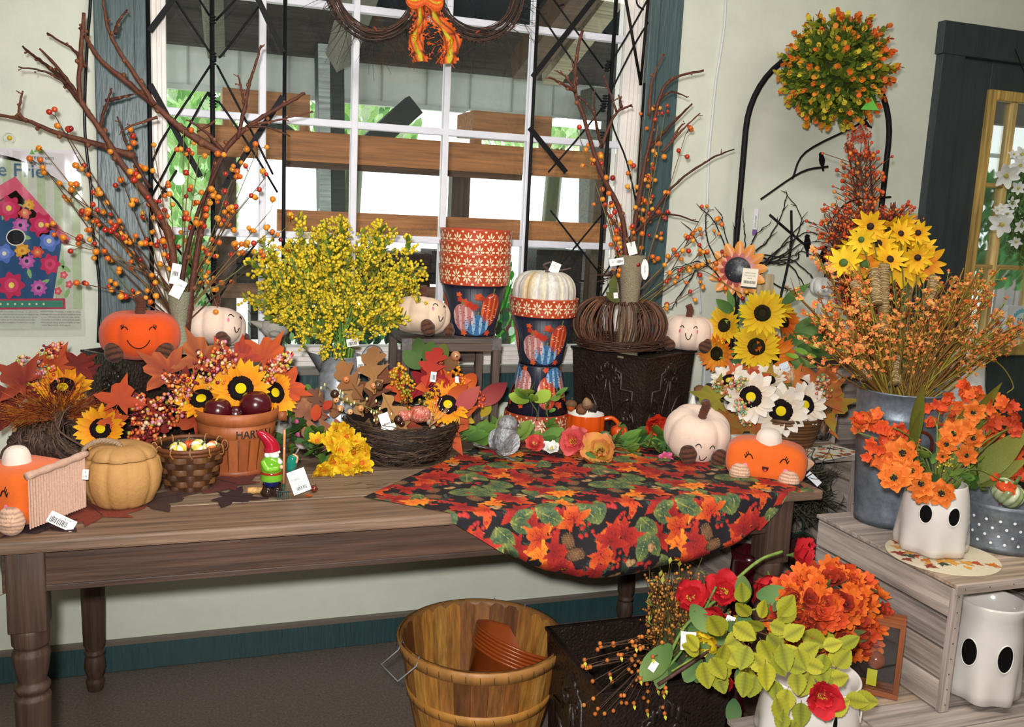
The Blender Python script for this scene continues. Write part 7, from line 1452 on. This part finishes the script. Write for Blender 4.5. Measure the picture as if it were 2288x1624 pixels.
PH=thing('price_stand','clear white plastic price stand against the wall behind the rear mug','stand',(at(1600,830,Y=2.80).x,2.80,.80)); a=at(1572,800,Y=2.80); b=at(1636,870,Y=2.80)
m=MB(); m.add(bx(a.x,b.x,2.80,2.803,.802,a.z),'c9d0cc'); m.build('panel',PLASTIC,PH,False,world=True); m=MB(); m.add(bx(a.x,a.x+.006,2.79,2.80,.802,a.z+.01),'e8ecec'); m.build('edge',PLASTIC,PH,False,world=True)
m=MB(); m.add(bx(a.x,b.x,2.78,2.86,T,.8019),'c9d0cc'); m.build('foot',PLASTIC,PH,False,world=True)
# metal sunflower stake with big tag
sc=at(1648,603,Y=2.80); SK=thing('metal_sunflower','painted metal sunflower on a stake with a large paper tag','garden stake',(sc.x,2.80,0.80)); M0=aim(sc,facing(sc)+Vector((-.1,0,0))); s_=61*mpp(sc)
for k in range(13):
    a=2*PI*k/13; mb=MB(); g=strip(1,lambda t:.54*max(0,sin(PI*min(1,max(.04,t)**.85)))**.6+.02,8,.15,-.25,2); mb.add(wcol(g,8,5,'c8683c','eaa448')); mb.add(tube([(0,.25,.012),(0,.85,.05)],.012,4),'e8c890')
    o=put(SK,'petal',cached(('mp',k%1),lambda:mb.mesh('petal',SATIN)),M0@Matrix.Rotation(a,4,'Z')@Matrix.Translation((0,s_*.42,0))@Matrix.Scale(s_*.66,4))
mb=MB(); mb.add(lathe([(0,.10),(.2,.09),(.42,.04),(.47,.0),(.50,-.02),(.60,-.03),(.5,-.05),(0,-.05)],32),'2c3038'); me=mb.mesh('seed_disc',SATIN); put(SK,'seed_disc',me,M0@Matrix.Scale(s_,4))
mb=MB(); mb.add(lathe([(.47,.005),(.54,-.005),(.64,-.02)],32),'a84a44'); put(SK,'red_ring',mb.mesh('red_ring',SATIN),M0@Matrix.Scale(s_,4))
mb=MB()
for r,n in ((.10,5),(.22,9),(.34,13)):
    for k in range(n): a=2*PI*k/n+r*7; mb.add(tube([(r*cos(a)+.022*cos(q),r*sin(a)+.022*sin(q),.10-.15*r*r) for q in [2*PI*j/8 for j in range(8)]],.006,4,closed=True),'a88a4c' if k%3==0 else '14161a')
put(SK,'punched_holes',mb.mesh('punched_holes',SATIN),M0@Matrix.Scale(s_,4))
m=MB(); m.add(tube([(sc.x+.012,2.812,.80),(sc.x+.006,2.812,sc.z)],.0045,8),'15151a'); m.add(tube([(sc.x-.018,2.812,.80),(sc.x-.012,2.812,sc.z-.04)],.0045,8),'15151a'); m.build('stake',BLACK,SK,world=True)
hangtag(SK,1675,622,.052,.068,2.74,-.04,lines=(('SUNFLOWER',0,.018,.0062),('SUN CATCHER',0,.009,.0056),('$24.99',0,.000,.005)),bars=(-.019,.019,-.018,.010),col='ece4d0',strip=(-.46,.08,'101010'),label='large cream paper tag',tilt=0)
c=at(1705,655,Y=2.86); wc_=thing('wooden_sign','small pale board with tiny vine and bird marks behind the metal sunflower','sign',(c.x,2.86,.80)); a=at(1682,612,Y=2.86);b=at(1722,700,Y=2.86); m=MB(); m.add(bx(a.x,b.x,2.86,2.872,.80,a.z),'c8b490'); m.build('board',WOODZ,wc_,False,world=True)
m=MB()
for (x,y) in ((1701,632),(1700,657)):
    c=at(x,y,Y=2.859); m.add(P2(poly(0,0,[(-.006,.008),(.006,.008),(.006,0),(0,-.008),(-.006,0)]),lambda u,v,z:(c.x+u,2.8585,c.z+v)),'4a4a4c'); m.add(([(c.x+.012+u,2.8585,c.z+v) for u,v,_ in text_geo('LT',.012)[0]],text_geo('LT',.012)[1]),'3a3a3c')
m.build('marks',PAPER,wc_,False,world=True)
# black twig spray
bt0=at(1640,760,Y=2.88); BTW=thing('black_twigs','spray of bare black twigs against the wall behind the metal sunflower','branches',(bt0.x,2.88,.80)); random.seed(9)
m=MB()
for pts in ([(1640,800),(1630,600),(1600,500),(1570,470)],[(1640,800),(1635,620),(1620,520),(1612,480)],[(1645,800),(1650,640),(1665,560),(1660,490)],[(1645,800),(1655,640),(1680,540),(1720,500)],[(1650,800),(1640,560),(1645,485)],[(1645,700),(1600,610),(1560,585),(1505,600)],[(1600,590),(1560,600),(1525,650),(1500,690)],[(1640,650),(1590,560),(1575,500),(1582,470)],[(1560,600),(1540,595),(1508,602)],
 [(1690,620),(1730,570),(1790,500),(1818,497)],[(1690,600),(1750,550),(1800,520),(1830,525)],[(1700,590),(1760,560),(1790,490),(1755,430)],[(1690,590),(1740,580),(1790,545),(1850,540)],[(1700,570),(1760,575),(1790,560)],[(1700,575),(1740,590),(1780,580),(1790,562),(1850,580)],[(1710,590),(1760,590),(1800,640),(1812,630)],[(1700,610),(1740,640),(1760,645),(1760,648)],[(1690,560),(1720,530),(1750,470),(1757,430)],[(1720,585),(1770,582),(1810,615),(1830,640)],[(1640,640),(1590,600),(1570,560),(1540,510)]):
    C_=curve([at(x,y,Y=2.86+U(-.04,.03)) for x,y in pts],6); n=len(C_); m=MB(); m.add(tube([p+rv(.003) for p in C_],[.0034*(1-.6*i/n) for i in range(n)],5),'17110f')
    for i in range(3,n,3): d=(C_[i]-C_[i-1]).normalized()+rv(.8); m.add(tube([C_[i],C_[i]+d*U(.008,.03)],[.0018,.0007],4),'1c1412')
    m.build('twig',TWIG,BTW,world=True)
# price slip on the hoop, round white clock-like plate, small card by the door
m=MB(); c=at(1688,495,Y=2.88); m.add(bx(c.x-.009,c.x+.009,2.88,2.881,c.z-.045,c.z+.045),'e8e4ec'); m.add(bx(c.x-.009,c.x+.009,2.8795,2.8805,c.z-.047,c.z-.028),'7a5a9a'); g=text_geo('Yard Trellis',.009); m.add(([(c.x+b,2.8788,c.z+a) for a,b,_ in g[0]],[q[::-1] for q in g[1]]),'303040'); m.build('price_strip',PAPER,None,False,label='narrow white and purple paper strip hanging above the metal sunflower',cat='tag')
c=at(1843,640,Y=2.80); t=thing('whitewashed_pumpkin','white weathered pumpkin half hidden behind the dried orange flowers','pumpkin',c); m=MB(); m.add(lobed(.055,.075,10,.1,80,16),'d8d8d4'); m.build('body',vc('weathered_paint'),t); m=MB(); m.add(tube([(0,0,.02),(0,0,.05)],.007,6),'4a3a30'); m.build('stem',TWIG,t)
m=MB(); m.add(tube([(c.x,2.80,1.036),(c.x,2.80,c.z-.03)],.02,10),'c8c8c4'); m.build('pedestal',MATTE,t,world=True)
c=at(2020,640,Y=2.96); t=thing('wall_card','cream framed card on the wall beside the door, behind the daisies','card',(c.x,2.96,c.z)); a=at(1985,615,Y=2.97); b=at(2045,770,Y=2.97); m=MB(); m.add(bx(a.x,b.x,2.975,2.99,b.z,a.z),'c8c4a0'); m.build('board',MATTE,t,False,world=True,bevel=.002); m=MB(); m.add(bx(a.x-.01,b.x+.01,2.97,2.992,a.z,a.z+.03),'c8a870'); m.build('top_rail',WOODX,t,False,world=True)
# ---- white flower wreath hanging at the door
wc=at(2345,468,Y=2.70); rW=.165; WW=thing('flower_wreath','white flower and fern wreath hanging in front of the door at the right edge','wreath',wc); m=MB()
for k in range(3): m.add(tube([wc+Vector((rW*(1+.04*sin(4*q+k))*cos(q),.012*sin(3*q+k*2),rW*(1+.04*cos(3*q+k))*sin(q))) for q in [2*PI*i/40 for i in range(40)]],.005,6,closed=True),'5a5a2c')
m.build('vine_ring',TWIG,WW,world=True)
hk_=MB(); hk_.add(tube([wc+Vector((0,0,rW)),wc+Vector((0,.1,rW+.2)),(wc.x,WY-.01,wc.z+rW+.5)],.002,5),'202020'); hk_.build('hanger',BLACK,WW,world=True)
def fern(v):
    def mk():
        mb=MB(); mb.add(tube([(0,0,0),(.0,.5,.04),(0,1,.0)],.012,3),'6a7a3c')
        for k in range(12):
            for s in(-1,1): y=.1+.075*k; mb.add(strip(1,lambda t:.4*sin(PI*min(1,t+.08)),2,.2,.2,1),random.choice(['4f6a34','6a8a44','3a5a2c']),M=lay((0,y,.02),(s,.5,0),(0,0,1),.24*(1-.6*k/12)))
        return mb.mesh('fern_frond',LEAF)
    return cached(('fern',v),mk)
for i in range(60):
    a=U(PI*.35,PI*1.65); p=wc+Vector((rW*cos(a),U(-.04,.02),rW*sin(a))); d=Vector((cos(a)*U(-.2,1),U(-.6,.1),sin(a)*.6+U(-.5,.5))); put(WW,'fern_frond',fern(i%3),lay(p,d,(0,-1,.2),U(.06,.13)))
for (x,y,rp) in ((2248,392,25),(2240,502,25),(2238,468,13),(2250,478,13),(2262,455,12),(2275,420,14),(2280,370,18),(2285,345,16),(2228,470,10),(2270,540,12),(2265,345,10),(2282,505,14)):
    c=at(x,y,Y=2.64); head(WW,'white_flower',(6,.62,.3,1,.2,.6,14),('dcdcd4','f0f2f0','c8c060','b8b040'),c,facing(c)+rv(.4),rp*mpp(c)*1.15)
for i in range(22): c=wc+Vector((rW*cos(a:=U(PI*.5,PI*1.6)),-.03,rW*sin(a)))+rv(.03); leaf(WW,c,rv(1),.035,'round','4a7a3c','7fa058')
m=MB()
for i in range(240): a=U(PI*.5,PI*1.6); c=wc+Vector((rW*cos(a),-.03,rW*sin(a)))+rv(.05); berry(m,c,.0028,random.choice(['e0e4d8','c8d0b8','a8b488']))
m.build('tiny_buds',MATTE,WW,world=True,kind='stuff')
for i in range(14): p=wc+Vector((rW*cos(3.6+i*.06),-.02,rW*sin(3.6+i*.06))); m=MB(); m.add(tube(curve([p,p+Vector((U(-.02,.02),-.01,-.05)),p+Vector((U(-.05,.03),-.01,-U(.07,.13)))],4),.0016,4),'8a8a3c'); m.build('tendril',TWIG,WW,world=True)
# ================================================================ under and beside the table
random.seed(64)
ba=at(1070,1511,Z=.33); bb2=at(1070,1337,Z=.33); bcx,bcy=(ba.x+bb2.x)/2+.008,(ba.y+bb2.y)/2; rB=(bb2.y-ba.y)/2; rB0=.165; HB=.33
bs=thing('bushel_basket','large round bushel basket of wooden staves on the floor under the table','basket',(bcx,bcy,0))
cols=['a8702c','7a4a20','b87c34','8a5524','6a3f1c','c08a40','945e2c','a06a30']; ns=30
for k in range(ns):
    A=2*PI*k/ns; w_=PI*rB/ns*.985; m=MB(); w0=w_*rB0/rB; v=[]
    for (r,z,ww) in ((rB0,.004,w0),((rB0+rB)/2+.004,HB*.5,(w0+w_)/2),(rB-.004,HB,w_)):
        for d in (0,-.004): v+=[((r+d)*cos(A)-q*ww*sin(A),(r+d)*sin(A)+q*ww*cos(A),z) for q in (-1,1)]
    m.add((v,[(0,1,5,4),(4,5,9,8),(3,2,6,7),(7,6,10,11),(8,9,11,10),(0,4,6,2),(4,8,10,6),(1,3,7,5),(5,7,11,9)]),cols[(k*5)%8]); m.build('stave',WOODZ,bs,False)
m=MB(); m.add(lathe([(0,.006),(rB0-.004,.006),(rB0-.004,.0),(0,.0)],36),'5a3a1c'); m.build('floor_disc',WOODX,bs)
def hoop(z0,z1,col,name='hoop'):
    rr=lambda z:rB0+(rB-rB0)*z/HB+.002; m=MB(); m.add(lathe([(rr(z0),z0),(rr(z0)+.005,z0+.001),(rr(z1)+.005,z1-.001),(rr(z1),z1)],64),col); m.build(name,BARK,bs)
hoop(HB-.034,HB+.002,'a8743a','rim'); m=MB(); m.add(lathe([(rB-.004,HB+.002),(rB-.008,HB+.002),(rB-.010,HB-.032),(rB-.005,HB-.033)],64),'8a5f34'); m.build('inner_rim',BARK,bs)
hoop(.165,.195,'b07a34'); hoop(.03,.055,'8f5f2c')
m=MB()
for k in range(40): A=2*PI*k/40; r=rB+.0075; m.add(tube([(r*cos(A),r*sin(A),HB-.008),(r*cos(A+.008),r*sin(A+.008),HB-.026)],.0008,4),'3a3028')
for k in range(26): A=2*PI*k/26; r=rB0+(rB-rB0)*.18/HB+.008; m.add(tube([(r*cos(A),r*sin(A),.187),(r*cos(A+.02),r*sin(A+.02),.172)],.0008,4),'3a3028')
m.build('staples',BLACK,bs,kind='stuff')
for A,sg in ((PI*1.08,1),(PI*.28,0)):
    m=MB(); e1=Vector((cos(A-.22),sin(A-.22),0))*rB; e2=Vector((cos(A+.22),sin(A+.22),0))*rB; o_=Vector((cos(A),sin(A),0))
    z=HB-.012; P=[e1*.97+Vector((0,0,z+.012)),e1+Vector((0,0,z+.02)),e1*1.04+Vector((0,0,z-.005)),e1+o_*.06+Vector((0,0,z-.035 if sg else z-.02)),e2+o_*.06+Vector((0,0,z-.035 if sg else z-.02)),e2*1.04+Vector((0,0,z-.005)),e2+Vector((0,0,z+.02)),e2*.97+Vector((0,0,z+.012))]
    if not sg: P=[e1*.96+Vector((0,0,z-.01)),e1*.99+Vector((0,0,z+.022)),e1*1.03+Vector((0,0,z)),e2*1.05+o_*.02+Vector((0,0,z-.02)),e2*1.03+Vector((0,0,z)),e2*.99+Vector((0,0,z+.022)),e2*.96+Vector((0,0,z-.01))]
    m.add(tube(P,.0022,6),'8a8c90'); m.build('wire_handle',SATIN,bs)
# nested terracotta coloured pots lying inside
for k in range(6):
    t=thing('plastic_pot',['topmost ribbed rust orange plastic pot of the tilted stack in the bushel basket'][0] if k==0 else '%s ribbed rust orange plastic pot of the tilted stack in the bushel basket'%['','second','third','fourth','fifth','lowest'][k],'flower pot',(0,0,0)); r=.132; h=.185
    m=MB(); m.add(lathe([(r*.62,0),(r*.64,.002),(r*.97,h*.96),(r*1.0,h*.965),(r*1.0,h),(r*.965,h),(r*.93,h*.94),(r*.61,.006),(0,.006)],48,lambda A,z:1+.008*sin(10*A)*(z>h*.9)),'a04a1c'); m.build('body',SATIN,t)
    t.matrix_basis=Matrix.Translation(Vector((bcx+.055,bcy+.015,.115))+Vector((-.13,-.06,-.5)).normalized()*.010*k)@aim((0,0,0),(.38,.10,.92),s=1)@Matrix.Translation((0,0,-.0))
# front embossed planter with red poppies and greens
fx0,fx1=at(1262,1368,Z=.385).x,at(1640,1510,Z=.385).x
planter('square_planter','large dark embossed metal planter on the floor full of stems and red poppies',.915,1.842,.36,R(90),0,.385)
G1=thing('poppy_heap','heap of red poppies, green leaves and brown berry sprays in the large floor planter','flowers',(1.10,2.02,.385)); b0=at(1490,1560,Y=2.0)
def gx(par,pts,Y,r,col): C_=curve([at(x,y,Y=Y) for x,y in pts],8); m=MB(); m.add(tube(C_,r,6),col); m.build('stem',TWIG,par,world=True)
gx(G1,[(1480,1500),(1530,1400),(1600,1340),(1650,1290),(1700,1250),(1748,1232)],1.80,.0042,'6f8a3c'); gx(G1,[(1470,1520),(1540,1430),(1580,1350),(1600,1310)],1.78,.003,'5a7a34'); gx(G1,[(1500,1500),(1580,1450),(1640,1400),(1690,1360),(1800,1370)],1.76,.0025,'7a8a34'); gx(G1,[(1470,1530),(1560,1470),(1650,1400)],1.76,.005,'4a2c24')
RP=('b8101c','d8202c','a81018','d8c040'); YP=('d8a80c','e8d01c','c8a010','7a5a18')
for (x,y,rp,d,cl,Y) in ((1544,1337,34,(0,0,.3),RP,1.82),(1614,1322,34,(.2,0,.2),RP,1.80),(1594,1368,36,(0,0,-.9),RP,1.79),(1719,1292,42,(.3,0,-.9),RP,1.78),(1775,1240,40,(1.4,0,-.1),RP,1.78),(1618,1505,26,(-.2,0,-1.4),RP,1.70),(1836,1552,34,(.2,0,-.3),RP,1.345),(1580,1420,32,(-.4,0,-1.2),YP,1.76),(1665,1388,34,(-.3,0,-.9),YP,1.74),(1822,1381,34,(.4,0,.2),YP,1.66),(1655,1440,20,(0,0,-1),RP,1.72),(1735,1455,22,(0,0,-1),RP,1.72)): pp(G1,x,y,Y,rp*1.25,cl,d)
GG=[('3f6a2c','6a8a4c'),('2f5a2c','5a7a40'),('4a6f34','7a9450')]
for (x,y,ro,s) in ((1660,1350,1.4,60),(1690,1330,.0,64),(1650,1370,-.9,46),(1660,1420,2.3,46),(1560,1400,-.3,66),(1540,1400,-.8,56),(1500,1440,-2.1,90),(1520,1500,2.7,50),(1560,1460,-1.9,60),(1580,1440,-1.0,60),(1640,1560,-1.6,50),(1700,1500,-.6,60),(1740,1480,-.5,66),(1590,1480,-2.2,50),(1650,1490,-1.2,56),(1700,1540,-.4,56),(1600,1400,-.2,50),(1480,1480,-1.8,50),(1545,1350,-1.1,60),(1700,1375,.9,34)):
    c=at(x,y,Y=1.78 if x<1640 else 1.62); leaf(G1,c,_r*cos(ro)+_u*sin(ro),s*mpp(c)*1.15,'round',*random.choice(GG),up=facing(c)+rv(.3))
hangtag(G1,1538,1432,.034,.040,1.70,.05,lines=(('PICK',-.006,.014,.005),('17.5" Poppy',0,.003,.005),('Flower Bush',0,-.003,.005),('24.99',0,-.014,.004)),tilt=0); hangtag(G1,1631,1388,.020,.024,1.68,-.3,bars=(-.008,.008,-.008,.012)); hangtag(G1,1460,1488,.016,.024,1.74,-.6)
m=MB(); 
for i in range(400):
    x0,y0=U(1440,1540),U(1480,1520); x1,y1=U(1440,1640),U(1250,1400); Y=U(1.84,2.06); a=at(x0,y0,Y=Y); b=at(x1,y1,Y=Y); f_=U(.5,1.05); e=a+(b-a)*f_; 
    m.add(tube([a+(b-a)*.2,e],.0011,3,cap=False),random.choice(['5a3a20','6a5a28','4a3a20']))
    for q in range(3): p=e+rv(.02)-(b-a)*U(0,.3); berry(m,p,U(.0028,.0045),random.choice(['a8641c','b8782c','8a5420','c08030']))
    if i%2: m.add(strip(.02,wo,2,.4,.3,1),random.choice(['8a8a24','a8a030','6a7a28']),M=lay(e,rv(1),(0,0,1)))
for i in range(46):
    x0,y0=U(1470,1500),U(1420,1490); x1,y1=U(1300,1490),U(1420,1600); Y=1.80; a=at(x0,y0,Y=1.9); b=at(x1,y1,Y=U(1.74,1.83)); m.add(tube([a,(a+b)/2+Vector((0,0,.015)),b],.0010,3),'4a3020'); berry(m,b,.0050,random.choice(['b8641c','c8782c','a8581c']),True); berry(m,(a+b)/2+rv(.02)+Vector((0,0,.01)),.0048,'b8702c',True)
    if i%4==0: m.add(strip(.016,wo,2,.4,.3,1),'b8b030',M=lay(b,(0,-.3,-1),(0,0,1)))
m.build('berry_sprays',TWIG,G1,world=True,kind='stuff')
for i in range(18):
    x0=U(1440,1540); a=at(x0,1505,Y=U(1.86,2.0)); b=at(x0+U(-30,120),U(1320,1420),Y=U(1.86,2.0)); leaf(G1,a,b-a,(b-a).length,'long','2c3f24','4a5f34')
# yellow-green leaf sprays
YL=thing('leaf_spray','spray of large yellow-green artificial leaves tumbling over the low ghost pot','foliage',at(1740,1460,Y=1.62)); YG=[('80820e','a8a41e'),('6f760f','969a1a'),('8f8a14','bab428')]
for pts in ([(1640,1400),(1720,1385),(1790,1400),(1860,1450)],[(1640,1420),(1700,1470),(1780,1530),(1830,1610)],[(1650,1400),(1740,1430),(1830,1500),(1930,1555)],[(1600,1440),(1660,1480),(1720,1530)]): gx(YL,pts,1.58,.002,'5a3a28')
YLP=[(1660,1345,1.7),(1700,1380,1.2),(1745,1375,1.0),(1720,1395,-.4),(1765,1400,.4),(1790,1395,.1),(1800,1375,1.1),(1790,1425,-1.2),(1745,1440,-1.4),(1700,1430,-1.0),(1660,1420,-2.6),(1610,1420,2.0),(1620,1440,-2.0),(1640,1460,-.6),(1680,1460,-.9),(1740,1465,.3),(1710,1480,-1.6),(1660,1490,-1.0),(1630,1480,-2.4),(1570,1480,-1.4),(1600,1500,-1.2),(1690,1510,-1.9),(1730,1520,-1.4),(1760,1540,-1.8),(1780,1500,-1.5),(1800,1480,-.4),(1810,1505,-2.0),(1825,1470,-1.3),(1850,1500,-.7),(1870,1490,.9),(1840,1445,.2),(1880,1445,.4),(1860,1560,-2.2),(1830,1540,-.9),(1850,1590,.5),(1790,1570,-1.6),(1890,1560,-.3),(1905,1560,-.15),(1735,1560,-1.3),(1750,1590,-1.7),(1780,1610,-2.0),(1850,1520,.2),(1640,1395,-.6),(1770,1460,-.8),(1705,1405,2.6),(1560,1450,2.4),(1600,1465,-.5),(1675,1375,2.3),(1730,1420,.9),(1820,1410,-.6)]
YLP+=[(x+U(-26,26),y+U(-22,26),ro+U(-.9,.9)) for x,y,ro in YLP if 1395<y<1500 and U(0,1)<.7]
for (x,y,ro) in YLP:
    c=at(x,y,Y=1.385+U(-.04,.03) if y>1425 and x>1660 else 1.56+U(-.05,.05)); c0,c1=random.choice(YG); leaf(YL,c,_r*cos(ro)+_u*sin(ro),53*mpp(c)*U(.8,1.15),'birch',c0,c1,up=facing(c)+rv(.55))
# orange tulip bunch
OT=thing('orange_flower_bunch','dense bunch of bright orange artificial blooms beside the big crate slats','flowers',at(1850,1380,Y=1.70)); mo=at(1800,1480,Y=1.70)
for i in range(165):
    while 1:
        x=U(1690,1985); y=U(1268,1490)
        q=((x-1845)/135)**2+((y-1375)/(105))**2
        if q<1 and not (x<1790 and y>1440): break
    c=at(x,y,Y=1.53+.12*q+U(-.02,.02)); d=(c-mo).normalized()*.7+facing(c)*.7+rv(.4); k=random.random()
    cl=('5a1420','d8481c','3a1018','2a1410') if k<.38 else ('d8401c','e8642c','8a2c1c','2a1410') if k<.6 else ('d8501c','e8781c','6a1c18','2a1410')
    head(OT,'bloom',TULIP if k<.5 else (8,.6,.6,2,.2,.6,8),cl,c,d,U(.022,.033)); 
    if i%4==0: stem(OT,c,mo,'4a5a24',.0015)
for i in range(20): c=at(U(1740,1960),U(1300,1450),Y=1.58); leaf(OT,c,rv(1),U(.03,.06),'long','3a4a20','6a7a44')
# things in and by the tall crate
RT=thing('root_bundle','tangle of dark curly roots spilling from the tall upright crate','roots',(1.72,2.22,.66)); m=MB()
for i in range(300):
    a=at(U(1760,1830),U(1050,1150),Y=U(2.16,2.36)); d=rv(1); d.z*=.7; P=[a]
    for k in range(6): d=(d+rv(.9)).normalized(); P.append(P[-1]+d*U(.012,.026))
    m.add(tube(P,[.0021,.0020,.0018,.0016,.0013,.001,.0005],4,cap=False),random.choice(['2c2a1c','3a3824','24201a','4a4430']))
m.build('roots',TWIG,RT,world=True,kind='stuff')
c=at(1790,1235,Y=2.22); NT=thing('netted_bulbs','dark maroon bulb in green netting hanging below the curly roots','bulbs',c); m=MB(); m.add(sph(.052,(0,0,0),18,12,(1,1,1.15)),'3a141c'); m.build('bulb',BERRY,NT); m=MB()
for k in range(16):
    for s in(-1,1): m.add(tube([(.056*sin(PI*t)*cos(2*PI*k/16+s*t*2.4),.056*sin(PI*t)*sin(2*PI*k/16+s*t*2.4),.064*cos(PI*t)) for t in [j/10 for j in range(11)]],.0007,3,cap=False),'1c3a2c')
m.add(tube([(0,0,.06),(0,.01,.12)],.004,5),'1c3a2c'); m.build('netting',MATTE,NT)
DV=thing('dark_red_vase','dark burgundy ceramic vase standing on the floor behind the right table leg','vase',(1.62,2.22,0)); m=MB(); m.add(lathe([(0,0),(.05,0),(.07,.05),(.085,.2),(.08,.36),(.055,.46),(.05,.52),(.056,.55),(.05,.55),(.04,.46),(0,.1)],32),'3a0c14'); m.build('body',CERAM,DV)
DV.location=(1.555,2.22,0)
c=at(1740,1270,Y=2.24); 

cord([(-60,1345),(-10,1330),(10,1322),(20,1305),(22,1285),(10,1240),(0,1180)],WY-.03,.004,'d8d8c8','cord','pale cord looping on the wall behind the left table leg')

# ================================================================ groups of alike things
GRP={'plush_pumpkin':'plush pumpkins','plush_pie':'plush pies','square_planter':'embossed metal planters','printed_pot':'printed metal pots','plastic_pot':'rust orange pots in the bushel basket','acorn':'acorns in the mugs','pumpkin_mug':'pumpkin mugs','wooden_crate':'whitewashed wooden crates','mini_gourd':'mini gourds in the small basket','mini_pumpkin':'tiny orange pumpkins','apple':'apples in the harvest basket','ghost_pot':'white ghost pots','metal_trellis':'black trellises by the window','grapevine_wreath':'twig wreaths at the window top','placemat':'printed placemats','floral_arrangement':'autumn floral arrangements','berry_branches':'berry branch sprays','tree':'trees outside','fern':'leafy plants outside','crate':'crates outside','reflection_bar':'glowing bars for light reflections','plant_stand':'wooden stands outside'}
for o in list(COL.objects):
    if o.parent is None and 'label' in o and 'group' not in o:
        b=o.name.split('.')[0]
        if b in GRP: o['group']=GRP[b]
